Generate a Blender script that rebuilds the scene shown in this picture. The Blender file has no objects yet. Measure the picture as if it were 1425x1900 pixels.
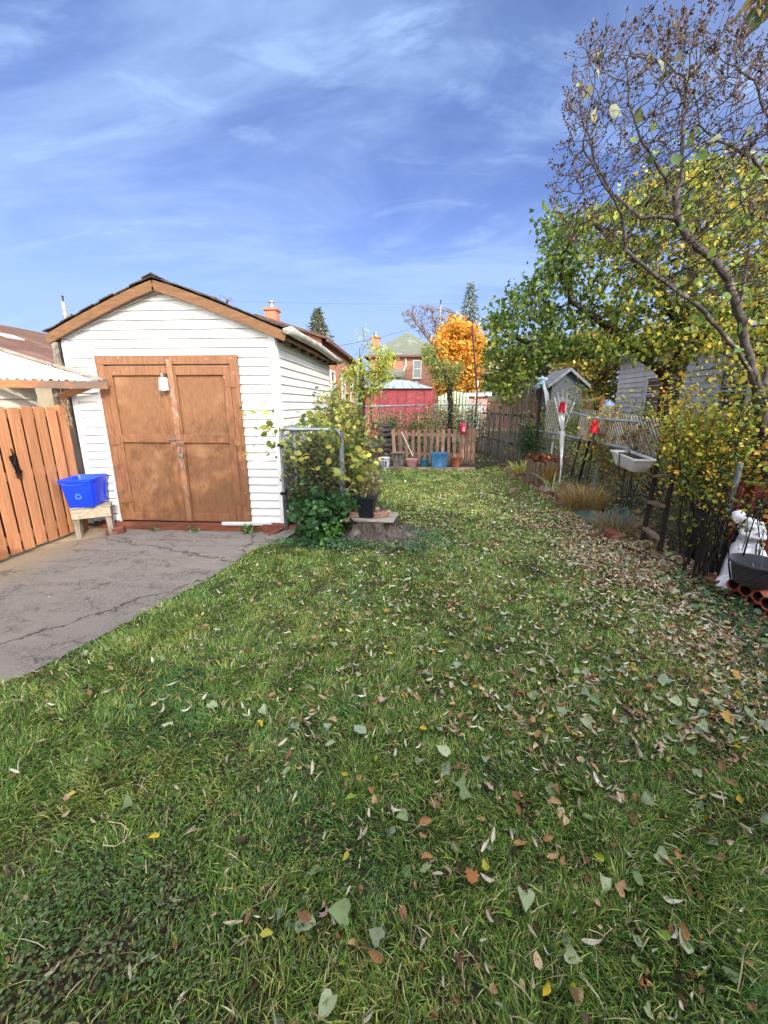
import bpy, math, random
import numpy as np
from math import radians as R, sin, cos, pi, tan, atan
from mathutils import Vector

random.seed(7)
rng = np.random.default_rng(7)
S = bpy.context.scene
COL = S.collection

# ------------------------------------------------------------------ camera
FPX, CAMH, PITCH, YAW = 760.0, 1.6, atan(200 / 760.0), R(3.7)
cd = bpy.data.cameras.new('camera')
cam = bpy.data.objects.new('camera', cd)
COL.objects.link(cam)
cam.location = (0, 0, CAMH)
cam.rotation_euler = (pi / 2 - PITCH, 0, YAW)
cd.sensor_fit = 'VERTICAL'
cd.sensor_height = 24
cd.lens = FPX / 1900 * 24
cd.clip_start = 0.05
cd.clip_end = 600
S.camera = cam

# ------------------------------------------------------------------ light
SUN_EL, SUN_AZ = R(27), R(30)            # azimuth measured from -Y (behind the camera) towards +X
sdir = Vector((sin(SUN_AZ) * cos(SUN_EL), -cos(SUN_AZ) * cos(SUN_EL), sin(SUN_EL)))
ld = bpy.data.lights.new('sun', 'SUN')
ld.energy = 2.3
ld.angle = R(0.5)
ld.color = (1.0, 0.93, 0.83)
sun = bpy.data.objects.new('sun', ld)
COL.objects.link(sun)
sun.rotation_euler = (-sdir).to_track_quat('-Z', 'Y').to_euler()
sun.location = (6, -10, 12)

W = bpy.data.worlds.new('World')
S.world = W
W.use_nodes = True
nt = W.node_tree
for n in list(nt.nodes):
    nt.nodes.remove(n)


def N(nt, t, **kw):
    n = nt.nodes.new(t)
    for k, v in kw.items():
        setattr(n, k, v)
    return n


out = N(nt, 'ShaderNodeOutputWorld')
bg = N(nt, 'ShaderNodeBackground')
bg.inputs['Strength'].default_value = 0.15
sky = N(nt, 'ShaderNodeTexSky', sky_type='NISHITA', sun_disc=False)
sky.sun_elevation = SUN_EL
sky.sun_rotation = pi - SUN_AZ
sky.air_density = 1.0
sky.dust_density = 0.3
sky.ozone_density = 1.6
tc = N(nt, 'ShaderNodeTexCoord')
sep = N(nt, 'ShaderNodeSeparateXYZ')
nt.links.new(tc.outputs['Generated'], sep.inputs[0])
mx = N(nt, 'ShaderNodeMath', operation='MAXIMUM')
mx.inputs[1].default_value = 0.0
nt.links.new(sep.outputs['Z'], mx.inputs[0])
ad = N(nt, 'ShaderNodeMath', operation='ADD')
ad.inputs[1].default_value = 0.22
nt.links.new(mx.outputs[0], ad.inputs[0])
dv = N(nt, 'ShaderNodeVectorMath', operation='DIVIDE')
nt.links.new(tc.outputs['Generated'], dv.inputs[0])
nt.links.new(ad.outputs[0], dv.inputs[1])


def cloud_layer(scale, rot, stretch, lo, hi, detail, dist, seed):
    mp = N(nt, 'ShaderNodeMapping')
    mp.inputs['Rotation'].default_value = (0, 0, rot)
    mp.inputs['Scale'].default_value = (scale, scale * stretch, 0)
    mp.inputs['Location'].default_value = (seed, seed * 0.7, 0)
    nt.links.new(dv.outputs[0], mp.inputs[0])
    no = N(nt, 'ShaderNodeTexNoise')
    no.inputs['Scale'].default_value = 1.0
    no.inputs['Detail'].default_value = detail
    no.inputs['Roughness'].default_value = 0.6
    no.inputs['Distortion'].default_value = dist
    nt.links.new(mp.outputs[0], no.inputs[0])
    mr = N(nt, 'ShaderNodeMapRange', interpolation_type='SMOOTHSTEP')
    mr.inputs['From Min'].default_value = lo
    mr.inputs['From Max'].default_value = hi
    nt.links.new(no.outputs[0], mr.inputs[0])
    return mr.outputs[0]


c1 = cloud_layer(0.75, R(-24), 2.6, 0.38, 0.72, 6, 0.7, 3.1)
c2 = cloud_layer(2.0, R(-38), 2.6, 0.52, 0.80, 7, 1.1, 8.3)
s1 = N(nt, 'ShaderNodeMath', operation='MULTIPLY')
s1.inputs[1].default_value = 0.75
nt.links.new(c1, s1.inputs[0])
s2 = N(nt, 'ShaderNodeMath', operation='MULTIPLY_ADD')
s2.inputs[1].default_value = 0.6
nt.links.new(c2, s2.inputs[0])
nt.links.new(s1.outputs[0], s2.inputs[2])
hzc = N(nt, 'ShaderNodeMapRange', interpolation_type='SMOOTHSTEP')
hzc.inputs['From Min'].default_value = 0.0
hzc.inputs['From Max'].default_value = 0.42
hzc.inputs['To Min'].default_value = 0.9
hzc.inputs['To Max'].default_value = 0.12
nt.links.new(sep.outputs['Z'], hzc.inputs[0])
s3 = N(nt, 'ShaderNodeMath', operation='ADD', use_clamp=True)
nt.links.new(s2.outputs[0], s3.inputs[0])
nt.links.new(hzc.outputs[0], s3.inputs[1])
s2 = s3
tint = N(nt, 'ShaderNodeMix', data_type='RGBA', blend_type='MULTIPLY')
tint.inputs['Factor'].default_value = 1.0
tint.inputs[7].default_value = (1.22, 1.02, 1.12, 1)
nt.links.new(sky.outputs[0], tint.inputs[6])
mixc = N(nt, 'ShaderNodeMix', data_type='RGBA')
mixc.inputs[7].default_value = (4.9, 5.5, 6.5, 1)
nt.links.new(s2.outputs[0], mixc.inputs['Factor'])
nt.links.new(tint.outputs[2], mixc.inputs[6])
# added ramp: sky dimmed ahead, boosted warm behind the camera to fill shade
dt = N(nt, 'ShaderNodeVectorMath', operation='DOT_PRODUCT')
nt.links.new(tc.outputs['Generated'], dt.inputs[0])
dt.inputs[1].default_value = tuple(sdir)
rp = N(nt, 'ShaderNodeValToRGB')
mr_ = N(nt, 'ShaderNodeMapRange')
mr_.inputs['From Min'].default_value = -1
mr_.inputs['From Max'].default_value = 1
nt.links.new(dt.outputs['Value'], mr_.inputs[0])
nt.links.new(mr_.outputs[0], rp.inputs[0])
e = rp.color_ramp.elements
e[0].position, e[0].color = 0.0, (.045, .058, .083, 1)
e[1].position, e[1].color = 1.0, (1.0, .9, .70, 1)
for p_, c_ in ((.36, (.045, .058, .083, 1)), (.5, (.064, .074, .096, 1)), (.66, (.33, .30, .24, 1)), (.78, (.62, .55, .42, 1))):
    k_ = e.new(p_)
    k_.color = c_
sc_ = N(nt, 'ShaderNodeMix', data_type='RGBA', blend_type='MULTIPLY')
sc_.inputs['Factor'].default_value = 1.0
nt.links.new(mixc.outputs[2], sc_.inputs[6])
nt.links.new(rp.outputs[0], sc_.inputs[7])
gain = N(nt, 'ShaderNodeVectorMath', operation='SCALE')
gain.inputs['Scale'].default_value = 6.0
el_ = N(nt, 'ShaderNodeMapRange')
el_.inputs['From Min'].default_value = -.02
el_.inputs['From Max'].default_value = .4
el_.inputs['To Min'].default_value = 1.2
nt.links.new(sep.outputs['Z'], el_.inputs[0])
hz_ = N(nt, 'ShaderNodeVectorMath', operation='SCALE')
nt.links.new(sc_.outputs[2], hz_.inputs[0])
nt.links.new(el_.outputs[0], hz_.inputs['Scale'])
nt.links.new(hz_.outputs[0], gain.inputs[0])
nt.links.new(gain.outputs[0], bg.inputs['Color'])
nt.links.new(bg.outputs[0], out.inputs[0])

S.view_settings.view_transform = 'Standard'
S.view_settings.look = 'None'
S.view_settings.exposure = 1.12
S.view_settings.gamma = 1
S.render.engine = 'CYCLES'
S.cycles.max_bounces = 6
S.cycles.transparent_max_bounces = 8
S.cycles.sample_clamp_indirect = 6

# ------------------------------------------------------------------ pixel (of the 1425 x 1900 photo) -> world point
_F = np.array([-sin(YAW) * cos(PITCH), cos(YAW) * cos(PITCH), -sin(PITCH)])
_R = np.array([cos(YAW), sin(YAW), 0.0])
_U = np.cross(_R, _F)
_O = np.array([0, 0, CAMH])


def ray(u, v):
    return _F + (u - 712.5) / FPX * _R - (v - 950) / FPX * _U


def gp(u, v, z=0.0):
    d = ray(u, v)
    return _O + d * (z - CAMH) / d[2]


def py(u, v, Y):
    d = ray(u, v)
    return _O + d * Y / d[1]


def px(u, v, X):
    d = ray(u, v)
    return _O + d * X / d[0]


# ------------------------------------------------------------------ materials
def lin(c):
    if isinstance(c, str):
        c = [int(c[i:i + 2], 16) / 255 for i in (1, 3, 5)]
        c = [x / 12.92 if x <= 0.04045 else ((x + 0.055) / 1.055) ** 2.4 for x in c]
    return tuple(c[:3]) + (1.0,)


MATS = {}


def mat(name, c1, c2=None, scale=8, rough=0.8, bump=0.0, bscale=None, stretch=(1, 1, 1), metal=0.0, spec=0.3,
        c3=None, scale3=2.0, lo=0.35, hi=0.65, lo3=0.55, hi3=0.7, detail=6, rnd=0.0, coat=0.0):
    """two colours mixed by stretched noise, a third in patches, and a bump"""
    if name in MATS:
        return MATS[name]
    m = bpy.data.materials.new(name)
    m.use_nodes = True
    t = m.node_tree
    b = t.nodes['Principled BSDF']
    b.inputs['Roughness'].default_value = rough
    b.inputs['Metallic'].default_value = metal
    b.inputs['Specular IOR Level'].default_value = spec
    b.inputs['Coat Weight'].default_value = coat
    tcn = N(t, 'ShaderNodeTexCoord')
    mp = N(t, 'ShaderNodeMapping')
    mp.inputs['Scale'].default_value = stretch
    t.links.new(tcn.outputs['Object'], mp.inputs[0])
    col = None
    c1 = lin(c1)
    c2 = lin(c2) if c2 else tuple(x * 0.8 for x in c1[:3]) + (1,)
    no = N(t, 'ShaderNodeTexNoise')
    no.inputs['Scale'].default_value = scale
    no.inputs['Detail'].default_value = detail
    no.inputs['Roughness'].default_value = 0.6
    t.links.new(mp.outputs[0], no.inputs[0])
    mr = N(t, 'ShaderNodeMapRange')
    mr.inputs['From Min'].default_value = lo
    mr.inputs['From Max'].default_value = hi
    t.links.new(no.outputs[0], mr.inputs[0])
    mi = N(t, 'ShaderNodeMix', data_type='RGBA')
    mi.inputs[6].default_value = c1
    mi.inputs[7].default_value = c2
    t.links.new(mr.outputs[0], mi.inputs['Factor'])
    col = mi.outputs[2]
    if c3:
        n3 = N(t, 'ShaderNodeTexNoise')
        n3.inputs['Scale'].default_value = scale3
        n3.inputs['Detail'].default_value = 5
        t.links.new(tcn.outputs['Object'], n3.inputs[0])
        m3 = N(t, 'ShaderNodeMapRange')
        m3.inputs['From Min'].default_value = lo3
        m3.inputs['From Max'].default_value = hi3
        t.links.new(n3.outputs[0], m3.inputs[0])
        x3 = N(t, 'ShaderNodeMix', data_type='RGBA')
        x3.inputs[7].default_value = lin(c3)
        t.links.new(col, x3.inputs[6])
        t.links.new(m3.outputs[0], x3.inputs['Factor'])
        col = x3.outputs[2]
    if rnd:
        at = N(t, 'ShaderNodeAttribute', attribute_name='v')
        mm = N(t, 'ShaderNodeMath', operation='MULTIPLY_ADD')
        mm.inputs[1].default_value = rnd
        mm.inputs[2].default_value = 1 - rnd / 2
        t.links.new(at.outputs['Fac'], mm.inputs[0])
        vm = N(t, 'ShaderNodeVectorMath', operation='SCALE')
        t.links.new(col, vm.inputs[0])
        t.links.new(mm.outputs[0], vm.inputs['Scale'])
        col = vm.outputs[0]
    t.links.new(col, b.inputs['Base Color'])
    if bump:
        bn = N(t, 'ShaderNodeTexNoise')
        bn.inputs['Scale'].default_value = bscale or scale * 3
        bn.inputs['Detail'].default_value = 8
        t.links.new(mp.outputs[0], bn.inputs[0])
        bu = N(t, 'ShaderNodeBump')
        bu.inputs['Strength'].default_value = bump
        bu.inputs['Distance'].default_value = 0.02
        t.links.new(bn.outputs[0], bu.inputs['Height'])
        t.links.new(bu.outputs[0], b.inputs['Normal'])
    MATS[name] = m
    return m


def leafmat(name, rough=0.55, trans=0.3, spec=0.3):
    """foliage: colour from the mesh's own colour attribute, thin and partly translucent"""
    if name in MATS:
        return MATS[name]
    m = bpy.data.materials.new(name)
    m.use_nodes = True
    t = m.node_tree
    b = t.nodes['Principled BSDF']
    o = t.nodes['Material Output']
    b.inputs['Roughness'].default_value = rough
    b.inputs['Specular IOR Level'].default_value = spec
    at = N(t, 'ShaderNodeAttribute', attribute_name='Col')
    t.links.new(at.outputs['Color'], b.inputs['Base Color'])
    if trans:
        tr = N(t, 'ShaderNodeBsdfTranslucent')
        t.links.new(at.outputs['Color'], tr.inputs['Color'])
        ms = N(t, 'ShaderNodeMixShader')
        ms.inputs[0].default_value = trans
        t.links.new(b.outputs[0], ms.inputs[1])
        t.links.new(tr.outputs[0], ms.inputs[2])
        t.links.new(ms.outputs[0], o.inputs[0])
    MATS[name] = m
    return m


def brickmat(name, ca, cb, mortar, scale=1.0, rot=(R(90), 0, 0)):
    if name in MATS:
        return MATS[name]
    m = bpy.data.materials.new(name)
    m.use_nodes = True
    t = m.node_tree
    b = t.nodes['Principled BSDF']
    b.inputs['Roughness'].default_value = 0.9
    tcn = N(t, 'ShaderNodeTexCoord')
    sp = N(t, 'ShaderNodeSeparateXYZ')
    t.links.new(tcn.outputs['Object'], sp.inputs[0])
    a = N(t, 'ShaderNodeMath', operation='ADD')
    t.links.new(sp.outputs[0], a.inputs[0])
    t.links.new(sp.outputs[1], a.inputs[1])
    cb_ = N(t, 'ShaderNodeCombineXYZ')
    t.links.new(a.outputs[0], cb_.inputs[0])
    t.links.new(sp.outputs[2], cb_.inputs[1])
    br = N(t, 'ShaderNodeTexBrick')
    br.inputs['Scale'].default_value = scale
    br.inputs['Brick Width'].default_value = 0.21
    br.inputs['Row Height'].default_value = 0.075
    br.inputs['Mortar Size'].default_value = 0.008
    br.inputs['Color1'].default_value = lin(ca)
    br.inputs['Color2'].default_value = lin(cb)
    br.inputs['Mortar'].default_value = lin(mortar)
    t.links.new(cb_.outputs[0], br.inputs[0])
    t.links.new(br.outputs[0], b.inputs['Base Color'])
    MATS[name] = m
    return m


# ------------------------------------------------------------------ object helpers
WLOC = {}


def tag(o, label=None, cat=None, group=None, kind=None):
    for k, v in (('label', label), ('category', cat), ('group', group), ('kind', kind)):
        if v:
            o[k] = v
    return o


def thing(name, label, cat, loc=(0, 0, 0), group=None):
    o = bpy.data.objects.new(name, None)
    COL.objects.link(o)
    o.empty_display_size = 0.1
    o.location = tuple(loc)
    WLOC[o.name] = np.array(loc, float)
    return tag(o, label, cat, group)


def link(me, name, parent=None, m=None, org=None, smooth=False):
    o = bpy.data.objects.new(name, me)
    COL.objects.link(o)
    if parent is not None:
        o.parent = parent
        WLOC[o.name] = WLOC[parent.name]
    else:
        WLOC[o.name] = np.array(org if org is not None else (0, 0, 0), float)
        o.location = tuple(WLOC[o.name])
    if m:
        me.materials.append(m)
    if smooth:
        me.shade_smooth()
    return o


def rotm(rx=0, ry=0, rz=0):
    from mathutils import Euler
    return np.array(Euler((rx, ry, rz)).to_matrix())


class MB:
    def __init__(s):
        s.v, s.f, s.r = [], [], []

    def add(s, vs, fs):
        n = len(s.v)
        s.v += [tuple(map(float, p)) for p in vs]
        s.f += [tuple(i + n for i in f) for f in fs]
        rv = random.random()
        s.r += [rv] * len(vs)
        return s

    def box(s, c, d, rot=None, jit=0.0, taper=None):
        hx, hy, hz = d[0] / 2, d[1] / 2, d[2] / 2
        P = np.array([(x * hx, y * hy, z * hz) for z in (-1, 1) for y in (-1, 1) for x in (-1, 1)], float)
        if taper:
            P[:4, :2] *= taper
        if jit:
            P += (np.random.default_rng(len(s.v)).random((8, 3)) - .5) * jit
        if rot is not None:
            P = P @ (rot if isinstance(rot, np.ndarray) else rotm(*rot)).T
        P += np.array(c, float)
        return s.add(P, [(0, 2, 3, 1), (4, 5, 7, 6), (0, 1, 5, 4), (2, 6, 7, 3), (0, 4, 6, 2), (1, 3, 7, 5)])

    def bar(s, a, b, w, t, up=(0, 0, 1)):
        """a board from a to b, w wide along the side axis, t thick along up"""
        a, b = np.array(a, float), np.array(b, float)
        d = b - a
        L = np.linalg.norm(d)
        d /= L
        u = np.array(up, float)
        u -= d * (u @ d)
        u /= np.linalg.norm(u)
        sd = np.cross(d, u)
        rot = np.stack([sd, d, u], 1)
        return s.box((a + b) / 2, (w, L, t), rot)

    def quad(s, *p):
        return s.add(p, [tuple(range(len(p)))])

    def tube(s, pts, rad, n=8, cap=True):
        pts = [np.array(p, float) for p in pts]
        if not hasattr(rad, '__len__'):
            rad = [rad] * len(pts)
        V, Fc = [], []
        prev = None
        for i, p in enumerate(pts):
            d = pts[min(i + 1, len(pts) - 1)] - pts[max(i - 1, 0)]
            d /= (np.linalg.norm(d) + 1e-9)
            if prev is None:
                u = np.cross(d, (0, 0, 1) if abs(d[2]) < .9 else (1, 0, 0))
            else:
                u = prev - d * (prev @ d)
            u /= (np.linalg.norm(u) + 1e-9)
            prev = u
            w = np.cross(d, u)
            for k in range(n):
                a = 2 * pi * k / n
                V.append(p + rad[i] * (cos(a) * u + sin(a) * w))
        for i in range(len(pts) - 1):
            for k in range(n):
                k2 = (k + 1) % n
                Fc.append((i * n + k, i * n + k2, (i + 1) * n + k2, (i + 1) * n + k))
        if cap:
            Fc.append(tuple(range(n))[::-1])
            Fc.append(tuple((len(pts) - 1) * n + k for k in range(n)))
        return s.add(V, Fc)

    def lathe(s, prof, c, n=24, sx=1, sy=1, wob=0.0):
        V, Fc = [], []
        for j, (r, z) in enumerate(prof):
            for k in range(n):
                a = 2 * pi * k / n
                rr = r * (1 + wob * sin(3 * a + j) + wob * .7 * sin(7 * a + 2 * j))
                V.append((c[0] + rr * cos(a) * sx, c[1] + rr * sin(a) * sy, c[2] + z))
        for j in range(len(prof) - 1):
            for k in range(n):
                k2 = (k + 1) % n
                Fc.append((j * n + k, j * n + k2, (j + 1) * n + k2, (j + 1) * n + k))
        Fc.append(tuple(range(n))[::-1])
        Fc.append(tuple((len(prof) - 1) * n + k for k in range(n)))
        return s.add(V, Fc)

    def ball(s, c, r, n=10, m=7, rot=None):
        r = r if hasattr(r, '__len__') else (r, r, r)
        V, Fc = [], []
        for j in range(m + 1):
            ph = pi * j / m
            for k in range(n):
                a = 2 * pi * k / n
                V.append((r[0] * sin(ph) * cos(a), r[1] * sin(ph) * sin(a), r[2] * cos(ph)))
        V = np.array(V)
        if rot is not None:
            V = V @ rotm(*rot).T
        V += np.array(c, float)
        for j in range(m):
            for k in range(n):
                k2 = (k + 1) % n
                Fc.append((j * n + k, (j + 1) * n + k, (j + 1) * n + k2, j * n + k2))
        return s.add(V, Fc)

    def build(s, name, m, parent=None, smooth=False, bevel=0.0, org=None):
        me = bpy.data.meshes.new(name)
        base = WLOC[parent.name] if parent is not None else np.array(org if org is not None else (0, 0, 0), float)
        V = np.array(s.v) - base
        me.from_pydata([tuple(p) for p in V], [], s.f)
        at = me.attributes.new('v', 'FLOAT', 'POINT')
        at.data.foreach_set('value', np.array(s.r, np.float32))
        me.validate()
        o = link(me, name, parent, m, base, False)
        if smooth:
            me.shade_smooth()
            me.set_sharp_from_angle(angle=R(40))
        if bevel:
            md = o.modifiers.new('bevel', 'BEVEL')
            md.width = bevel
            md.segments = 1
            md.limit_method = 'ANGLE'
        return o


def npmesh(name, V, loops_per_face, nfaces_idx, m, parent=None, cols=None, org=None, smooth=False):
    """fast mesh: V (n,3), nfaces_idx (f,k) constant k"""
    base = WLOC[parent.name] if parent is not None else np.array(org if org is not None else (0, 0, 0), float)
    me = bpy.data.meshes.new(name)
    V = (V - base).astype(np.float32)
    me.vertices.add(len(V))
    me.vertices.foreach_set('co', V.ravel())
    Fi = nfaces_idx.astype(np.int32)
    k = Fi.shape[1]
    me.loops.add(Fi.size)
    me.loops.foreach_set('vertex_index', Fi.ravel())
    me.polygons.add(len(Fi))
    me.polygons.foreach_set('loop_start', np.arange(0, Fi.size, k, dtype=np.int32))
    me.polygons.foreach_set('loop_total', np.full(len(Fi), k, np.int32))
    if cols is not None:
        a = me.color_attributes.new('Col', 'FLOAT_COLOR', 'POINT')
        c4 = np.ones((len(V), 4), np.float32)
        c4[:, :3] = cols
        a.data.foreach_set('color', c4.ravel())
    me.update(calc_edges=True)
    return link(me, name, parent, m, base, smooth)


# value noise on the plane
_G = np.random.default_rng(3).random((128, 128))


def vnoise(x, y, sc=1.0, oc=3, seed=0):
    r = np.zeros(np.shape(x))
    amp, tot = 1.0, 0.0
    for o in range(oc):
        X = np.asarray(x) * sc * 2 ** o + 17.3 * o + seed * 7.1 + 500
        Y = np.asarray(y) * sc * 2 ** o + 5.7 * o + seed * 3.3 + 500
        xi, yi = np.floor(X).astype(int), np.floor(Y).astype(int)
        fx, fy = X - xi, Y - yi
        fx, fy = fx * fx * (3 - 2 * fx), fy * fy * (3 - 2 * fy)
        g = lambda a, b: _G[a % 128, b % 128]
        r += amp * ((g(xi, yi) * (1 - fx) + g(xi + 1, yi) * fx) * (1 - fy) + (g(xi, yi + 1) * (1 - fx) + g(xi + 1, yi + 1) * fx) * fy)
        tot += amp
        amp *= .5
    return r / tot


def inpoly(x, y, P):
    x, y = np.asarray(x), np.asarray(y)
    c = np.zeros(x.shape, bool)
    n = len(P)
    j = n - 1
    for i in range(n):
        xi, yi = P[i]
        xj, yj = P[j]
        c ^= ((yi > y) != (yj > y)) & (x < (xj - xi) * (y - yi) / (yj - yi + 1e-12) + xi)
        j = i
    return c


# leaf shapes: outline points (u across, v along) and a height profile
LSH = {
    'diamond': ([(0, 0), (.38, .45), (0, 1), (-.38, .45)], [(0, 1, 2, 3)]),
    'narrow': ([(0, 0), (.16, .45), (0, 1), (-.16, .45)], [(0, 1, 2, 3)]),
    'oval': ([(0, 0), (.3, .22), (.36, .5), (.2, .82), (0, 1), (-.2, .82), (-.36, .5), (-.3, .22)], [(0, 1, 2, 3, 4, 5, 6, 7)]),
}


def leaves(name, P, size, cols, m, parent=None, shape='diamond', droop=0.35, up=0.3, r=None, org=None, fold=0.25, dirs=None):
    """a cloud of leaves: each one outline quad folded along its midrib"""
    r = r or rng
    n = len(P)
    d = r.normal(size=(n, 3))
    d[:, 2] = d[:, 2] * .5 - droop
    if dirs is not None:
        d = dirs + .5 * r.normal(size=(n, 3))
    d /= np.linalg.norm(d, axis=1)[:, None]
    nn = r.normal(size=(n, 3))
    nn[:, 2] += up * 3
    s = np.cross(d, nn)
    s /= np.linalg.norm(s, axis=1)[:, None] + 1e-9
    nz = np.cross(s, d)
    sz = (np.asarray(size) * (0.6 + .8 * r.random(n)))[:, None]
    w = .38 if shape != 'narrow' else .16
    b = P
    m1 = P + d * sz * .45
    tip = P + d * sz - nz * sz * .12
    V = np.stack([b, m1 + s * sz * w + nz * sz * fold * w, tip, m1 - s * sz * w + nz * sz * fold * w], 1).reshape(-1, 3)
    if shape == 'oval':
        a1 = P + d * sz * .2
        a2 = P + d * sz * .65
        V = np.stack([b, a1 + s * sz * .3, a2 + s * sz * .34 + nz * sz * .06, tip, a2 - s * sz * .34 + nz * sz * .06, a1 - s * sz * .3], 1).reshape(-1, 3)
        k = 6
        base = np.arange(n)[:, None] * 6
        Fi = np.concatenate([base + np.array([[0, 1, 2, 3]]), base + np.array([[0, 3, 4, 5]])], 0)
    else:
        k = 4
        base = np.arange(n)[:, None] * 4
        Fi = np.concatenate([base + np.array([[0, 1, 2]]), base + np.array([[0, 2, 3]])], 0)
    C = np.repeat(cols, k, axis=0)
    return npmesh(name, V, None, Fi, m, parent, C, org)


def pal(n, colors, weights, r=None, var=.25, P=None, nsc=None):
    """n colours out of a palette of linear colours; clumped in space when P is given"""
    r = r or rng
    C = np.array([lin(c)[:3] for c in colors])
    w = np.cumsum(np.array(weights, float) / sum(weights))
    q = r.random(n)
    if P is not None:
        cl = vnoise(P[:, 0] + P[:, 2] * .7, P[:, 1] + P[:, 2], nsc or 1.5, 2)
        cl = (cl - cl.min()) / (np.ptp(cl) + 1e-9)
        q = np.clip(.5 * q + .5 * cl, 0, .9999)
        q = np.argsort(np.argsort(q)) / n
    i = np.minimum(np.searchsorted(w, q), len(C) - 1)
    return C[i] * (1 - var / 2 + var * r.random((n, 1)))


def segmesh(name, A, B, ra, rb, m, parent=None, sides=5, org=None, cols=None):
    A, B = np.asarray(A, float), np.asarray(B, float)
    d = B - A
    L = np.linalg.norm(d, axis=1)[:, None] + 1e-9
    d = d / L
    B = B + d * np.asarray(rb)[:, None] * .5
    ref = np.where(np.abs(d[:, 2:3]) < .9, np.array([[0, 0, 1.]]), np.array([[1., 0, 0]]))
    u = np.cross(d, ref)
    u /= np.linalg.norm(u, axis=1)[:, None]
    w = np.cross(d, u)
    V = []
    for (p, rr) in ((A, ra), (B, rb)):
        for k in range(sides):
            a = 2 * pi * k / sides
            V.append(p + np.asarray(rr)[:, None] * (cos(a) * u + sin(a) * w))
    V = np.stack(V, 1).reshape(-1, 3)
    n = len(A)
    base = np.arange(n)[:, None] * (2 * sides)
    Fi = np.concatenate([base + np.array([[k, (k + 1) % sides, sides + (k + 1) % sides, sides + k]]) for k in range(sides)], 0)
    C = np.repeat(cols, 2 * sides, axis=0) if cols is not None else None
    return npmesh(name, V, None, Fi, m, parent, C, org, smooth=True)


def colonize(nodes, par, att, step=.1, infl=1.0, kill=.18, iters=120, r=None, grav=0.0, jit=.15):
    """space colonisation: grow branch nodes towards the attraction points"""
    r = r or rng
    nodes = [np.array(p, float) for p in nodes]
    par = list(par)
    att = np.array(att)
    near_i = np.full(len(att), -1)
    near_d = np.full(len(att), 1e9)
    arr = np.array(nodes)
    D = np.linalg.norm(att[:, None] - arr[None], axis=2)
    near_i = D.argmin(1)
    near_d = D.min(1)
    alive = near_d > kill
    used = {}
    for it in range(iters):
        act = alive & (near_d < infl)
        if not act.any():
            infl *= 1.5
            if infl > 12 or not alive.any():
                break
            continue
        idx = np.where(act)[0]
        v = att[idx] - arr[near_i[idx]]
        v /= np.linalg.norm(v, axis=1)[:, None] + 1e-9
        acc = {}
        for k, q in enumerate(near_i[idx]):
            acc.setdefault(q, []).append(k)
        new, np_ = [], []
        for q, ks in acc.items():
            dsum = v[ks].sum(0)
            L = np.linalg.norm(dsum)
            if L < .1 * len(ks) or used.get(q, 0) > 3:
                alive[idx[ks[0]]] = False
                continue
            dd = dsum / L + r.normal(size=3) * jit
            dd[2] -= grav
            dd /= np.linalg.norm(dd)
            used[q] = used.get(q, 0) + 1
            new.append(arr[q] + dd * step)
            np_.append(q)
        if not new:
            break
        n0 = len(arr)
        new = np.array(new)
        arr = np.concatenate([arr, new])
        par += np_
        aidx = np.where(alive)[0]
        if len(aidx):
            Dn = np.linalg.norm(att[aidx][:, None] - new[None], axis=2)
            j = Dn.argmin(1)
            dmin = Dn[np.arange(len(aidx)), j]
            better = dmin < near_d[aidx]
            near_d[aidx[better]] = dmin[better]
            near_i[aidx[better]] = j[better] + n0
            alive[aidx[near_d[aidx] < kill]] = False
        if len(arr) > 9000:
            break
    return arr, np.array(par)


def radii(arr, par, tip=.003, p=2.4, base=None):
    n = len(arr)
    s = np.zeros(n)
    kids = np.zeros(n, int)
    for i in range(n - 1, 0, -1):
        if kids[i] == 0:
            s[i] += tip ** p
        s[par[i]] += s[i]
        kids[par[i]] += 1
    rr = np.maximum(s, tip ** p) ** (1 / p)
    if base:
        rr = tip + (rr - tip) * (base - tip) / (rr[0] - tip + 1e-9)
    return rr, kids


def sample_px(poly, n, Y0, Y1, r=None, fn=None):
    """points seen inside a photo outline, at distances Y0..Y1"""
    r = r or rng
    us = [p[0] for p in poly]
    vs = [p[1] for p in poly]
    outp = []
    while len(outp) < n:
        u = r.uniform(min(us), max(us), 4000)
        v = r.uniform(min(vs), max(vs), 4000)
        k = inpoly(u, v, poly)
        for a, b in zip(u[k], v[k]):
            outp.append(py(a, b, r.uniform(Y0, Y1)))
            if len(outp) >= n:
                break
    return np.array(outp)


# ================================================================== GROUND
M_soil = mat('soil', '#3a3327', '#57493a', 14, .95, .6, 40, c3='#4a5230', scale3=1.3)
M_lawn = mat('lawn_soil', '#33321f', '#4c402e', 30, .95, 1.0, 90, c3='#5c4f3a', scale3=1.7, lo3=.58, hi3=.7)
b = MB()
b.quad((-260, -120, 0), (260, -120, 0), (260, 420, 0), (-260, 420, 0))
tag(b.build('ground', M_lawn), kind='structure')

# driveway
edge_px = [(-60, 1312), (0, 1275), (60, 1250), (125, 1216), (190, 1182), (250, 1150), (320, 1112), (390, 1075), (432, 1048), (470, 1022), (500, 1012), (524, 1010)]
edge = [gp(u, v)[:2] for u, v in edge_px]
drive = [(-4.6, -8), (-1.75, -8), (-2.0, -2), (-2.2, 0.4)] + [(-2.5, 1.3)] + [tuple(p) for p in edge] + [(-1.62, 5.02), (-4.6, 5.02)]
m = bpy.data.materials.new('asphalt')
m.use_nodes = True
t = m.node_tree
bs = t.nodes['Principled BSDF']
bs.inputs['Roughness'].default_value = .9
tcn = N(t, 'ShaderNodeTexCoord')


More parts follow.
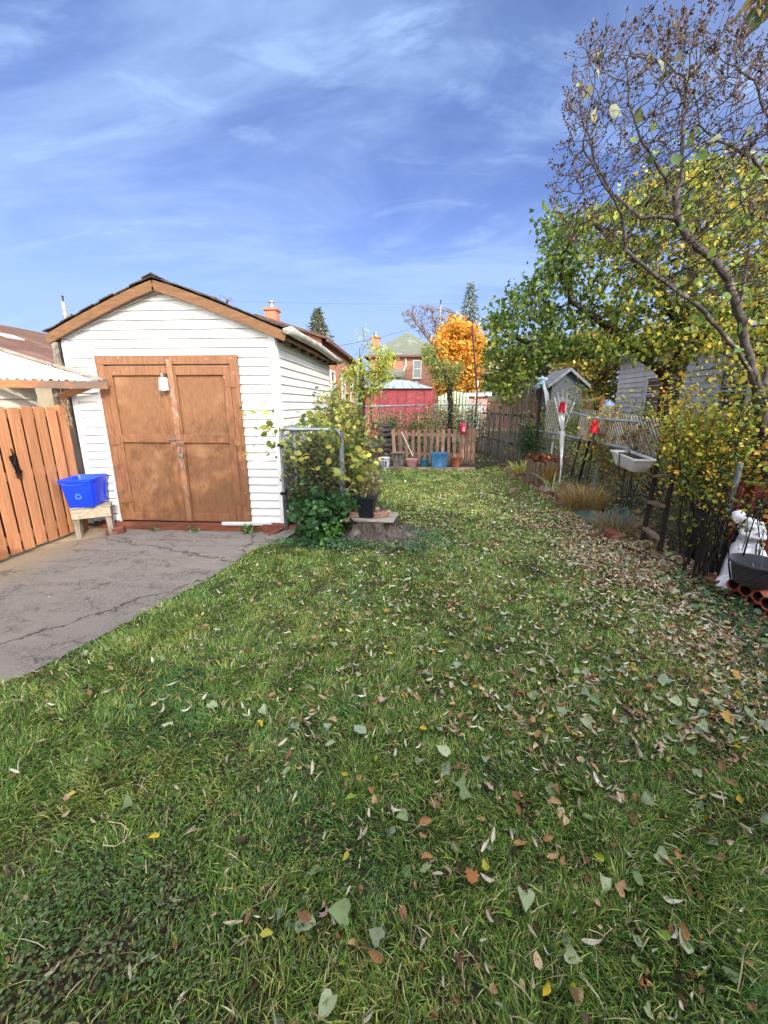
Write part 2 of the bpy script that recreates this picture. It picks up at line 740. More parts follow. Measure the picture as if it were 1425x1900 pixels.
def noise(t, vec, sc, det=6, ro=.6, dist=0):
    n = N(t, 'ShaderNodeTexNoise')
    n.inputs['Scale'].default_value = sc
    n.inputs['Detail'].default_value = det
    n.inputs['Roughness'].default_value = ro
    n.inputs['Distortion'].default_value = dist
    t.links.new(vec, n.inputs[0])
    return n


def mrange(t, src, a, b, c=0, d=1):
    n = N(t, 'ShaderNodeMapRange')
    for k, v in zip(('From Min', 'From Max', 'To Min', 'To Max'), (a, b, c, d)):
        n.inputs[k].default_value = v
    t.links.new(src, n.inputs[0])
    return n.outputs[0]


def mixc_(t, f, a, b, blend='MIX'):
    n = N(t, 'ShaderNodeMix', data_type='RGBA', blend_type=blend)
    if isinstance(f, float):
        n.inputs['Factor'].default_value = f
    else:
        t.links.new(f, n.inputs['Factor'])
    for i, c in ((6, a), (7, b)):
        if isinstance(c, (str, tuple)):
            n.inputs[i].default_value = lin(c)
        else:
            t.links.new(c, n.inputs[i])
    return n.outputs[2]


ob = tcn.outputs['Object']
big = noise(t, ob, .9, 5, .6)
st = N(t, 'ShaderNodeMapping')
st.inputs['Rotation'].default_value = (0, 0, R(20))
st.inputs['Scale'].default_value = (1.0, 3.5, 1)
t.links.new(ob, st.inputs[0])
streak = noise(t, st.outputs[0], 1.6, 6, .65, .6)
fine = noise(t, ob, 150, 3, .8)
mid = noise(t, ob, 22, 6, .85, 1.2)
c = mixc_(t, mrange(t, big.outputs[0], .4, .62), '#6b655c', '#928878')
c = mixc_(t, mrange(t, streak.outputs[0], .44, .6), c, '#57514a')
c = mixc_(t, mrange(t, mid.outputs[0], .44, .54), c, '#857c72')
sp_ = mrange(t, fine.outputs[0], .55, .66)
c = mixc_(t, sp_, c, '#aaa096')
# sunlit strip beside the fence, put into the colour as pale beige
sx = N(t, 'ShaderNodeSeparateXYZ')
t.links.new(ob, sx.inputs[0])
fe = N(t, 'ShaderNodeMath', operation='MULTIPLY_ADD')
fe.inputs[1].default_value = .5
t.links.new(big.outputs[0], fe.inputs[0])
t.links.new(sx.outputs[0], fe.inputs[2])
strip = mrange(t, fe.outputs[0], -3.35, -3.85)
c = mixc_(t, strip, c, '#a08d70')
# cracks
vo = N(t, 'ShaderNodeTexVoronoi', feature='DISTANCE_TO_EDGE')
vo.inputs['Scale'].default_value = .55
dn = noise(t, ob, 3.4, 8, .75)
dm = mixc_(t, .30, ob, dn.outputs['Color'])
t.links.new(dm, vo.inputs['Vector'])
cr = mrange(t, vo.outputs[0], .001, .0036, .9, 0)
vo2 = N(t, 'ShaderNodeTexVoronoi', feature='DISTANCE_TO_EDGE')
vo2.inputs['Scale'].default_value = 3.2
t.links.new(dm, vo2.inputs['Vector'])
cr2 = mrange(t, vo2.outputs[0], .003, .016, .4, 0)
msk = mrange(t, streak.outputs[0], .42, .56)
mu = N(t, 'ShaderNodeMath', operation='MULTIPLY')
t.links.new(cr2, mu.inputs[0])
t.links.new(msk, mu.inputs[1])
ma = N(t, 'ShaderNodeMath', operation='MAXIMUM')
t.links.new(cr, ma.inputs[0])
t.links.new(mu.outputs[0], ma.inputs[1])
c = mixc_(t, ma.outputs[0], c, '#1d1b1b')
t.links.new(c, bs.inputs['Base Color'])
hh = N(t, 'ShaderNodeMath', operation='SUBTRACT')
t.links.new(fine.outputs[0], hh.inputs[0])
t.links.new(ma.outputs[0], hh.inputs[1])
bu = N(t, 'ShaderNodeBump')
bu.inputs['Strength'].default_value = 1.0
bu.inputs['Distance'].default_value = .012
t.links.new(hh.outputs[0], bu.inputs['Height'])
t.links.new(bu.outputs[0], bs.inputs['Normal'])
M_asph = m
b = MB()
b.add([(x, y, .012) for x, y in drive], [tuple(range(len(drive)))])
tag(b.build('driveway', M_asph), kind='structure')
# soil of the leaf-strewn border at the right and the kitchen garden at the back
M_bed = mat('bed_soil', '#2e261d', '#453a2c', 18, .95, .8, 50)
bed_edge = [(1.55, 2.0), (1.7, 3.0), (1.75, 3.6), (1.85, 4.3), (2.15, 4.9), (2.5, 5.3), (2.62, 7), (2.55, 9), (2.5, 11.2), (1.9, 11.5)]
b = MB()
bed = bed_edge + [(1.9, 20), (9, 20), (9, 1.0), (2.0, 1.0)]
b.add([(x, y, .004) for x, y in bed], [tuple(range(len(bed)))])
tag(b.build('border_soil', M_bed), kind='structure')
b = MB()
pg = [(-1.55, 5.05), (-.75, 5.0), (-.2, 4.6), (-.25, 5.6), (-.6, 7), (-.7, 10.75), (1.85, 10.75), (1.9, 20), (-6, 20), (-6, 9.2), (-1.55, 9.2)]
b.add([(x, y, .008) for x, y in pg], [tuple(range(len(pg)))])
tag(b.build('garden_soil', M_soil), kind='structure')
b = MB()
p = [gp(400, 858), gp(520 + 130, 850), gp(745, 838), gp(722, 866), gp(690, 868)]
slab = [(-1.25, 10.6), (-.75, 10.55), (-.6, 11.2), (-.35, 13), (-1.1, 13)]
b.box((-.95, 11.4, .03), (.75, 1.5, .06), (0, 0, R(4)))
tag(b.build('concrete_slab', mat('slab', '#8f8377', '#756b60', 10, .9, .3)), 'weathered grey concrete slab behind the white pail', 'slab')
b = MB()
b.box((-1.55, 4.74, .02), (.26, .42, .07), (0, 0, R(-12)), jit=.03)
tag(b.build('paving_slab', mat('slab2', '#8a8378', '#6f6a60', 14, .9, .4)), 'small tilted concrete slab by the bricks at the white garage corner', 'slab')

# ================================================================== GARAGE / SHED with white siding
M_siding = mat('white_siding', '#d4d3d0', '#c4c2bd', 2.2, .45, .08, 30, stretch=(1, 1, 4), spec=.4, c3='#b4b0a6', scale3=4, lo3=.60, hi3=.78)
M_trimw = mat('white_trim', '#d6d6d4', '#cbcac7', 5, .4, spec=.4)
M_brown = mat('brown_paint', '#8a6040', '#704a31', 9, .6, .6, 30, stretch=(6, 6, .6), c3='#98755c', scale3=14, lo3=.66, hi3=.72)
M_brownh = mat('brown_paint_across', '#8b6141', '#734c32', 7, .6, .35, 22, stretch=(1, 6, 6), c3='#8c5a3a', scale3=6, lo3=.6, hi3=.72)
M_osb = mat('painted_chipboard', '#8a6242', '#755034', 12, .62, .8, 50, stretch=(5, 5, .8), c3='#957050', scale3=2.2)
M_fasc = mat('orange_brown_fascia', '#735030', '#5a3f26', 6, .6, .3, 20, stretch=(1, 6, 6))
M_shing = mat('dark_shingles', '#4a423c', '#2f2a27', 20, .95, .6, 60, rnd=.5, c3='#5b5148', scale3=3)
M_dark = mat('dark_wood', '#3a2c22', '#2a1f18', 10, .9, .3)
M_metal = mat('dull_metal', '#9b9a98', '#6b625c', 20, .45, .15, metal=.8)
M_gutter = mat('gutter_metal', '#b9b5ad', '#8d867c', 5, .5, .1, spec=.4)
M_greywood = mat('grey_wood', '#8e8476', '#6a6155', 6, .9, .5, 30, stretch=(8, 8, 1))
M_greywoodh = mat('grey_wood_across', '#9a8f7f', '#736a5c', 6, .9, .5, 30, stretch=(1, 8, 8))

GX0, GX1, GY0, GY1 = -4.18, -1.60, 5.02, 8.25
PKX, EAVZ, PKZ = -2.91, 2.38, 2.90
g = thing('garage', 'white clapboard garage with brown double doors and a low dark shingle roof', 'garage', (PKX, GY0, 0))


def topz(x):
    """underside of the roof line, slightly bowed"""
    if x < PKX:
        q = (PKX - x) / (PKX + 4.25)
    else:
        q = (x - PKX) / (-1.46 - PKX)
    return PKZ - (PKZ - 2.36) * (q ** 1.12)


def clap(mb, x0, x1, z0, z1, top, y, course=.1017, t=.028):
    """front clapboards between x0..x1 and z0..z1, clipped by the gable"""
    z = z0
    while z < z1 - .005:
        a, c = z, min(z + course, z1)

        def xs(zz):
            lo, hi = x0, x1
            if top:
                # narrow to where the roof line is above zz
                while lo < PKX and topz(lo) < zz:
                    lo += .02
                while hi > PKX and topz(hi) < zz:
                    hi -= .02
            return lo, hi
        l0, h0 = xs(a)
        l1, h1 = xs(c)
        if l0 < h0:
            if l1 >= h1:
                l1, h1 = l0, h0
            mb.quad((l0, y - t, a), (h0, y - t, a), (h1, y, c), (l1, y, c))
            mb.quad((l0, y - t, a), (h0, y - t, a), (h0, y - t + .004, a - .006), (l0, y - t + .004, a - .006))
            mb.quad((l0, y - .001, a - .006), (h0, y - .001, a - .006), (h0, y - t + .004, a - .006), (l0, y - t + .004, a - .006))
        z += course


DX0, DX1, DZ1 = -3.80, -2.045, 2.15
b = MB()
clap(b, GX0, DX0, .11, DZ1, False, GY0)
clap(b, DX1, GX1, .11, DZ1, False, GY0)
clap(b, GX0, GX1, DZ1, 2.95, True, GY0)
b.build('front_siding', M_siding, g)
b = MB()
z = .11
while z < 2.36:
    b.quad((GX1 + .018, GY0, z), (GX1 + .018, GY1, z), (GX1, GY1, min(z + .1017, 2.38)), (GX1, GY0, min(z + .1017, 2.38)))
    b.quad((GX1, GY0, z), (GX1, GY1, z), (GX1 + .018, GY1, z), (GX1 + .018, GY0, z))
    z += .1017
b.build('side_siding', M_siding, g)
b = MB()     # the plain walls behind the siding
b.box(((GX0 + GX1) / 2, GY1 - .03, 1.2), (GX1 - GX0 - .02, .06, 2.36))
b.box((GX0 + .04, (GY0 + GY1) / 2, 1.2), (.06, GY1 - GY0 - .1, 2.36))
b.box((GX1 - .05, (GY0 + GY1) / 2, 1.2), (.08, GY1 - GY0 - .12, 2.3))
b.box((PKX, GY0 + .06, 1.2), (2.5, .06, 2.2))
b.build('wall', M_trimw, g)
b = MB()
b.box((GX1 - .022, GY0 - .014, 1.25), (.075, .044, 2.29))
b.box((GX1 + .012, GY0 + .03, 1.25), (.03, .075, 2.29))
b.box((GX0 + .03, GY0 - .014, 1.22), (.07, .044, 2.24))
b.box((DX0 - .018, GY0 - .012, 1.12), (.028, .044, 2.06))
for s_, xe in ((-1, GX0 + .01), (1, GX1 - .01)):
    xs_ = np.linspace(PKX, xe, 9)
    for i in range(8):
        b.bar((xs_[i], GY0 - .026, topz(xs_[i]) - .035), (xs_[i + 1], GY0 - .026, topz(xs_[i + 1]) - .035), .03, .045, up=(0, 0, 1))
b.build('corner_trim', M_trimw, g)
# roof
rf = MB()
for s_, xe in ((-1, -4.27), (1, -1.44)):
    xs_ = np.linspace(PKX, xe, 9)
    for i in range(8):
        x0, x1 = xs_[i], xs_[i + 1]
        z0, z1 = topz(x0), topz(x1)
        ya, yb = GY0 - .1, GY1 + .03
        rf.add([(x0, ya, z0), (x1, ya, z1), (x1, yb, z1), (x0, yb, z0), (x0, ya, z0 + .05), (x1, ya, z1 + .05), (x1, yb, z1 + .05), (x0, yb, z0 + .05)],
               [(0, 1, 2, 3), (4, 7, 6, 5), (0, 4, 5, 1), (1, 5, 6, 2), (2, 6, 7, 3), (3, 7, 4, 0)])
roof = rf.build('roof', M_dark, g)
b = MB()
rr_ = random.Random(4)
for s_, xe in ((-1, -4.31), (1, -1.41)):
    nrow = 11
    for i in range(nrow):
        for j in range(14):
            y0 = GY0 - .125 + rr_.uniform(-.008, .008) * (j == 0) + j * .25 - (.125 if i % 2 and j else 0)
            xa = PKX + (xe - PKX) * (i + 1.12) / nrow
            xb = PKX + (xe - PKX) * max(0, (i - .25)) / nrow
            za = topz(min(max(xa, -4.27), -1.44)) + .066 + rr_.random() * .012
            zb = topz(xb) + .068
            xm = xa * .5 + xb * .5
            curl = rr_.random() * .008 + (.03 * rr_.random() if rr_.random() < .15 else 0)
            w_ = .12 if (i % 2 and j == 0) else .245
            yj = rr_.uniform(-.01, .01)
            za_l, za_r = za + curl * rr_.random(), za + curl
            v = []
            for dz in (0, .014):
                v += [(xb, y0 + yj, zb + dz), (xb, y0 + w_ + yj, zb + dz), (xa, y0 + w_ + yj, za_r + dz - .008), (xa, y0 + yj, za_l + dz - .008)]
            b.add(v, [(0, 1, 2, 3), (4, 7, 6, 5), (0, 4, 5, 1), (1, 5, 6, 2), (2, 6, 7, 3), (3, 7, 4, 0)])
for j in range(14):
    for sg in (-1, 1):
        b.box((PKX + sg * .05, GY0 - .0 + j * .29, PKZ + .082), (.13, .28, .012), (rr_.uniform(-.02, .02), R(22 * sg), 0))
b.build('shingles', M_shing, roof)
for s_, xe in ((-1, -4.28), (1, -1.43)):
    b = MB()
    xs_ = np.linspace(PKX, xe, 7)
    for i in range(6):
        b.bar((xs_[i], GY0 - .118, topz(xs_[i]) - .012), (xs_[i + 1], GY0 - .118, topz(xs_[i + 1]) - .012), .03, .1, up=(0, 0, 1))
    b.build('rake_board', M_fasc, roof)
b = MB()
b.box((-1.455, (GY0 + GY1) / 2, 2.37), (.025, GY1 - GY0 + .1, .1))
b2 = MB()
b2.box((-4.255, (GY0 + GY1) / 2, 2.37), (.025, GY1 - GY0 + .1, .1))
b2.build('eave_board', M_fasc, roof)
for j in range(7):
    b.box((-1.53, GY0 + .2 + j * .5, 2.365), (.13, .05, .08))
b.build('eave_board', M_fasc, roof)
# gutter: a half-round trough
b = MB()
n_ = 9
ys = np.linspace(GY0 - .18, GY1 + .02, 12)
V, Fc = [], []
for y in ys:
    sag = .012 * sin(y * 2.2) - .006 * (y - GY0)
    for k in range(n_):
        a = pi + pi * k / (n_ - 1) * 1.15
        V.append((-1.39 + .05 * cos(a), y, 2.425 + sag + .05 * sin(a)))
for i in range(len(ys) - 1):
    for k in range(n_ - 1):
        Fc.append((i * n_ + k, i * n_ + k + 1, (i + 1) * n_ + k + 1, (i + 1) * n_ + k))
b.add(V, Fc)
b.add([V[k] for k in range(n_)], [tuple(range(n_))])
gt = b.build('gutter', M_gutter, g, smooth=True)
md = gt.modifiers.new('th', 'SOLIDIFY')
md.thickness = .004
# sill timbers under the doors
b = MB()
b.box((-2.85, GY0 - .03, .05), (2.5, .12, .1), jit=.008)
b.box((-2.6, GY0 - .075, .012), (2.0, .06, .05), jit=.006)
b.box((-1.72, GY0 - .06, .06), (.28, .16, .11), (0, 0, R(3)), jit=.01)
b.build('sill_beam', mat('red_brown_sill', '#7e4a36', '#5c3626', 6, .8, .4, 30, stretch=(1, 6, 6)), g)
# doors
tr = MB()
FR = .1
tr.box((DX0 + FR / 2, GY0 - .018, (DZ1 + .12) / 2 + .0), (FR, .05, DZ1 - .12), jit=.004)
tr.box((DX1 - FR / 2, GY0 - .018, (DZ1 + .12) / 2 + .0), (FR, .05, DZ1 - .12), jit=.004)
tr.box(((DX0 + DX1) / 2, GY0 - .022, DZ1 + .01 - FR / 2), (DX1 - DX0, .05, FR + .0), jit=.004)
tr.build('door_frame', M_brown, g, bevel=.003)
lx0, lx1 = DX0 + FR + .004, DX1 - FR - .004
mid_ = -2.905


def leaf(xa, xb, sag, key):
    ya = GY0 - .03
    z0, z1 = .125, DZ1 - FR - .006
    fr = MB()
    sw = .085
    fr.box((xa + sw / 2, ya, (z0 + z1) / 2), (sw, .034, z1 - z0), jit=.004)
    fr.box((xb - sw / 2, ya, (z0 + z1) / 2), (sw, .034, z1 - z0), jit=.004)
    for zc, hh_ in ((z0 + .05, .1), (1.185, .1), (z1 - .055, .11)):
        fr.box(((xa + xb) / 2, ya - .001, zc), (xb - xa - 2 * sw - .002, .034, hh_), jit=.003)
    pn = MB()
    pn.box(((xa + xb) / 2, ya + .018, (z0 + z1) / 2), (xb - xa - .02, .012, z1 - z0 - .02))
    d = pn.build('door', M_osb, g)
    fr.build('door_rail', M_brown, d, bevel=.004)
    for zc in (.42, 1.17, 1.86):
        h = MB()
        xh = xa if key < 0 else xb
        h.box((xh + key * .035, ya - .022, zc), (.06, .008, .13), jit=.003)
        h.box((xh - key * .035, ya - .022, zc), (.06, .008, .11), jit=.003)
        h.tube([(xh, ya - .026, zc - .06), (xh, ya - .026, zc + .06)], .008, 6)
        h.build('hinge', M_brown, d)
    return d


dl = leaf(lx0, mid_ - .004, 0, -1)
dr = leaf(mid_ + .004, lx1, 0, 1)
h = MB()      # worn astragal board where the leaves meet
h.box((mid_ + .04, GY0 - .058, 1.12), (.07, .02, 1.98), (0, R(-.4), 0), jit=.004)
h.build('meeting_board', mat('worn_board', '#8a6042', '#8f8377', 16, .8, .5, 40, stretch=(3, 3, .7), lo=.54, hi=.62), dr, bevel=.003)
h = MB()      # hasp, bar and padlock
h.bar((mid_ - .1, GY0 - .062, 1.185), (mid_ + .07, GY0 - .074, 1.178), .012, .03)
h.bar((mid_ - .02, GY0 - .075, 1.13), (mid_ + .10, GY0 - .075, 1.12), .008, .035)
h.bar((mid_ + .075, GY0 - .08, 1.14), (mid_ + .03, GY0 - .08, 1.02), .008, .012)
h.build('hasp', mat('rusty_iron', '#6b4a38', '#8a7b70', 20, .6, .3, metal=.5), dr)
h = MB()
h.box((mid_ + .06, GY0 - .087, .985), (.055, .024, .05), (0, R(20), 0))
h.tube([(mid_ + .045 + .02 * cos(a) + .01, GY0 - .087, 1.01 + .025 * sin(a)) for a in np.linspace(-.3, pi + .3, 8)], .005, 6)
h.build('padlock', M_metal, dr, bevel=.004)
# small white lamp-like box hung at the head of the doors
t_ = thing('door_chime', 'small white box hung at the top of the brown garage doors', 'chime', (mid_ - .03, GY0 - .1, 1.9))
h = MB()
h.box((mid_ - .03, GY0 - .12, 1.83), (.075, .06, .15), (0, R(3), 0), taper=1.2)
h.build('housing', M_trimw, t_, bevel=.008)
h = MB()
h.box((mid_ - .028, GY0 - .085, 1.93), (.03, .1, .05))
h.build('bracket', M_metal, t_)
b = MB()
b.box((-2.08, GY0 - .1, .118), (.66, .03, .035), (R(15), R(-1.2), R(-1)))
tag(b.build('siding_offcut', M_trimw, org=(-2.08, GY0 - .1, .1)), 'loose white strip of siding lying on the sill under the garage doors', 'siding strip')

# bricks on the ground by the garage corner
M_brick = mat('brick_red', '#7d4a3a', '#5f3a2e', 20, .9, .5, 60, rnd=.4, c3='#9b7a68', scale3=9)
M_bricko = mat('brick_orange', '#957260', '#7d5c4c', 20, .9, .5, 60, rnd=.3, c3='#9a9284', scale3=12)


def brick(c, rz, label, mt=None, hole=False, d=(.21, .1, .065), tilt=(0, 0), group=None):
    q = MB()
    q.box((0, 0, d[2] / 2), d, jit=.008)
    q.v = [tuple(np.array(v) @ rotm(tilt[0], tilt[1], rz).T + np.array(c)) for v in q.v]
    o = q.build('brick', mt or M_brick, org=c, bevel=.006)
    tag(o, label, 'brick', group)
    if hole:
        for k in (-.06, 0, .06):
            w = MB()
            w.tube([(k, 0, d[2] - .004), (k, 0, d[2] + .0015)], .016, 10)
            w.v = [tuple(np.array(v) @ rotm(0, 0, rz).T + np.array(c)) for v in w.v]
            hp = w.build('core_hole_shade', M_dark, o)  # dark disc on the brick top stands in for a shaded hole
    return o


brick((-1.66, 4.80, .012), R(75), 'red brick lying by the garage corner in front of another brick')
brick((-1.48, 4.98, .012), R(5), 'red brick under the foot of the chain link gate post', d=(.22, .11, .085))

# ================================================================== LEFT FENCE (board on board) and carport behind it
M_fence = mat('orange_stained_boards', '#b47e57', '#9c6947', 5, .7, .4, 30, stretch=(9, 9, .6), rnd=.34, c3='#8a6a4c', scale3=9, lo3=.62, hi3=.74)
fn = thing('board_fence', 'orange stained board fence beside the driveway', 'fence', (-4.22, 4.6, 0))
pb = MB()
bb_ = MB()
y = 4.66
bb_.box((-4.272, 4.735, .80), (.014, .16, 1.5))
k = 0
FY0 = -3.5
while y > FY0:
    pb.box((-4.20, y, .80 + .012), (.018, .123, 1.52 + rr_.uniform(-.012, .012)), (0, 0, rr_.uniform(-.02, .02)), jit=.003)
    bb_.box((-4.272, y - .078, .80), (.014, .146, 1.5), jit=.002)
    y -= .156
pb.build('board_panel', M_fence, fn, bevel=.002)
bb_.build('rear_board_panel', mat('gap_shade_boards', '#5a3a28', '#3f2a1e', 6, .85, .3, 26, stretch=(7, 7, .6)), fn)  # rear boards coloured dark: deep shade of the gaps put into them
for zc in (.2, .86, 1.5):
    q = MB()
    q.box((-4.243, (4.74 + FY0) / 2, zc), (.06, 4.74 - FY0, .085))
    q.build('rail', M_fence, fn)
for yc in (4.83, 2.4, 0, -2.4):
    q = MB()
    q.box((-4.30 if yc < 4.5 else -4.24, yc, .79), (.09, .09, 1.6))
    q.build('post', M_dark if yc < 4.5 else M_fence, fn)
q = MB()
q.bar((-4.19, 4.58, 1.2), (-4.19, 4.58, .05), .1, .02)
hb = MB()
pts = [(-4.185, 4.06, 1.15), (-4.18, 4.08, 1.05), (-4.175, 4.05, .98), (-4.18, 4.09, .9), (-4.175, 4.06, .84)]
hb.tube(pts, [.006, .012, .008, .013, .005], 6)
hb.box((-4.18, 4.06, 1.0), (.012, .05, .16), (R(15), 0, 0), jit=.01)
hb.box((-4.18, 4.085, .9), (.012, .07, .05), (R(40), 0, 0), jit=.01)
hb.tube([(-4.17, 4.07 + .028 * cos(a), .86 + .028 * sin(a)) for a in np.linspace(0, 2 * pi, 9)], .006, 5)
hb.build('gate_latch', mat('black_iron', '#15130f', '#2a211a', 20, .5, .2, metal=.5), fn)

cp = thing('carport', 'neighbouring lean-to with a white corrugated roof on brown beams behind the orange fence', 'carport', (-4.5, 4.9, 0))
E1 = gp(170, 706, 1.86) if False else py(172, 706, 4.88)     # far low corner of the sheet
E0d = gp(-220, 699, E1[2])                                   # low edge towards the camera
zE = E1[2]
d_ = ray(-120, 700)
E0 = _O + d_ * (zE - CAMH) / d_[2]
T1 = py(-40, 641, 4.96)                                      # far high side of the rake
# corrugated sheet: ridges run up the slope
upv = T1 - E1
alv = E0 - E1
nal = int(np.linalg.norm(alv) / .0095)
V, Fc = [], []
ncol = 2
for i in range(nal + 1):
    p0 = E1 + alv * i / nal
    zz = .013 * sin(i * .0095 / .076 * 2 * pi)
    j_ = .012 * sin(i * .37)
    V.append(p0 + np.array((j_, 0, zz)))
    V.append(p0 + upv * (1.9) + np.array((0, 0, zz)))
for i in range(nal):
    Fc.append((2 * i, 2 * i + 1, 2 * i + 3, 2 * i + 2))
b = MB()
b.add(V, Fc)
o = b.build('corrugated_roof', mat('white_sheet', '#d2d2d4', '#c2c3c6', 4, .4, .05, c3='#b9b9b4', scale3=2, lo3=.62, hi3=.75), cp, smooth=False)
b = MB()   # grey board on the rake
b.bar(E1 + np.array((.12, .03, .008)), T1 + upv * .9 + np.array((0, .03, .03)), .05, .03)
b.build('rake_board', M_greywoodh, cp)
# beam under the low edge
bx0 = py(197, 708, 4.84)
bz = zE - .055
bA = np.array((bx0[0] + .0, 4.86, bz))
bB = E0 + np.array((.02, 0, -.055)) + (E0 - E1) * .4
bB[2] = bz
b = MB()
b.bar(bA, bB, .035, .085)
b.build('beam', mat('brown_beam', '#96643c', '#7c5030', 6, .65, .3, 20, stretch=(1, 1, 5), c3='#5e4a3c', scale3=1.2, lo3=.5, hi3=.56), cp)
bA_, bB_ = py(165, 717, 4.8), py(113, 736, 4.9)
b = MB()
b.bar(bA_, bB_, .035, .07)
b.build('brace', mat('brace_wood', '#98663c', '#7c502e', 6, .65, .3, 20), cp)
b = MB()
b.box((-4.32, 4.93, 1.55), (.06, .06, 1.05))
b.build('post', M_greywood, cp)
# the wall of white boards behind the fence
b = MB()
z = .3
while z < 1.75:
    b.quad((-4.62, -3.5, z), (-4.62, 4.98, z), (-4.64, 4.98, z + .17), (-4.64, -3.5, z + .17))
    b.quad((-4.64, -3.5, z), (-4.64, 4.98, z), (-4.62, 4.98, z), (-4.62, -3.5, z))
    z += .17
b.build('boarded_wall', mat('cream_siding', '#d8d2c4', '#c8c0ae', 4, .7, .05), cp)
# strings of shells hung from the brace end
hg = thing('hanging_shell_strings', 'strings of small shells hung beside the fence post under the brown brace', 'ornament', tuple(py(118, 738, 4.86)))
for du, ln in ((113, .28), (118, .33), (123, .36)):
    p0 = py(du, 738, 4.84)
    q = MB()
    q.tube([p0, p0 - np.array((0, 0, ln))], .003, 4)
    for k in range(int(ln / .025)):
        q.ball(p0 + np.array((rr_.uniform(-.008, .008), rr_.uniform(-.01, .01), -k * .025 - .01)), (.008, .012, .011), 6, 4, (rr_.random() * 3, 0, 0))
    q.build('shell_string', mat('shells', '#a98a68', '#5b4535', 60, .6, .2), hg)

# tall grey posts behind the garage's left corner
for (u, vt, w, lab) in ((104, 612, .09, 'thick weathered grey post rising at the left eave of the garage'), (128, 633, .07, 'thinner grey post between the thick grey post and the garage wall')):
    p = py(u, vt, 5.25)
    q = MB()
    q.box((p[0], 5.25, p[2] / 2), (w, w, p[2]), (0, R(-1), 0))
    tag(q.build('wooden_post', M_greywood, org=(p[0], 5.25, 0)), lab, 'post')

# ================================================================== bench, recycling bin
# bench footprint from the photo
bn = thing('bench', 'low weathered wooden bench beside the orange fence', 'bench', (-3.95, 4.72, 0))
bc, brz = np.array((-3.93, 4.68, 0)), R(32)
Rb = rotm(0, 0, brz)


def BP(p):
    return np.array(p, float) @ Rb.T + bc


def bbox(mb, c, d, rot=(0, 0, 0), jit=.004):
    mb.box(BP(c), d, Rb @ rotm(*rot), jit=jit)


q = MB()
for k, yy in enumerate((-.11, 0.0, .11)):
    bbox(q, (0, yy * .72, .385), (.42, .078, .022), (0, R(rr_.uniform(-.6, .6)), 0))
q.build('seat_boards', M_greywoodh, bn, bevel=.003)
q = MB()
bbox(q, (0, -.118, .315), (.40, .022, .115))
bbox(q, (0, .118, .315), (.40, .022, .115))
q.build('apron', mat('pale_grey_wood', '#a89c84', '#857a66', 5, .9, .4, 30, stretch=(1, 8, 8)), bn, bevel=.003)
q = MB()
bbox(q, (-.19, 0, .29), (.022, .21, .16))
q.build('end_board', mat('reddish_wood', '#9a7660', '#7b5b48', 6, .9, .4, 30, stretch=(8, 1, 8)), bn, bevel=.003)
q = MB()
bbox(q, (.19, 0, .315), (.022, .21, .1))
q.build('end_board', mat('reddish_wood', '#9a7660', '#7b5b48', 6, .9, .4, 30, stretch=(8, 1, 8)), bn, bevel=.003)
for sx_, sy_ in ((-1, -1), (1, -1), (-1, 1), (1, 1)):
    q = MB()
    bbox(q, (sx_ * .165, sy_ * .09, .155), (.06, .035, .31), (0, R(sx_ * -2), 0))
    q.build('leg', M_greywood, bn, bevel=.003)
brick((-3.72, 4.74, .012), R(25), 'dusty red brick lying on the asphalt under the weathered bench', d=(.2, .1, .08))

bl = thing('recycling_box', 'bright blue plastic recycling box on the weathered bench', 'recycling box', (-3.98, 4.7, .42))
M_blue = mat('blue_plastic', '#1040e8', '#0c38d4', 4, .35, .03, spec=.5)
bc2, brz2 = np.array((-3.975, 4.70, .398)), R(14)
Rb2 = rotm(0, R(-1.5), brz2)


def QP(p):
    return np.array(p, float) @ Rb2.T + bc2


def ringbox(hx, hy, z, rr=.03, n=4):
    P = []
    for (sx_, sy_, a0) in ((1, 1, 0), (-1, 1, 90), (-1, -1, 180), (1, -1, 270)):
        for k in range(n + 1):
            a = R(a0 + 90 * k / n)
            P.append((sx_ * (hx - rr) + rr * cos(a), sy_ * (hy - rr) + rr * sin(a), z))
    return P


def shell(mb, rings, close_bottom=True):
    n = len(rings[0])
    V = [p for rg in rings for p in rg]
    Fc = []
    for j in range(len(rings) - 1):
        for k in range(n):
            k2 = (k + 1) % n
            Fc.append((j * n + k, j * n + k2, (j + 1) * n + k2, (j + 1) * n + k))
    if close_bottom:
        Fc.append(tuple(range(n))[::-1])
        Fc.append(tuple((len(rings) - 1) * n + k for k in range(n)))
    mb.add([QP(p) for p in V], Fc)


q = MB()
shell(q, [ringbox(.135, .175, 0), ringbox(.14, .18, .008), ringbox(.168, .212, .29), ringbox(.172, .216, .31), ringbox(.184, .228, .315), ringbox(.186, .23, .345), ringbox(.174, .218, .345), ringbox(.155, .2, .25), ringbox(.13, .17, .012)])
body = q.build('tub', M_blue, bl, smooth=True)
q = MB()     # corner ribs, front swag rim and side panel frame
for sx_ in (-1, 1):
    q.bar(QP((sx_ * .095, -.181, .02)), QP((sx_ * .115, -.212, .27)), .012, .01, up=(0, -1, 0))
    q.bar(QP((sx_ * .141, -.12, .02)), QP((sx_ * .168, -.14, .28)), .01, .014)
    q.bar(QP((.141 * sx_, .12, .02)), QP((.168 * sx_, .14, .28)), .01, .014)
pts = [QP((x, -.218, .305 - .03 * abs(cos(x / .14 * pi / 2)) ** .6)) for x in np.linspace(-.14, .14, 11)]
q.tube(pts, .009, 6)
q.build('rim_rib', M_blue, bl, smooth=True)
# recycling emblem: three folded arrows chasing each other
q = MB()


def EP(x, z):
    yy = -.18 - (.032 * (z - .008) / .282) - .003
    return QP((x, yy, z))


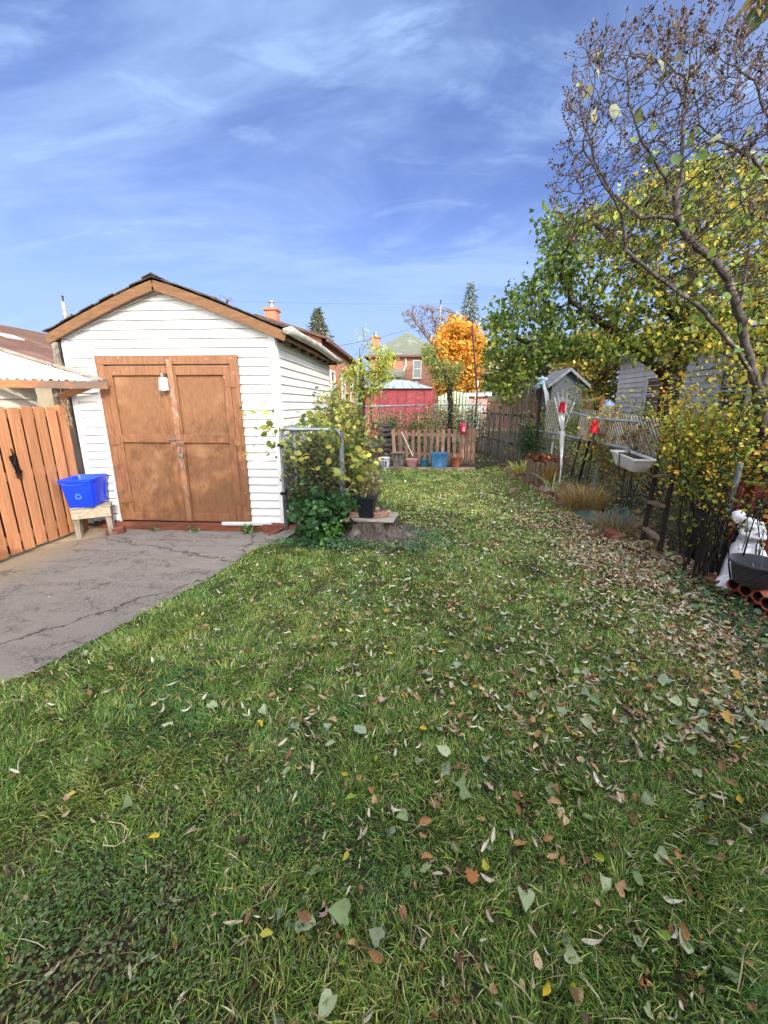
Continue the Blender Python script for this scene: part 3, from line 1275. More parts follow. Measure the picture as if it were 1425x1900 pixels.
ec = np.array((.0, .14))
for k in range(3):
    a = R(90 + 120 * k)
    ct, s_ = cos(a), sin(a)

    def E2(u, v):
        x = u * cos(a - pi / 2) - v * sin(a - pi / 2)
        z = u * sin(a - pi / 2) + v * cos(a - pi / 2)
        return EP(ec[0] + x, ec[1] + z)
    q.add([E2(-.034, .002), E2(-.016, .034), E2(.006, .034), E2(.010, .026), E2(-.010, .024), E2(-.024, -.002)], [(0, 5, 4, 1), (1, 4, 3, 2)])
    q.add([E2(.004, .040), E2(.026, .022), E2(.002, .014)], [(0, 2, 1)])
q.build('recycling_emblem', mat('pale_blue_print', '#5b86ee', '#4d78e0', 5, .4), bl)

# ================================================================== chain link gate by the garage, posts
M_galv = mat('galvanised', '#9ba3a6', '#7c8487', 12, .4, .1, metal=.7)
M_galvd = mat('galvanised_dull', '#8d9496', '#666c6e', 8, .55, .1, metal=.35)


def chain(mb, o, ux, uz, w, h, sp=.055, r=.0016, skew=0):
    """diagonal wires of a chain link mesh on the plane o + s*ux + t*uz"""
    o, ux, uz = np.array(o, float), np.array(ux, float), np.array(uz, float)
    n = np.cross(ux, uz)
    for sgn in (1, -1):
        c = -h
        while c < w:
            s0, t0 = c, 0.0
            s1, t1 = c + h, h
            if s0 < 0:
                t0 -= s0
                s0 = 0
            if s1 > w:
                t1 -= (s1 - w)
                s1 = w
            if t1 > t0 + .01:
                a, b_ = (s0, t0), (s1, t1)
                if sgn < 0:
                    a, b_ = (w - s0, t0), (w - s1, t1)
                mb.tube([o + ux * a[0] + uz * a[1] + n * .002 * sgn, o + ux * b_[0] + uz * b_[1] + n * .002 * sgn], r, 3, cap=False)
            c += sp * 1.414


gA, gB = np.array((-1.57, 4.93, 0)), np.array((-.83, 4.88, 0))
gt = thing('chain_link_gate', 'grey tubular chain link gate panel standing open by the garage corner, grown over with vines', 'gate', (-1.2, 4.9, 0))
ux = (gB - gA) / np.linalg.norm(gB - gA)


def GPt(s, z):
    return gA + ux * s + np.array((0, 0, z))


w_, z0, z1, rr = .74, .27, 1.31, .08
pts = []
for (cx, cz, a0) in ((rr, z0 + rr, 180), (w_ - rr, z0 + rr, 270), (w_ - rr, z1 - rr, 0), (rr, z1 - rr, 90)):
    for k in range(5):
        a = R(a0 + 90 * k / 4)
        pts.append(GPt(cx + rr * cos(a), cz + rr * sin(a)))
pts.append(pts[0])
q = MB()
q.tube(pts, .021, 10)
q.build('frame', M_galv, gt, smooth=True)
q = MB()
chain(q, GPt(.03, z0 + .02), ux, (0, 0, 1), w_ - .06, z1 - z0 - .05)
q.build('mesh', M_galvd, gt)
for zc in (.52, 1.12):
    q = MB()
    q.box(GPt(-.01, zc), (.07, .06, .035), jit=.004)
    q.build('hinge', mat('black_iron', '#15130f'), gt, bevel=.004)
q = MB()
q.tube([GPt(.16, 0) + np.array((0, .06, 0)), GPt(.15, 1.36) + np.array((0, .06, 0))], .026, 10)
tag(q.build('fence_post', M_galvd, org=GPt(.16, 0) + np.array((0, .06, 0)), smooth=True), 'round grey metal post behind the vine-covered chain link gate', 'post')
q = MB()
q.tube([GPt(.005, 0), GPt(.005, .5)], .03, 10)
tag(q.build('gate_post', mat('dark_steel', '#4a4c4e', '#35373a', 10, .6), org=GPt(.005, 0), smooth=True), 'short dark steel post at the foot of the garage corner', 'post')
q = MB()
q.tube([GPt(w_ + .02, 0), GPt(w_ + .015, 1.28)], .024, 10)
tag(q.build('gate_post', M_galvd, org=GPt(w_ + .02, 0), smooth=True), 'grey metal post at the free side of the chain link gate', 'post')

# ================================================================== stump with board, bricks and planter
sc = np.array((-.42, 4.86, 0))
M_stump = mat('stump_bark', '#7d7164', '#40362e', 5, .95, 1.5, 22, stretch=(9, 9, 1), c3='#9a8f80', scale3=6, lo3=.52)
st_ = thing('tree_stump', 'gnarled grey tree stump on the lawn edge with spreading roots', 'stump', tuple(sc))
V, Fc = [], []
n = 144
prof = [(.52, 0, .0), (.42, .03, .15), (.30, .08, .6), (.27, .14, .85), (.255, .2, 1.0), (.25, .245, 1.0)]
rs = np.random.default_rng(5)
ph = rs.random(8) * 6
for (r0, z, e) in prof:
    for k in range(n):
        a = 2 * pi * k / n
        flare = (1 - e) * (.5 * max(0, sin(4 * a + ph[0])) ** 2 + .3 * max(0, sin(7 * a + ph[1])) ** 2 + .22 * max(0, cos(a - .2)))
        rr = r0 * (1 + flare * .75) * (1 + .06 * sin(11 * a + ph[2]) + .05 * sin(23 * a + ph[3] + z * 9) + .03 * sin(41 * a + z * 12))
        V.append((sc[0] + rr * cos(a) * 1.1, sc[1] + rr * sin(a), z + (.015 * sin(5 * a) if z > .1 else 0)))
for j in range(len(prof) - 1):
    for k in range(n):
        k2 = (k + 1) % n
        Fc.append((j * n + k, j * n + k2, (j + 1) * n + k2, (j + 1) * n + k))
Fc.append(tuple((len(prof) - 1) * n + k for k in range(n)))
b = MB()
b.add(V, Fc)
b.build('trunk', M_stump, st_, smooth=True)
q = MB()
for a, L in ((-2.3, .5), (-1.2, .42), (-.3, .6), (.4, .5), (2.7, .45)):
    p0 = sc + np.array((cos(a) * .2, sin(a) * .2, .09))
    q.tube([p0, sc + np.array((cos(a) * L * .7, sin(a) * L * .7, .05)), sc + np.array((cos(a + .15) * L, sin(a + .15) * L, -.01))], [.075, .05, .012], 8)
q.build('root', M_stump, st_, smooth=True)
q = MB()
q.box(sc + np.array((-.05, -.02, .262)), (.62, .4, .022), (R(1), 0, R(-7)), jit=.01)
tag(q.build('board', mat('board_grey', '#a1968a', '#83796c', 5, .9, .4, 26, stretch=(1, 6, 1)), org=sc + np.array((-.05, -.02, .25)), bevel=.003), 'flat weathered board laid over the tree stump', 'board')
brick(tuple(sc + np.array((-.235, -.075, .276))), R(4), 'pale brick on the stump board left of the black planter', M_bricko, d=(.2, .1, .062))
brick(tuple(sc + np.array((.07, -.07, .276))), R(28), 'orange brick with core holes on the stump board right of the black planter', M_bricko, hole=True, d=(.2, .1, .062))
pl = thing('square_planter', 'square black plastic planter with a thin sapling on the tree stump', 'planter', tuple(sc + np.array((-.05, -.05, .274))))
pc = sc + np.array((-.10, -.06, .274))
M_black = mat('black_plastic', '#14181f', '#0e1116', 5, .4, spec=.4)


def sqring(h, z, c, rz=0):
    return [np.array((x * h, y * h, z)) @ rotm(0, 0, rz).T + c for x, y in ((-1, -1), (1, -1), (1, 1), (-1, 1))]


q = MB()
rg = [sqring(h, z, pc, R(-6)) for h, z in ((.078, 0), (.108, .235), (.12, .235), (.122, .262), (.108, .262), (.10, .21))]
V = [p for r_ in rg for p in r_]
Fc = [(j * 4 + k, j * 4 + (k + 1) % 4, (j + 1) * 4 + (k + 1) % 4, (j + 1) * 4 + k) for j in range(5) for k in range(4)] + [(3, 2, 1, 0)]
q.add(V, Fc)
q.build('pot', M_black, pl, bevel=.004)
q = MB()
q.add(sqring(.099, .205, pc, R(-6)), [(0, 1, 2, 3)])
q.build('potting_soil', M_bed, pl)

# ================================================================== row of pots at the low picket fence
M_picket = mat('picket_wood', '#a27e68', '#7d6252', 5, .85, .4, 26, stretch=(7, 7, .8), rnd=.35)
pf = thing('picket_fence', 'low leaning fence of weathered brown pickets behind the row of pots', 'fence', (.6, 11.2, 0))
q = MB()
nP = 13
for k in range(nP):
    u = 734 + (864 - 734) * k / (nP - 1)
    p = py(u, 860, 11.2)
    lean = R(-5 + 5 * min(1, k / 4)) + rr_.uniform(-.02, .02)
    hgt = .93 + rr_.uniform(-.03, .02)
    lx = p[0]
    q.box((lx - sin(-lean) * .45, 11.18, hgt / 2 + .02), (.085, .02, hgt), (0, lean, 0), jit=.006)
q.box((py(876, 860, 11.16)[0], 11.16, .5), (.1, .04, .96), jit=.004)
q.build('pickets', M_picket, pf, bevel=.003)
for zc in (.28, .8):
    q = MB()
    q.bar((py(728, 860, 11.23)[0], 11.215, zc + .03), (py(885, 860, 11.23)[0], 11.215, zc - .01), .03, .08)
    q.build('rail', M_picket, pf)
for u in (730, 857, 869):
    p = py(u, 862, 11.12)
    q = MB()
    q.box((p[0], 11.13 if u != 730 else 11.27, .5), (.085, .05, 1.03 if u != 730 else .9), jit=.004)
    q.build('post', M_picket, pf)

q = MB()
q.box((.55, 10.42, .03), (2.15, .3, .045), (0, 0, R(-.5)), jit=.01)
tag(q.build('plank', mat('plank', '#8d7a68', '#6b5c4e', 5, .9, .4, 20), org=(.55, 10.42, 0)), 'long low plank on the lawn edge under the row of pots', 'plank')
q = MB()
q.box((.6, 10.72, .03), (2.3, .5, .05), jit=.01)
tag(q.build('paving_strip', M_bed, org=(.6, 10.72, 0)), kind='structure')


def bucket(name, lab, u, Y, r0, r1, h, mt, cat, rimw=.012, zb=.055, fill=None, squash=1.0):
    p = py(u, 860, Y)
    c = np.array((p[0], Y, zb))
    t = thing(name, lab, cat, tuple(c))
    q = MB()
    q.lathe([(r0 * .96, 0), (r0, .01), (r1 * .99, h * .86), (r1, h * .87), (r1 + rimw, h * .88), (r1 + rimw, h), (r1, h), (r1 * .95, h * .9), (r0 * .9, .03)], c, 28, 1, squash)
    q.build('bowl', mt, t, smooth=True)
    if fill:
        q = MB()
        q.lathe([(r1 * .96, h * .86), (r1 * .5, h * .9), (.01, h * .93)], c, 20, 1, squash, wob=.05)
        q.build('soil_fill', fill, t, smooth=True)
    return t, c


t, c = bucket('pail', 'white plastic pail with a blue and black picture label behind the wooden stool', 715, 10.45, .095, .112, .28, mat('white_plastic', '#e3e3e6', '#d2d3d8', 5, .4), 'pail', zb=.01)
q = MB()
for a0, a1, z0, z1, nm in ((-115, -72, .05, .19, 'navy'), ):
    A = np.linspace(R(a0), R(a1), 8)
    V = [(c[0] + .1065 * cos(a), c[1] + .1065 * sin(a), c[2] + z) for z in (z0, z1) for a in A]
    q.add(V, [(k, k + 1, 8 + k + 1, 8 + k) for k in range(7)])
q.build('picture_label', mat('label_navy', '#27364f', '#101318', 25, .5, lo=.45, hi=.5), t)
q = MB()
for a0, a1, z0, z1 in ((-105, -88, .06, .15), (-103, -94, .15, .18), (-112, -75, .205, .215)):
    A = np.linspace(R(a0), R(a1), 5)
    V = [(c[0] + .1095 * cos(a), c[1] + .1095 * sin(a), c[2] + z) for z in (z0, z1) for a in A]
    q.add(V, [(k, k + 1, 5 + k + 1, 5 + k) for k in range(4)])
q.build('label_figure', mat('label_white', '#c9d3dd', '#93a4b8', 30, .5), t)
t = thing('wooden_stool', 'grey wooden stool with a flat top between the white pail and the pink pot', 'stool', (-.33, 10.62, 0))
q = MB()
for k in range(5):
    q.box((-.42 + k * .053, 10.5, .19), (.049, .03, .37), jit=.006)
    q.box((-.42 + k * .053, 10.74, .19), (.049, .03, .37), jit=.006)
q.box((-.435, 10.62, .19), (.03, .26, .37), jit=.006)
q.box((-.195, 10.62, .19), (.03, .26, .37), jit=.006)
q.build('side_boards', mat('stool_wood', '#77706a', '#5b554f', 6, .9, .5, 26, stretch=(7, 7, 1), rnd=.3), t, bevel=.003)
q = MB()
q.box((-.325, 10.62, .39), (.36, .33, .025), (0, R(-1), 0), jit=.01)
q.build('top', mat('stool_top', '#85705e', '#66574a', 6, .9, .3), t, bevel=.003)
bucket('flower_pot', 'pale pink round flower pot beside the wooden stool', 764, 10.5, .11, .145, .19, mat('pink_plastic', '#d09a98', '#bd8583', 5, .6), 'flower pot', fill=M_bed)
bucket('flower_pot', 'small teal glazed pot between the pink pot and the blue tub', 787, 10.5, .07, .1, .18, mat('teal_glaze', '#2a7388', '#1f5f74', 5, .35), 'flower pot', fill=M_bed, zb=.055)
bucket('flower_pot', 'brown clay flower pot under the red feeder at the right end of the row', 846, 10.5, .095, .135, .25, mat('terracotta', '#9a5d46', '#84503d', 8, .8, .2), 'flower pot', fill=M_bed, rimw=.02)
t = thing('storage_tub', 'rectangular blue plastic tub between the teal pot and the clay pot', 'tub', (.72, 10.5, .055))
bc2, Rb2 = np.array((py(814, 860, 10.5)[0], 10.5, .055)), rotm(0, 0, R(2))
q = MB()
shell(q, [ringbox(.19, .13, 0), ringbox(.195, .135, .01), ringbox(.205, .145, .31), ringbox(.225, .165, .315), ringbox(.225, .165, .36), ringbox(.205, .145, .36), ringbox(.19, .13, .05)])
q.build('tub_body', mat('dusty_blue_plastic', '#3e6c93', '#4f7ea3', 5, .6, .1), t, smooth=True)
# thin white cane leaning on the fence
q = MB()
q.tube([py(766, 846, 10.55), py(745, 801, 11.1)], .014, 6)
tag(q.build('cane', mat('pale_cane', '#cfc6b4', '#b3a895', 8, .7), org=py(766, 846, 10.55)), 'pale cane leaning from the pink pot against the pickets', 'cane')
# red feeder on the last posts
t = thing('hanging_feeder', 'red and white plastic feeder hooked on the last picket post', 'feeder', tuple(py(859, 797, 11.0)))
c = py(859, 804, 11.02)
q = MB()
q.lathe([(.05, 0), (.085, .02), (.085, .2), (.07, .235), (.03, .26)], c, 18)
q.build('feeder_body', mat('red_plastic', '#c8173a', '#ad1030', 6, .35), t, smooth=True)
q = MB()
A = np.linspace(R(-110), R(-62), 7)
V = [(c[0] + .0875 * cos(a), c[1] + .0875 * sin(a), c[2] + z) for z in (.06, .17) for a in A]
q.add(V, [(k, k + 1, 7 + k + 1, 7 + k) for k in range(6)])
q.build('window_label', mat('label_pale', '#c9c5c5', '#8d8a8d', 30, .4), t)
q = MB()
q.tube([c + np.array((0.02, .0, .24)), c + np.array((0.02, .05, .29)), c + np.array((.02, .11, .2))], .008, 6)
q.build('hook', M_metal, t)

# ================================================================== RIGHT BORDER: chain link fence, pipes, trellis, odds and ends
M_rust = mat('rusty_dark_post', '#241d19', '#3a2c22', 14, .8, .4, 50)
M_pipe = mat('pale_pipe', '#aab4bc', '#8c969d', 8, .4, .1, metal=.35)
cf = thing('chain_link_fence', 'sagging grey chain link fence along the right border with a tubular top rail', 'fence', (3.0, 8, 0))
q = MB()
chain(q, (3.0, 3.9, .04), (0, 1, 0), (0, 0, 1), 8.2, .95, sp=.06, r=.0017)
q.build('mesh', M_galvd, cf)
q = MB()
q.tube([px(988, 797, 2.98), px(1040, 806, 2.97), px(1100, 819, 2.95), px(1166, 833, 2.93)], .021, 8)
q.build('top_rail', M_pipe, cf, smooth=True)
q = MB()
q.tube([px(944, 779, 2.98), px(960, 784, 2.97), px(977, 790, 2.98)], .021, 8)
q.build('top_rail', M_pipe, cf, smooth=True)
for yy, ln in ((11.3, 0), (9.1, .02), (6.9, .06), (3.95, .0)):
    q = MB()
    q.tube([(3.02, yy, 0), (3.02 + ln, yy, 1.08)], .024, 8)
    q.build('post', M_galvd, cf, smooth=True)
q = MB()
q.tube([px(1043, 760, 2.94), px(1060, 764, 2.9), px(1100, 776, 2.9), px(1140, 780, 2.9), px(1186, 783, 2.92)], .02, 8)
tag(q.build('loose_pipe', M_pipe, org=px(1100, 778, 2.9), smooth=True), 'bent pale pipe lying across the grey diagonal trellis, above the fence rail', 'pipe')


def lattice(name, lab, P0, P1, zb0, zt0, zb1, zt1, mt, sp, both, w=.03, rz_extra=0):
    """diagonal slats between two upright lines, clipped to the panel"""
    P0, P1 = np.array(P0, float), np.array(P1, float)
    L = np.linalg.norm(P1 - P0)
    ux = (P1 - P0) / L
    t = thing(name, lab, 'trellis', tuple((P0 + P1) / 2 + np.array((0, 0, zb0))))
    dirs_ = (1, -1) if both else (1,)
    nrm = np.cross(ux, (0, 0, 1))
    for sg in dirs_:
        q = MB()
        c = -2.5
        while c < L + 2.5:
            # line s = c + sg*t, t = height
            pts = []
            for tt in np.linspace(-.1, 1.9, 110):
                s_ = c + sg * tt * .95
                if s_ < 0 or s_ > L:
                    continue
                f = s_ / L
                lo, hi = zb0 + (zb1 - zb0) * f, zt0 + (zt1 - zt0) * f
                zz = tt + min(zb0, zb1)
                if lo <= zz <= hi:
                    pts.append(P0 + ux * s_ + np.array((0, 0, zz)) + nrm * .006 * sg)
            if len(pts) > 3:
                q.bar(pts[0], pts[-1], w, .008, up=nrm)
            c += sp
        q.build('slats', mt, t)
    return t


M_lat = mat('grey_lath', '#8f897d', '#6c675e', 8, .9, .3, 30, rnd=.4)
lattice('grey_trellis', 'grey diagonal slat trellis panel leaning behind the fence rail and the red cup', (3.06, 5.35, 0), (3.06, 7.9, 0), .93, 1.42, .98, 1.52, M_lat, .075, False, .034)
lattice('pale_trellis', 'pale diamond trellis strip standing between the dark pole and the white rods', (3.02, 8.75, 0), (3.0, 9.65, 0), .85, 1.62, .9, 1.72, mat('pale_lath', '#bdb9a6', '#9b9785', 8, .85, .2, 30, rnd=.3), .13, True, .032)

# dark leaning stakes
stakes = [((1077, 815, 2.9), (1058, 893), 'dark steel stake leaning left behind the fence, nearest the wooden log planter', .03),
          ((1094, 818, 2.86), (1068, 915), 'thick dark steel stake leaning beside the pale twin stake', .034),
          ((1104, 818, 2.9), (1086, 905), 'slim dark stake behind the pale twin stake, left of the white basin', .016),
          ((1163, 850, 2.88), (1150, 940), 'left of two dark stakes under the white basin', .022),
          ((1176, 850, 2.88), (1165, 932), 'right of two dark stakes under the white basin', .027)]
for (a, bt, lab, w) in stakes:
    top = px(*a)
    bot = gp(bt[0], bt[1])
    q = MB()
    q.bar(bot, top, w, w * .7, up=(0, -1, .1))
    tag(q.build('stake', M_rust, org=bot), lab, 'stake')
top, bot = px(1100, 818, 2.86), gp(1079, 912)
q = MB()
q.bar(bot, top, .03, .012, up=(0, -1, .1))
tag(q.build('stake', M_galvd, org=bot), 'pale grey flat stake between two dark stakes under the grey trellis', 'stake')

# dark pole with cloth at its head
t = thing('cloth_topped_pole', 'dark wooden pole with a blue and white cloth tied to its top', 'pole', tuple(px(993, 862, 2.93) * np.array((1, 1, 0))))
tp, bt = px(1004, 712, 2.95), px(993, 862, 2.93)
bt[2] = 0
q = MB()
q.tube([bt, (bt + tp) / 2 + np.array((.01, 0, 0)), tp], .035, 8)
q.build('pole', M_rust, t, smooth=True)
q = MB()
for k in range(14):
    q.ball(tp + np.array((rs.normal() * .04, rs.normal() * .05, rs.normal() * .07 + .03)), (.05, .05, .06), 8, 6, (rs.random() * 3, rs.random() * 3, 0))
q.build('cloth', mat('blue_white_cloth', '#cfdde2', '#5fa3b8', 14, .8, .4, lo=.45, hi=.55), t, smooth=True)
q = MB()
pa = tp + np.array((.03, -.02, .02))
for k in range(3):
    q.tube([pa, pa + np.array((.05 * (k + .3), -.2 + .06 * k, -.25)), pa + np.array((.05 * (k + 1), -.32 + .1 * k, -.62 - .05 * k))], [.025, .018, .008], 6)
q.build('cloth_tail', mat('white_cloth', '#dfe1e0', '#bfc4c6', 12, .8, .3), t, smooth=True)

# fan of white rods tied together
t = thing('rod_bundle', 'fan of thin white rods tied at the waist and standing in a white sleeve', 'rods', tuple(px(1041, 858, 2.86) * np.array((1, 1, 0))))
M_rod = mat('white_rod', '#e2e4e6', '#cfd2d6', 8, .4)
neck = px(1043, 803, 2.86)
base_ = px(1041, 868, 2.86)
for u, v in ((1029, 737), (1035, 728), (1044, 724), (1053, 728), (1065, 748), (1039, 745)):
    q = MB()
    tp = px(u, v, 2.86 + rs.uniform(-.05, .05))
    q.tube([base_, neck, tp], [.01, .011, .011], 6)
    q.build('rod', M_rod, t)
q = MB()
q.tube([neck + np.array((0, 0, .03)), px(1042, 830, 2.86), base_], [.05, .035, .012], 8)
q.tube([base_, base_ * np.array((1, 1, 0)) + np.array((0, 0, .0))], [.012, .012], 6)
q.build('sleeve', M_rod, t, smooth=True)
q = MB()
q.tube([neck + np.array((-.05, 0, .02)), neck + np.array((.05, 0, -.02)), neck + np.array((.055, .03, 0))], .008, 5)
q.tube([px(1033, 757, 2.85), px(1049, 762, 2.85), px(1056, 775, 2.85)], .008, 5)
q.build('tie', M_rod, t)
for (u, v, X, lab) in ((1043, 756, 2.82, 'red plastic cup upside down on the white rods'), (1103, 792, 2.84, 'red plastic cup stuck on a stake in front of the grey trellis')):
    c = px(u, v, X)
    q = MB()
    q.lathe([(.062, -.09), (.066, -.085), (.055, .0), (.052, .02), (.045, .03), (.05, .05), (.047, .085), (.035, .1), (.01, .102)], c, 18)
    o = q.build('red_cup', mat('red_cup', '#e0122b', '#c40f25', 6, .35), org=c, smooth=True)
    tag(o, lab, 'cup')
q = MB()
q.bar(gp(1088, 902), px(1103, 800, 2.84), .014, .01, up=(0, -1, 0))
tag(q.build('stake', M_rust, org=gp(1088, 902)), 'thin dark stake that carries the red cup before the trellis', 'stake')

# white basin used as a planter
t = thing('hanging_basin', 'white plastic basin with dead stems fixed to the fence above two stakes', 'basin', tuple(px(1175, 845, 2.82)))
a_, b_ = px(1142, 836, 2.86), px(1212, 828, 2.80)
cz = (a_ + b_) / 2
L = np.linalg.norm(b_[:2] - a_[:2])
ang = math.atan2(b_[1] - a_[1], b_[0] - a_[0])
bc2, Rb2 = np.array((cz[0], cz[1], a_[2] - .17)), rotm(0, R(3), ang)
q = MB()
hx = L * .37
shell(q, [ringbox(hx * .72, .08, 0), ringbox(hx * .76, .09, .01), ringbox(hx * .94, .12, .15), ringbox(hx, .135, .155), ringbox(hx, .135, .175), ringbox(hx * .92, .11, .175), ringbox(hx * .74, .08, .03)])
for sx_ in (-.5, 0, .5):
    q.bar(QP((sx_ * hx, .093, .02)), QP((sx_ * hx * 1.2, .123, .15)), .012, .01, up=(0, 1, 0))
    q.bar(QP((sx_ * hx, -.093, .02)), QP((sx_ * hx * 1.2, -.123, .15)), .012, .01, up=(0, 1, 0))
q.build('basin', M_trimw, t, smooth=True)
q = MB()
q.add([QP((x, y, .15)) for x, y in ((-hx * .9, -.108), (hx * .9, -.108), (hx * .9, .108), (-hx * .9, .108))], [(0, 1, 2, 3)])
q.build('potting_soil', M_bed, t)
q = MB()
q.bar(QP((.0, .13, -.02)), QP((-.02, .145, .2)), .012, .006, up=(0, 1, 0))
q.bar(QP((.0, -.13, -.02)), QP((-.02, -.145, .2)), .012, .006, up=(0, 1, 0))
q.build('strap', M_rust, t)

# ladder
t = thing('ladder', 'dark old wooden ladder leaning on the fence among the bushes', 'ladder', tuple(gp(1206, 1020)))
lb, rb = gp(1190, 1010), gp(1222, 1030)
lt, rt = px(1222, 850, 3.06), px(1257, 830, 3.02)
M_lad = mat('ladder_wood', '#1c1613', '#2c231d', 8, .85, .3, 30)
for a, c_ in ((lb, lt), (rb, rt)):
    q = MB()
    q.bar(a, c_, .03, .055, up=(0, -1, .3))
    q.build('rail', M_lad, t, bevel=.003)
for f in (.16, .46, .76):
    q = MB()
    q.bar(lb + (lt - lb) * (f + .02), rb + (rt - rb) * (f - .02), .06, .036, up=(0, -.3, 1))
    q.build('rung', mat('rung_wood', '#8d7866', '#6e5b4c', 8, .85, .3), t, bevel=.003)

# green tarpaulin crumpled on the bed
def crumple(name, lab, c, rx, ry, h, mt, seed, cat):
    n_ = 34
    X, Y = np.meshgrid(np.linspace(-1, 1, n_), np.linspace(-1, 1, n_))
    d = np.sqrt(X ** 2 + Y ** 2)
    Zn = vnoise(X * 2 + seed, Y * 2, 1.3, 4)
    Rg = np.abs(vnoise(X + seed, Y, 2.1, 3, 4) - .5) * 2
    Z = h * np.clip(1 - d ** 2 * .8, 0, 1) * (.25 + 1.1 * Zn) - h * Rg * .7 * np.clip(1.2 - d, 0, 1)
    xx = c[0] + rx * X * (.8 + .5 * vnoise(X, Y + seed, 1.2, 3))
    yy = c[1] + ry * Y * (.8 + .5 * vnoise(X + 9, Y + seed, 1.2, 3))
    V = np.stack([xx, yy, c[2] + np.maximum(Z, .005)], -1).reshape(-1, 3)
    Fc = [(j * n_ + i, j * n_ + i + 1, (j + 1) * n_ + i + 1, (j + 1) * n_ + i) for j in range(n_ - 1) for i in range(n_ - 1) if d[j, i] < 1.15]
    q = MB()
    q.add(V, Fc)
    o = q.build(name, mt, org=c, smooth=True)
    md = o.modifiers.new('th', 'SOLIDIFY')
    md.thickness = .004
    return tag(o, lab, cat)


M_tarp = mat('green_tarp', '#4c5c52', '#34423b', 5, .55, .3, 16, spec=.4)
crumple('tarpaulin', 'crumpled grey green tarpaulin standing up around the feet of the stakes', (2.8, 5.5, 0), .2, .24, .4, M_tarp, 3.3, 'tarpaulin')
crumple('tarpaulin', 'flat grey green tarpaulin end lying beside the dry grass clump', (2.62, 5.95, 0), .2, .32, .14, M_tarp, 8.1, 'tarpaulin')

# palisade planter of half logs
pcx = gp(1016, 902)
t = thing('log_planter', 'round planter of upright brown half logs filled with dead leaves', 'planter', tuple(pcx + np.array((0, .3, 0))))
cc = pcx + np.array((.0, .3, 0))
q = MB()
for k in range(22):
    a = 2 * pi * k / 22
    hgt = .48 + rs.uniform(-.02, .02)
    q.tube([cc + np.array((.31 * cos(a), .31 * sin(a), 0)), cc + np.array((.31 * cos(a), .31 * sin(a), hgt))], .045, 8)
q.build('log_wall', mat('log_tan', '#85725c', '#5c4c3e', 8, .9, .5, 30, stretch=(8, 8, 1), rnd=.4), t, smooth=True)
q = MB()
q.lathe([(.29, .38), (.2, .45), (.01, .5)], cc, 18, wob=.08)
q.build('soil_fill', M_bed, t)
P_ = cc + np.stack([rs.normal(size=260) * .16, rs.normal(size=260) * .16, .47 + rs.random(260) * .08], 1)
leaves('dead_leaf_fill', P_, .09, pal(260, ['#6b3a28', '#8c5238', '#3f2a20', '#a87450'], [3, 3, 2, 1]), leafmat('dead_leaf', .8, .15), t, droop=-.2, r=rs)
# white scroll ornament at its rim
c = px(986, 855, 2.62)
q = MB()
for dx, dz in ((0, .0), (.02, -.1)):
    q.tube([c + np.array((dx + .035 * cos(a) * (1 - .1 * a), 0, dz + .045 * sin(a) * (1 - .1 * a))) for a in np.linspace(.3, 5.4, 12)], .014, 6)
q.tube([c + np.array((.02, 0, -.14)), c + np.array((.02, 0, -c[2]))], .008, 6)
tag(q.build('scroll_ornament', M_trimw, org=c, smooth=True), 'small white scroll ornament on a stem at the left rim of the log planter', 'ornament')

# brick edging, one by one
eb = [(928, 866, 0), (938, 873, .2), (948, 879, -.3), (958, 886, .1), (969, 892, .4), (982, 899, -.2), (992, 905, .3), (1002, 913, 0), (1014, 919, -.4), (1032, 930, .2), (1041, 938, .5), (1056, 944, -.1), (1064, 936, .2)]
ORD = ['farthest', 'second', 'third', 'fourth', 'fifth', 'sixth', 'seventh', 'eighth', 'ninth', 'tenth', 'eleventh', 'twelfth', 'nearest']
for i, (u, v, a) in enumerate(eb):
    p = gp(u + 4, v)
    brick((p[0], p[1], 0), R(60) + a * 1.2, '%s old brick of the crooked row edging the right border bed' % ORD[i], [M_brick, M_bricko, M_brick][i % 3], d=(.2, .1, .07 + .02 * (i % 2)), tilt=(rs.uniform(-.15, .15), rs.uniform(-.2, .2)), group='bricks edging the border bed')
for (u, v, lab, mt, rz, dd) in ((952, 912, 'single brick lying on the grass in front of the brick edging', M_bricko, .1, (.2, .1, .06)),
                               (1012, 914, 'pale grey brick by the foot of the log planter', mat('grey_brick', '#9a9088', '#7f766f', 14, .9, .4), .6, (.26, .12, .08)),
                               (1038, 906, 'orange brick standing on end by the log planter', M_bricko, .3, (.12, .1, .17)),
                               (1130, 1000, 'large red brick half covered by stems at the near end of the edging', M_brick, .5, (.24, .12, .12)),
                               (1146, 1004, 'orange brown brick under dry stems beside the ladder foot', M_bricko, -.2, (.2, .1, .08))):
    p = gp(u, v)
    brick((p[0], p[1], 0), R(50) + rz, lab, mt, d=dd)

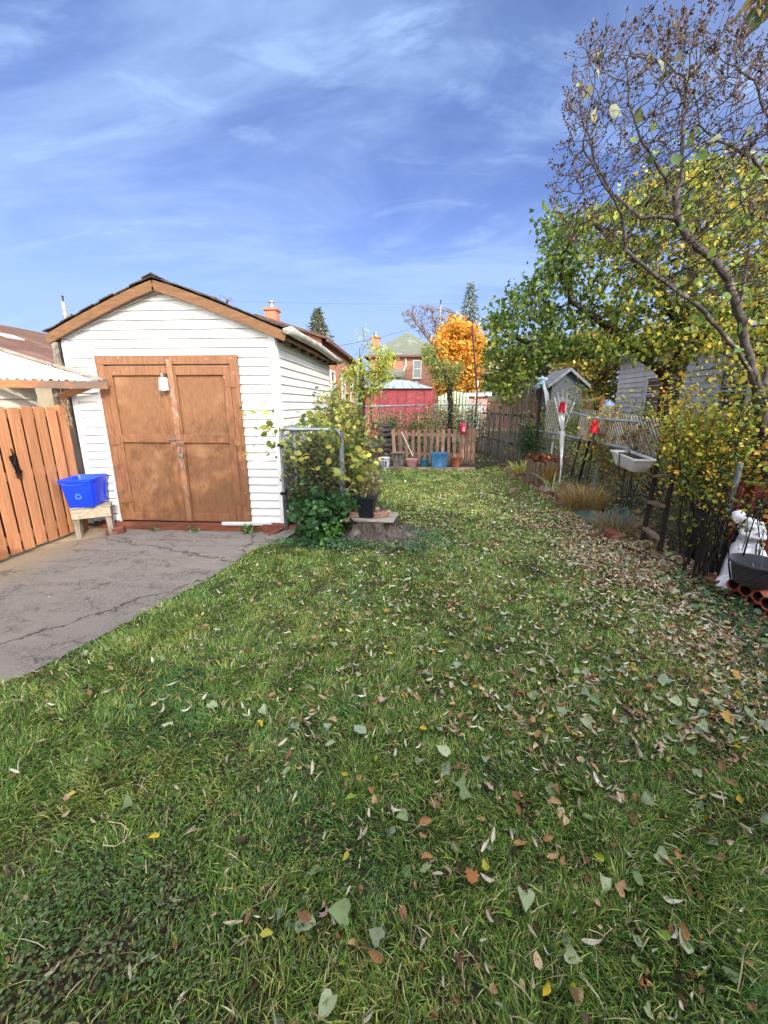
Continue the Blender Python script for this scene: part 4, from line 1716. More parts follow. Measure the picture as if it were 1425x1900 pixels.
# maroon timber bench back behind the statue
M_maroon = mat('maroon_paint', '#7a3326', '#5d261d', 7, .75, .3, 24, stretch=(1, 6, 6))
t = thing('maroon_garden_seat', 'old maroon timber garden seat behind the white statue', 'seat', (3.7, 4.25, 0))
q = MB()
q.bar(py(1352, 908, 3.98), py(1470, 912, 3.98), .03, .15, up=(0, 0, 1))
q.build('backrest_board', M_maroon, t, bevel=.003)
for (u, v0) in ((1373, 903), (1400, 899)):
    p0 = py(u, v0, 3.92)
    q = MB()
    q.box((p0[0], 3.92, p0[2] / 2), (.045, .05, p0[2]), (0, R(1), 0), jit=.004)
    q.build('leg', M_maroon, t, bevel=.003)
q = MB()
q.bar(py(1360, 985, 4.15), py(1475, 985, 4.15), .3, .03)
q.build('seat', M_maroon, t, bevel=.003)
q = MB()
p0 = py(1424, 930, 4.0)
q.box((p0[0] + .06, 4.0, .33), (.09, .09, .66), (0, R(2), 0))
q.build('post', M_maroon, t, bevel=.003)

# small square clay pot with a leaf
p = gp(1327, 1094)
t = thing('clay_pot', 'small square brown clay pot half hidden by the stems left of the statue', 'flower pot', (p[0], p[1] + .05, 0))
c = np.array((p[0], p[1] + .05, 0))
q = MB()
rg = [sqring(h, z, c, R(20)) for h, z in ((.05, 0), (.065, .075), (.075, .077), (.076, .1), (.062, .1), (.06, .08))]
q.add([p_ for r_ in rg for p_ in r_], [(j * 4 + k, j * 4 + (k + 1) % 4, (j + 1) * 4 + (k + 1) % 4, (j + 1) * 4 + k) for j in range(5) for k in range(4)] + [(3, 2, 1, 0), (20, 21, 22, 23)])
q.build('pot', mat('dirty_clay', '#76523d', '#59402f', 10, .9, .4), t, bevel=.004)

# clay pipes, stacked
M_clay = mat('clay_pipe', '#a4583c', '#8a4630', 7, .75, .3, 40, c3='#b98a70', scale3=9, lo3=.58, hi3=.72)
M_clayin = mat('clay_dark', '#6a3a2c', '#4d2a20', 7, .85, .3)
labs = ['upper clay pipe at the left end of the stack', 'upper clay pipe second from the left, just under the basket rim', 'upper clay pipe third from the left', 'upper clay pipe at the right edge of the photo',
        'lower clay pipe at the left end of the stack', 'lower clay pipe between the lowest left pipe and the leaves']
pz = [(1360, 1091, .132), (1379, 1094, .132), (1403, 1093, .132), (1424, 1094, .132), (1356, 1117, .05), (1377, 1124, .05), (1402, 1124, .05), (1424, 1124, .05)]
labs += ['lower clay pipe third from the left behind the green leaves', 'lower clay pipe at the right edge of the photo']
xs0 = [2.565, 2.68, 2.80, 2.915, 2.52, 2.635, 2.75, 2.865]
for i, (u, v, zc) in enumerate(pz):
    c = np.array((2.72 + .012 * (i % 3), 3.36 - .114 * (i % 4) - (.05 if i > 3 else 0), zc))
    q = MB()
    ax = np.array((1, .2, 0)) / np.linalg.norm((1, .2, 0))
    prof_o, prof_i = .053, .041
    V, Fc = [], []
    n = 20
    sd = np.cross(ax, (0, 0, 1))
    for (r_, t_) in ((prof_o, 0), (prof_o, .24), (prof_i, .24), (prof_i, .012)):
        for k in range(n):
            a = 2 * pi * k / n
            V.append(c + ax * (t_ + .006 * sin(3 * a + i)) + sd * r_ * cos(a) + np.array((0, 0, r_ * sin(a) * (.92 if i > 3 else .95))))
    for j in range(4):
        for k in range(n):
            k2 = (k + 1) % n
            jj = (j + 1) % 4
            Fc.append((j * n + k, jj * n + k, jj * n + k2, j * n + k2))
    q.add(V, Fc)
    o = q.build('clay_pipe', M_clay, org=c, smooth=True)
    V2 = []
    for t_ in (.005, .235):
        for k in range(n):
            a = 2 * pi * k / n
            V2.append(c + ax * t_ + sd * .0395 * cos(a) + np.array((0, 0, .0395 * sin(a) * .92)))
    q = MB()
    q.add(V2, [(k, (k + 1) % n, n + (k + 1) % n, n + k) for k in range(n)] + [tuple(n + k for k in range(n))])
    q.build('bore', mat('bore_shade', '#3c2019', '#2a1612', 7, .9), o, smooth=True)  # dark lining stands in for the shade inside the pipe
    tag(o, labs[i], 'clay pipe', 'clay pipes stacked under the hanging basket')

# grey plastic hanging basket with wires
c = np.array((2.79, 3.26, .192))
t = thing('hanging_basket', 'dark grey plastic hanging basket with its wires, set on the clay pipes', 'hanging basket', tuple(c))
M_gp = mat('grey_plastic', '#4a4a4e', '#3f3f43', 6, .55, .05, spec=.4)
q = MB()
q.lathe([(.12, 0), (.128, .008), (.165, .17), (.185, .172), (.188, .185), (.183, .195), (.172, .192), (.16, .16), (.12, .02)], c, 36)
q.build('bowl', M_gp, t, smooth=True)
q = MB()
for k in range(16):
    a0 = 2 * pi * k / 16
    pts = []
    for f in np.linspace(0, 1, 8):
        rr = .129 + .037 * f + .001
        a = a0 + f * .9
        pts.append(c + np.array((rr * cos(a), rr * sin(a), .012 + f * .15)))
    q.tube(pts, .0016, 4)
q.build('spiral_rib', mat('grey_plastic_dark', '#2b2b2e'), t)
q = MB()
for k in range(6):
    a = 2 * pi * k / 6
    q.bar(c + np.array((0, 0, .1)), c + np.array((.15 * cos(a), .15 * sin(a), .125)), .006, .004)
q.build('grid', mat('grey_plastic_pale', '#77777c'), t)
top_ = np.array((2.86, 3.36, .62))
for a in (-2.1, -1.2, .9):
    q = MB()
    e = c + np.array((.178 * cos(a), .178 * sin(a), .185))
    q.tube([e, e * .75 + top_ * .25 + np.array((-.02, -.02, .03)), (e + top_) / 2 + np.array((-.01, -.01, .02)), top_], .0028, 5)
    q.build('hanger_wire', mat('wire_grey', '#565658', rough=.5), t)

# white statue: a draped woman bending her head, one continuous body
sx0, sy0 = 2.97, 3.64
q = MB()


def SP(x, y, z):
    return np.array((sx0 + x, sy0 + y, z))


q.lathe([(.21, 0), (.215, .035), (.19, .055)], SP(-.05, -.02, 0), 24, wob=.04)
q.lathe([(.14, .02), (.14, .1), (.13, .2), (.12, .3), (.105, .38), (.082, .43), (.07, .46), (.055, .49)], SP(.01, 0, 0), 28, 1, .85, wob=.05)
# drapery thigh towards the viewer-left
q.tube([SP(.0, -.02, .36), SP(-.07, -.05, .33), SP(-.11, -.06, .24), SP(-.12, -.06, .06)], [.07, .07, .055, .06], 14)
q.tube([SP(.08, 0, .36), SP(.11, -.05, .25), SP(.1, -.06, .06)], [.07, .08, .09], 12)
for k in range(7):
    a = -2.6 + k * .35
    q.tube([SP(.09 * cos(a), .08 * sin(a), .42), SP(.122 * cos(a + .1), .105 * sin(a + .1), .25), SP(.145 * cos(a + .2), .125 * sin(a + .2), .05)], [.01, .013, .016], 6)
q.tube([SP(-.1, -.06, .08), SP(-.19, -.1, .08), SP(-.25, -.12, .03)], [.06, .055, .035], 10)
# torso, neck, head bowed to the left
q.tube([SP(.02, 0, .42), SP(.035, 0, .48), SP(.03, -.0, .54), SP(.0, -.005, .59), SP(-.05, -.01, .625)], [.072, .06, .068, .062, .034], 14)
q.tube([SP(-.04, -.01, .618), SP(-.1, -.025, .645)], [.03, .026], 10)
q.ball(SP(-.135, -.035, .655), (.047, .043, .05), 16, 12, (0, R(-45), 0))
q.ball(SP(-.122, -.02, .676), (.048, .048, .034), 14, 10)
q.ball(SP(-.085, .01, .69), (.024, .024, .022), 10, 8)
q.tube([SP(-.168, -.055, .64), SP(-.178, -.062, .628)], [.009, .007], 6)
q.ball(SP(-.15, -.05, .615), (.018, .018, .014), 8, 6)
# arms crossed in front of the body
q.tube([SP(.075, .0, .60), SP(.1, -.02, .53), SP(.1, -.05, .475), SP(.03, -.09, .485), SP(-.05, -.09, .5)], [.032, .03, .027, .023, .018], 10)
q.tube([SP(-.065, .0, .595), SP(-.085, -.03, .55), SP(-.085, -.055, .505), SP(-.02, -.09, .52), SP(.03, -.085, .55)], [.028, .026, .024, .02, .016], 10)
for k in range(4):
    q.tube([SP(-.045, -.095, .505 - k * .008), SP(-.075, -.1 + .003 * k, .5 - k * .009)], [.008, .006], 6)
q.ball(SP(-.02, -.06, .565), (.033, .03, .032), 10, 8)
q.ball(SP(.035, -.06, .57), (.033, .03, .032), 10, 8)
o = q.build('statue', mat('white_plaster', '#ededee', '#dcdcdf', 9, .6, .15, 40, c3='#a9a9a6', scale3=14, lo3=.62, hi3=.75), org=SP(0, 0, 0))
md = o.modifiers.new('fuse', 'REMESH')
md.mode = 'VOXEL'
md.voxel_size = .006
md.use_smooth_shade = True
md = o.modifiers.new('soften', 'SMOOTH')
md.iterations = 3
tag(o, 'white statue of a draped woman bowing her head behind the hanging basket', 'statue')

# ================================================================== BACK FENCES
bf = thing('rear_chain_link_fence', 'rear chain link fence with a grey top rail and upright grey sticks', 'fence', (0, 15, 0))
q = MB()
q.tube([py(560, 757, 15), py(690, 754, 15), py(790, 752, 15)], .03, 8)
q.tube([py(806, 751, 15), py(905, 751, 15)], .03, 8)
q.build('top_rail', M_galvd, bf, smooth=True)
for u in (690, 807, 877):
    p = py(u, 752, 15.02)
    q = MB()
    q.tube([(p[0], 15.02, 0), (p[0], 15.02, p[2])], .032, 8)
    q.build('post', M_galvd if u > 700 else M_dark, bf, smooth=True)
q = MB()
xa, xb = py(680, 752, 15)[0], py(905, 752, 15)[0]
x = xa
while x < xb:
    hgt = rs.uniform(1.15, 1.5)
    q.bar((x, 14.95, .1), (x + rs.normal() * .04, 14.95 + rs.normal() * .02, hgt), rs.uniform(.012, .03), .015, up=(0, 1, 0))
    x += rs.uniform(.05, .12)
q.build('stick_panel', mat('grey_sticks', '#8d8578', '#6a6156', 8, .9, .2, rnd=.6), bf)
q = MB()
chain(q, (xa - 1.2, 15.0, .05), (1, 0, 0), (0, 0, 1), xb - xa + 1.2, 1.45, sp=.09, r=.0022)
q.build('mesh', M_galvd, bf)
# tall fence of grey laths on the right, running back
lf = thing('lath_fence', 'tall ragged fence of grey laths and sticks at the far right corner of the garden', 'fence', (2.7, 12.5, 0))
q = MB()
A_, B_ = np.array((3.05, 10.9)), np.array((2.45, 15.0))
f = 0.0
while f < 1:
    p = A_ + (B_ - A_) * f
    hgt = (2.0 if f < .25 else 1.65 - .25 * f) + rs.normal() * .12
    q.bar((p[0] + rs.normal() * .03, p[1], 0), (p[0] + rs.normal() * .05, p[1] + rs.normal() * .05, hgt), rs.uniform(.025, .055), .014, up=(1, 0, 0))
    f += rs.uniform(.009, .02)
q.build('lath_panel', mat('dark_laths', '#6f685e', '#4d473f', 8, .9, .3, rnd=.7), lf)
for zc in (.5, 1.3):
    q = MB()
    q.bar((3.09, 10.9, zc), (2.49, 15.0, zc), .03, .06)
    q.build('rail', M_dark, lf)
# boards leaning near its foot
for (u, v, w, h_, X, lab, lean) in ((975, 868, .3, .55, 2.9, 'wide grey board leaning on the fence left of the log planter', -4), (952, 862, .12, .45, 2.95, 'narrow dark board left of the wide grey board', 3)):
    p = px(u, v, X)
    q = MB()
    q.box((X, p[1], h_ / 2), (.025, w, h_), (R(lean), 0, 0), jit=.01)
    tag(q.build('leaning_board', M_greywood, org=(X, p[1], 0)), lab, 'board')
# thin black pole by the rear fence
a, b_ = py(876, 606, 14.2), py(877, 858, 14.2)
q = MB()
q.tube([(b_[0], 14.2, 0), (b_[0] + .02, 14.2, a[2] * .5), (a[0], 14.2, a[2])], .03, 8)
tag(q.build('metal_pole', mat('dark_red_pole', '#2a1818', '#3c2222', 8, .6), org=(b_[0], 14.2, 0), smooth=True), 'thin dark metal pole rising before the orange tree', 'pole')
# stacked stone slabs by the rear fence
for k in range(7):
    p = py(714 + rs.uniform(-6, 6), 770, 12.9)
    q = MB()
    q.box((p[0], 12.9, .09 + k * .15), (.6, .35, .1), (rs.uniform(-.06, .06), rs.uniform(-.12, .12), rs.uniform(-.3, .3)), jit=.05)
    nm = ['lowest', 'second', 'third', 'fourth', 'fifth', 'sixth', 'topmost'][k]
    tag(q.build('timber_slab', mat('dark_slabs', '#5d554f', '#403a36', 6, .9, .5), org=(p[0], 12.9, .09 + k * .15), bevel=.01), '%s dark timber slab of the pile left of the picket fence' % nm, 'timber', 'pile of dark timber slabs')

# ================================================================== HOUSES AND SHEDS BEYOND
M_brickwall = brickmat('orange_brick_wall', '#94583c', '#824c34', '#8c7768')
M_brickwall2 = brickmat('brown_brick_wall', '#9a6448', '#7f503a', '#8f7c6c')
M_greenroof = mat('green_shingles', '#626558', '#4f5246', 12, .95, .3, 20, stretch=(1, 1, 3), c3='#6f7164', scale3=1.5)
M_brownroof = mat('brown_shingles', '#624538', '#4e3629', 9, .95, .3, 20, stretch=(1, 1, 3), c3='#6f5346', scale3=1.2)
M_white = mat('white_wall', '#bfbdb8', '#acaaa3', 3, .8, .1)
M_glass = mat('window_glass', '#1f2a2c', '#33413f', 1.5, .12, spec=.6)
M_cream = mat('cream_wall', '#a89a80', '#968870', 3, .8, .1)


def window(par, c, w, h, axis='y', face=-1, fm=None):
    """frame, glass and sill proud of the wall; axis: normal of the wall"""
    fm = fm or M_white
    q = MB()
    f = .07
    def bx(mb, du, dz, w_, h_, th, off):
        if axis == 'y':
            mb.box((c[0] + du, c[1] + face * off, c[2] + dz), (w_, th, h_))
        else:
            mb.box((c[0] + face * off, c[1] + du, c[2] + dz), (th, w_, h_))
    bx(q, -w / 2, 0, f, h + f, .07, .03)
    bx(q, w / 2, 0, f, h + f, .07, .03)
    bx(q, 0, h / 2, w - f, f, .07, .03)
    bx(q, 0, -h / 2, w - f, f, .07, .03)
    bx(q, 0, .02, w - f, f * .7, .06, .028)
    wi = q.build('window', fm, par)
    q = MB()
    bx(q, 0, 0, w - f - .004, h - f - .004, .01, .012)
    q.build('pane', M_glass, wi)
    q = MB()
    bx(q, 0, -h / 2 - .07, w + .16, .06, .12, .06)
    q.build('sill', fm, wi)
    return wi


def hip(par, x0, x1, y0, y1, z0, z1, ov, mt, name='roof', axis='x', ridge=.35):
    q = MB()
    x0 -= ov; x1 += ov; y0 -= ov; y1 += ov
    cx, cy = (x0 + x1) / 2, (y0 + y1) / 2
    if axis == 'y':
        rl = (y1 - y0) / 2 * ridge
        A, B = (cx, cy - rl, z1), (cx, cy + rl, z1)
        q.add([(x0, y0, z0), (x1, y0, z0), (x1, y1, z0), (x0, y1, z0), A, B], [(0, 1, 4), (1, 2, 5, 4), (2, 3, 5), (3, 0, 4, 5), (0, 3, 2, 1)])
    else:
        rl = (x1 - x0) / 2 * ridge
        A, B = (cx - rl, cy, z1), (cx + rl, cy, z1)
        q.add([(x0, y0, z0), (x1, y0, z0), (x1, y1, z0), (x0, y1, z0), A, B], [(0, 1, 5, 4), (1, 2, 5), (2, 3, 4, 5), (3, 0, 4), (0, 3, 2, 1)])
    o = q.build(name, mt, par)
    q = MB()
    q.box((cx, y0 + .02, z0 - .06), (x1 - x0, .05, .14))
    q.box((x0 + .02, cy, z0 - .06), (.05, y1 - y0 - .1, .14))
    q.box((x1 - .02, cy, z0 - .06), (.05, y1 - y0 - .1, .14))
    q.build('fascia', mat('maroon_fascia', '#5d3a32', '#4a2e28', 4, .6), o)
    return o


def gable(par, x0, x1, y0, y1, z0, z1, ov, mt, axis='y', mtw=None):
    """axis: direction of the ridge"""
    q = MB()
    th = .1
    if axis == 'y':
        cx = (x0 + x1) / 2
        ya, yb = y0 - ov, y1 + ov
        sl = (z1 - z0) / ((x1 - x0) / 2)
        for s_, xe in ((-1, x0 - ov), (1, x1 + ov)):
            ze = z0 - ov * sl
            q.add([(cx, ya, z1), (xe, ya, ze), (xe, yb, ze), (cx, yb, z1), (cx, ya, z1 + th), (xe, ya, ze + th), (xe, yb, ze + th), (cx, yb, z1 + th)],
                  [(0, 1, 2, 3), (4, 7, 6, 5), (0, 4, 5, 1), (1, 5, 6, 2), (2, 6, 7, 3)])
        o = q.build('roof', mt, par)
        if mtw:
            q = MB()
            q.add([(x, y, z) for y in (y0 + .003, y1 - .003) for x, z in ((x0 + .02, z0 - .01), (x1 - .02, z0 - .01), (cx, z1 - .02))], [(0, 1, 2), (3, 5, 4), (0, 3, 4, 1), (1, 4, 5, 2), (2, 5, 3, 0)])
            q.build('gable_wall', mtw, par)
    else:
        cy = (y0 + y1) / 2
        xa, xb = x0 - ov, x1 + ov
        sl = (z1 - z0) / ((y1 - y0) / 2)
        for s_, ye in ((-1, y0 - ov), (1, y1 + ov)):
            ze = z0 - ov * sl
            q.add([(xa, cy, z1), (xa, ye, ze), (xb, ye, ze), (xb, cy, z1), (xa, cy, z1 + th), (xa, ye, ze + th), (xb, ye, ze + th), (xb, cy, z1 + th)],
                  [(0, 1, 2, 3), (4, 7, 6, 5), (0, 4, 5, 1), (1, 5, 6, 2), (2, 6, 7, 3)])
        o = q.build('roof', mt, par)
        if mtw:
            q = MB()
            for x in (x0, x1):
                q.add([(x, y0, z0 - .01), (x, y1, z0 - .01), (x, cy, z1 - .01)], [(0, 1, 2)])
            q.build('gable_wall', mtw, par)
    return o


def walls(par, x0, x1, y0, y1, z, mt, name='wall'):
    q = MB()
    q.box(((x0 + x1) / 2, (y0 + y1) / 2, z / 2), (x1 - x0, y1 - y0, z))
    return q.build(name, mt, par)


def chimney(par, c, w, z0, z1, mt=None):
    q = MB()
    q.box((c[0], c[1], (z0 + z1) / 2), (w, w, z1 - z0))
    q.box((c[0], c[1], z1 + .05), (w * 1.25, w * 1.25, .1))
    o = q.build('chimney', mt or M_brickwall, par)
    q = MB()
    q.lathe([(w * .2, 0), (w * .18, .2), (w * .25, .24), (w * .2, .32), (.02, .36)], (c[0], c[1], z1 + .1), 12)
    q.build('chimney_pot', M_metal, o)
    return o


# green roofed brick house
Y = 31.0
x0, x1 = py(678, 657, Y)[0], py(830, 657, Y)[0]
ze = py(750, 660, Y)[2]
zp = py(754, 618, Y + 3.5)[2]
t = thing('brick_house', 'two storey brick house with a green hipped roof beyond the red shed', 'house', ((x0 + x1) / 2, Y, 0))
walls(t, x0 + .3, x1 - .3, Y, Y + 7, ze, M_brickwall2)
rf_ = hip(t, x0 + .3, x1 - .3, Y, Y + 7, ze, zp, .35, M_greenroof, axis='y', ridge=.1)
q = MB()
pv = py(754, 628, Y + 2.6)
q.box((pv[0], pv[1] - .1, pv[2]), (.5, .3, .18))
q.build('roof_vent', M_dark, rf_)
pc_ = py(697, 650, Y + 1.5)
chimney(rf_, (pc_[0], Y + 1.5), .6, ze - .3, py(697, 628, Y + 1.5)[2])
pw = py(774, 685, Y)
window(t, (pw[0], Y, pw[2]), .55, 1.15)
pw = py(715, 680, Y)
q = MB()
a0, a1 = py(704, 697, Y - 1.2), py(752, 697, Y - 1.2)
zt = py(730, 684, Y)[2]
q.add([(a0[0], Y - 1.2, a0[2]), (a1[0], Y - 1.2, a0[2]), (a1[0], Y + .05, zt), (a0[0], Y + .05, zt), (a0[0], Y - 1.2, a0[2] - .12), (a1[0], Y - 1.2, a0[2] - .12)], [(0, 1, 2, 3), (4, 5, 1, 0)])
q.build('porch_roof', M_greenroof, t)
q = MB()
q.box(((a0[0] + a1[0]) / 2, Y - .5, a0[2] / 2 - .1), (a1[0] - a0[0] - .3, .8, a0[2] - .2))
q.build('porch_wall', M_white, t)
q = MB()
pd = py(752, 690, Y - .1)
q.tube([(pd[0] + .02, Y - .12, ze - .1), (pd[0] + .02, Y - .12, pd[2] + .4), (pd[0] - .15, Y - .3, pd[2])], .05, 8)
q.build('downpipe', M_white, t)

# red shed with pale metal roof
Y = 20.0
x0, x1 = py(672, 722, Y)[0], py(794, 722, Y)[0]
zr = py(700, 721, Y)[2]
t = thing('red_shed', 'red boarded shed with a pale grey metal roof behind the rear fence', 'shed', ((x0 + x1) / 2, Y, 0))
q = MB()
x = x0
while x < x1 - .05:
    q.box((x + .21, Y, zr / 2), (.405, .04, zr), jit=.004)
    q.box((x + .42, Y - .03, zr / 2), (.03, .03, zr))
    x += .42
q.box(((x0 + x1) / 2, Y + 1.6, zr / 2), (x1 - x0 - .02, 3.0, zr - .02))
q.build('board_wall', mat('red_boards', '#7f3238', '#6a262c', 5, .7, .2, rnd=.25, c3='#7a3a3c', scale3=1.2, lo3=.6, hi3=.8), t)
q = MB()
zt = py(720, 706, Y + 1.6)[2]
q.add([(x0 - .2, Y - .2, zr), (x1 + .25, Y - .2, zr), (x1 - .9, Y + 1.6, zt), (x0 + .9, Y + 1.6, zt), (x0 - .2, Y + 3.3, zr), (x1 + .25, Y + 3.3, zr)],
      [(0, 1, 2, 3), (3, 2, 5, 4), (1, 5, 2), (0, 3, 4)])
for f in np.linspace(.08, .92, 7):
    xx = x0 + (x1 - x0) * f
    q.bar((xx, Y - .19, zr + .02), (xx * .75 + (x0 + x1) / 2 * .25, Y + 1.4, zt - .05), .04, .03)
q.build('roof', mat('pale_metal_roof', '#8c9898', '#788484', 4, .5, .05), t)

# long brick house just behind the garage, wall parallel to the yard
t = thing('brick_bungalow', 'orange brick house with a dark brown roof just behind the garage', 'house', (-5.5, 22, 0))
X = -3.55
zt = px(663, 676, X)[2]
walls(t, -8.5, X, 17, 27.5, zt, M_brickwall)
gable(t, -8.5, X, 17, 27.5, zt, zt + .75, .25, mat('dark_brown_roof', '#5b4238', '#46322a', 9, .95, .3), 'y', M_brickwall)
for yy in (19, 22, 25):
    window(t, (X, yy, 2.4), .9, 1.2, 'x', 1)
q = MB()
q.box((X + .28, 22.2, zt - .12), (.1, 10.8, .1))
q.build('eave_gutter', mat('brown_gutter', '#5f4336', '#4b352b', 4, .6), t)
pcn = py(505, 580, 19)
chimney(t, (pcn[0], 19), .5, zt + .3, pcn[2] + .05)

# brown roofed house far left
t = thing('brown_roofed_house', 'house with a brown shingle roof beyond the carport at the far left', 'house', (-12, 16, 0))
e0 = px(97, 676, -8.8)
walls(t, -16.5, -9.1, 5, 24, e0[2] - .15, M_cream)
rf_ = gable(t, -16.5, -9.1, 5, 24, e0[2], e0[2] + 1.35, .3, M_brownroof, 'y', M_cream)
for yy in (11.6, 15.0):
    q = MB()
    q.box((-11.2, yy, e0[2] + .86), (.35, .5, .08), (0, R(20), 0))
    q.build('roof_vent', M_white, rf_)

# right hand neighbours
t = thing('grey_garden_shed', 'small grey garden shed with a pitched roof beyond the trellis', 'shed', (5.6, 14.6, 0))
sxa, sxb = py(1024, 720, 14)[0], py(1058, 720, 14)[0]
zz = py(1050, 712, 14)[2]
walls(t, sxa, sxa + .95, 14, 15.4, zz, mat('grey_boards', '#474b50', '#3b3f43', 5, .8, .2, stretch=(8, 8, 1)))
gable(t, sxa, sxa + .95, 14, 15.4, zz, zz + .38, .18, mat('grey_shingles', '#6f7072', '#5a5b5d', 9, .95, .3), 'y', mat('grey_boards', '#474b50'))
q = MB()
q.box((sxa + .47, 13.98, .95), (.6, .03, 1.75))
q.build('door', mat('grey_door', '#5c6064', '#4f5357', 5, .7), t)
t = thing('white_sided_house', 'long white sided house seen through the trees on the right', 'house', (12, 14, 0))
walls(t, 7.9, 15, 9.3, 17, 3.35, M_white)
gable(t, 7.9, 15, 9.3, 17, 3.35, 5.2, .35, mat('grey_house_roof', '#8c8a88', '#777573', 9, .95, .2), 'y', M_white)
window(t, (7.9, 11.0, 1.9), 1.0, 1.1, 'x', -1)
window(t, (7.9, 14.4, 1.9), 1.0, 1.1, 'x', -1)
q = MB()
for k in range(19):
    q.box((7.885, 13.15, .15 + k * .17), (.02, 7.6, .02))
q.build('siding_lines', M_white, t)
t = thing('cream_house', 'cream and brick house far behind the lath fence right of the orange tree', 'house', (8, 27, 0))
xa_, xb_ = py(893, 700, 26)[0], py(1130, 700, 26)[0]
ze_ = py(960, 694, 26)[2]
walls(t, xa_, xb_, 26, 34, ze_, M_cream)
hip(t, xa_, xb_, 26, 34, ze_, ze_ + 1.7, .35, mat('tan_roof', '#a89078', '#8d7660', 9, .95, .2), axis='x', ridge=.5)
for u, v in ((898, 671 + 40), (930, 712), (990, 712), (1060, 712)):
    p = py(u, v, 26)
    window(t, (p[0], 26, p[2]), .9, 1.0)
q = MB()
q.box(((xa_ + xb_) / 2, 25.96, 1.0), (xb_ - xa_ - .4, .06, 1.6))
q.build('brick_apron', M_brickwall2, t)
# white-panelled little garage between lath fence and orange tree
t = thing('white_garage', 'low white and pink brick garage below the orange tree beside the dark pole', 'garage', (2.8, 22, 0))
xa_, xb_ = py(866, 730, 21)[0], py(905, 730, 21)[0]
walls(t, xa_, xb_, 21, 24, 1.95, mat('pink_brick', '#b08a80', '#98736a', 6, .9, .2))
q = MB()
q.box(((xa_ + xb_) / 2, 22.5, 2.05), (xb_ - xa_ + .3, 3.4, .16))
q.build('flat_roof', M_white, t)
q = MB()
q.box(((xa_ + xb_) / 2, 20.97, 1.0), (.6, .04, 1.2))
q.build('door', M_white, t)

# pale green picket screen behind the rear fence
t = thing('green_picket_fence', 'pale green picket fence under the orange tree beyond the rear fence', 'fence', (2.0, 18, 0))
q = MB()
xa_, xb_ = py(815, 750, 18)[0], py(872, 750, 18)[0]
x = xa_
while x < xb_:
    zt_ = py(840, 735, 18)[2] + .2 * sin((x - xa_) / (xb_ - xa_) * pi)
    q.box((x, 18, zt_ / 2), (.09, .02, zt_))
    x += .13
q.build('pickets', mat('pale_green_paint', '#a9b79a', '#8fa083', 5, .8, .1), t)
for zc in (.4, 1.4):
    q = MB()
    q.box(((xa_ + xb_) / 2, 18.03, zc), (xb_ - xa_, .03, .08))
    q.build('rail', mat('pale_green_paint', '#a9b79a'), t)

# the house behind the photographer, whose gable shades the near lawn
t = thing('home_brick_house', 'brick house with a gabled grey roof behind the photographer', 'house', (2.6, -5, 0))
M_home = brickmat('home_brick', '#9a5c40', '#8a5038', '#a09080')
HX0, HX1, HZ, HP = -1.35, 7.2, 2.85, 4.9
walls(t, HX0, HX1, -11, -1.2, HZ, M_home)
gable(t, HX0, HX1, -11, -1.2, HZ, HP, .3, mat('home_roof', '#5b5855', '#474542', 9, .95, .3), 'y', M_home)
window(t, (0.6, -1.2, 1.6), 1.1, 1.1, 'y', 1)
window(t, (4.6, -1.2, 1.6), 1.4, 1.1, 'y', 1)
q = MB()
q.box((2.4, -1.18, 1.05), (.9, .06, 2.1))
dd = q.build('door', M_white, t)
q = MB()
q.ball((2.75, -1.12, 1.05), .035)
q.build('handle', M_metal, dd)

t = thing('neighbour_brick_house', 'tall brick house next door, behind and to the right of the photographer', 'house', (10, -4, 0))
walls(t, 6.9, 14, -10, .4, 4.6, M_home)
gable(t, 6.9, 14, -10, .4, 4.6, 6.0, .3, mat('home_roof', '#5b5855'), 'y', M_home)
window(t, (8.2, .4, 1.6), 1.1, 1.2, 'y', 1)
window(t, (8.2, .4, 3.7), 1.1, 1.1, 'y', 1)
window(t, (11.4, .4, 3.7), 1.1, 1.1, 'y', 1)

# ---------------------------------------------------------------- poles and wires
def pole(name, lab, u, v, Y, r, arm=None, mt=None):
    p = py(u, v, Y)
    t = thing(name, lab, 'pole', (p[0], Y, 0))
    q = MB()
    q.tube([(p[0], Y, 0), (p[0], Y, p[2])], [r * 1.2, r], 10)
    q.build('shaft', mt or mat('pole_wood', '#8b8580', '#736d68', 6, .9, .2), t, smooth=True)
    if arm:
        q = MB()
        for dz, L in arm:
            q.box((p[0] + L * .25, Y, p[2] - dz), (L, .08, .1))
            q.tube([(p[0] + L * .6, Y, p[2] - dz), (p[0] + L * .6, Y, p[2] - dz + .22)], .05, 6)
        q.build('crossarm', M_dark, t)
    q = MB()
    q.tube([(p[0] + .03, Y, p[2]), (p[0] + .03, Y, p[2] + .3)], .05, 6)
    q.ball((p[0] + .03, Y, p[2] + .33), .08, 8, 6)
    q.build('insulator', M_dark, t)
    return t


pole('utility_pole', 'grey wooden utility pole behind the left slope of the garage roof', 117, 560, 30, .14, [(1.0, .7)])
pole('utility_pole', 'tall thin utility pole in front of the bare tree', 817, 566, 40, .13, [(1.2, .4)])
t = thing('street_lamp', 'slim grey lamp post with a curved head beside the orange tree top', 'street lamp', (py(822, 600, 41)[0], 41, 0))
p = py(820, 598, 41)
q = MB()
q.tube([(p[0], 41, 0), (p[0], 41, p[2] - .3), (p[0] + .15, 41, p[2]), (p[0] + .7, 41, p[2])], .07, 8)
q.build('shaft', M_galvd, t, smooth=True)
q = MB()
q.box((p[0] + .9, 41, p[2]), (.5, .2, .12))
q.build('lamp_head', M_galvd, t)
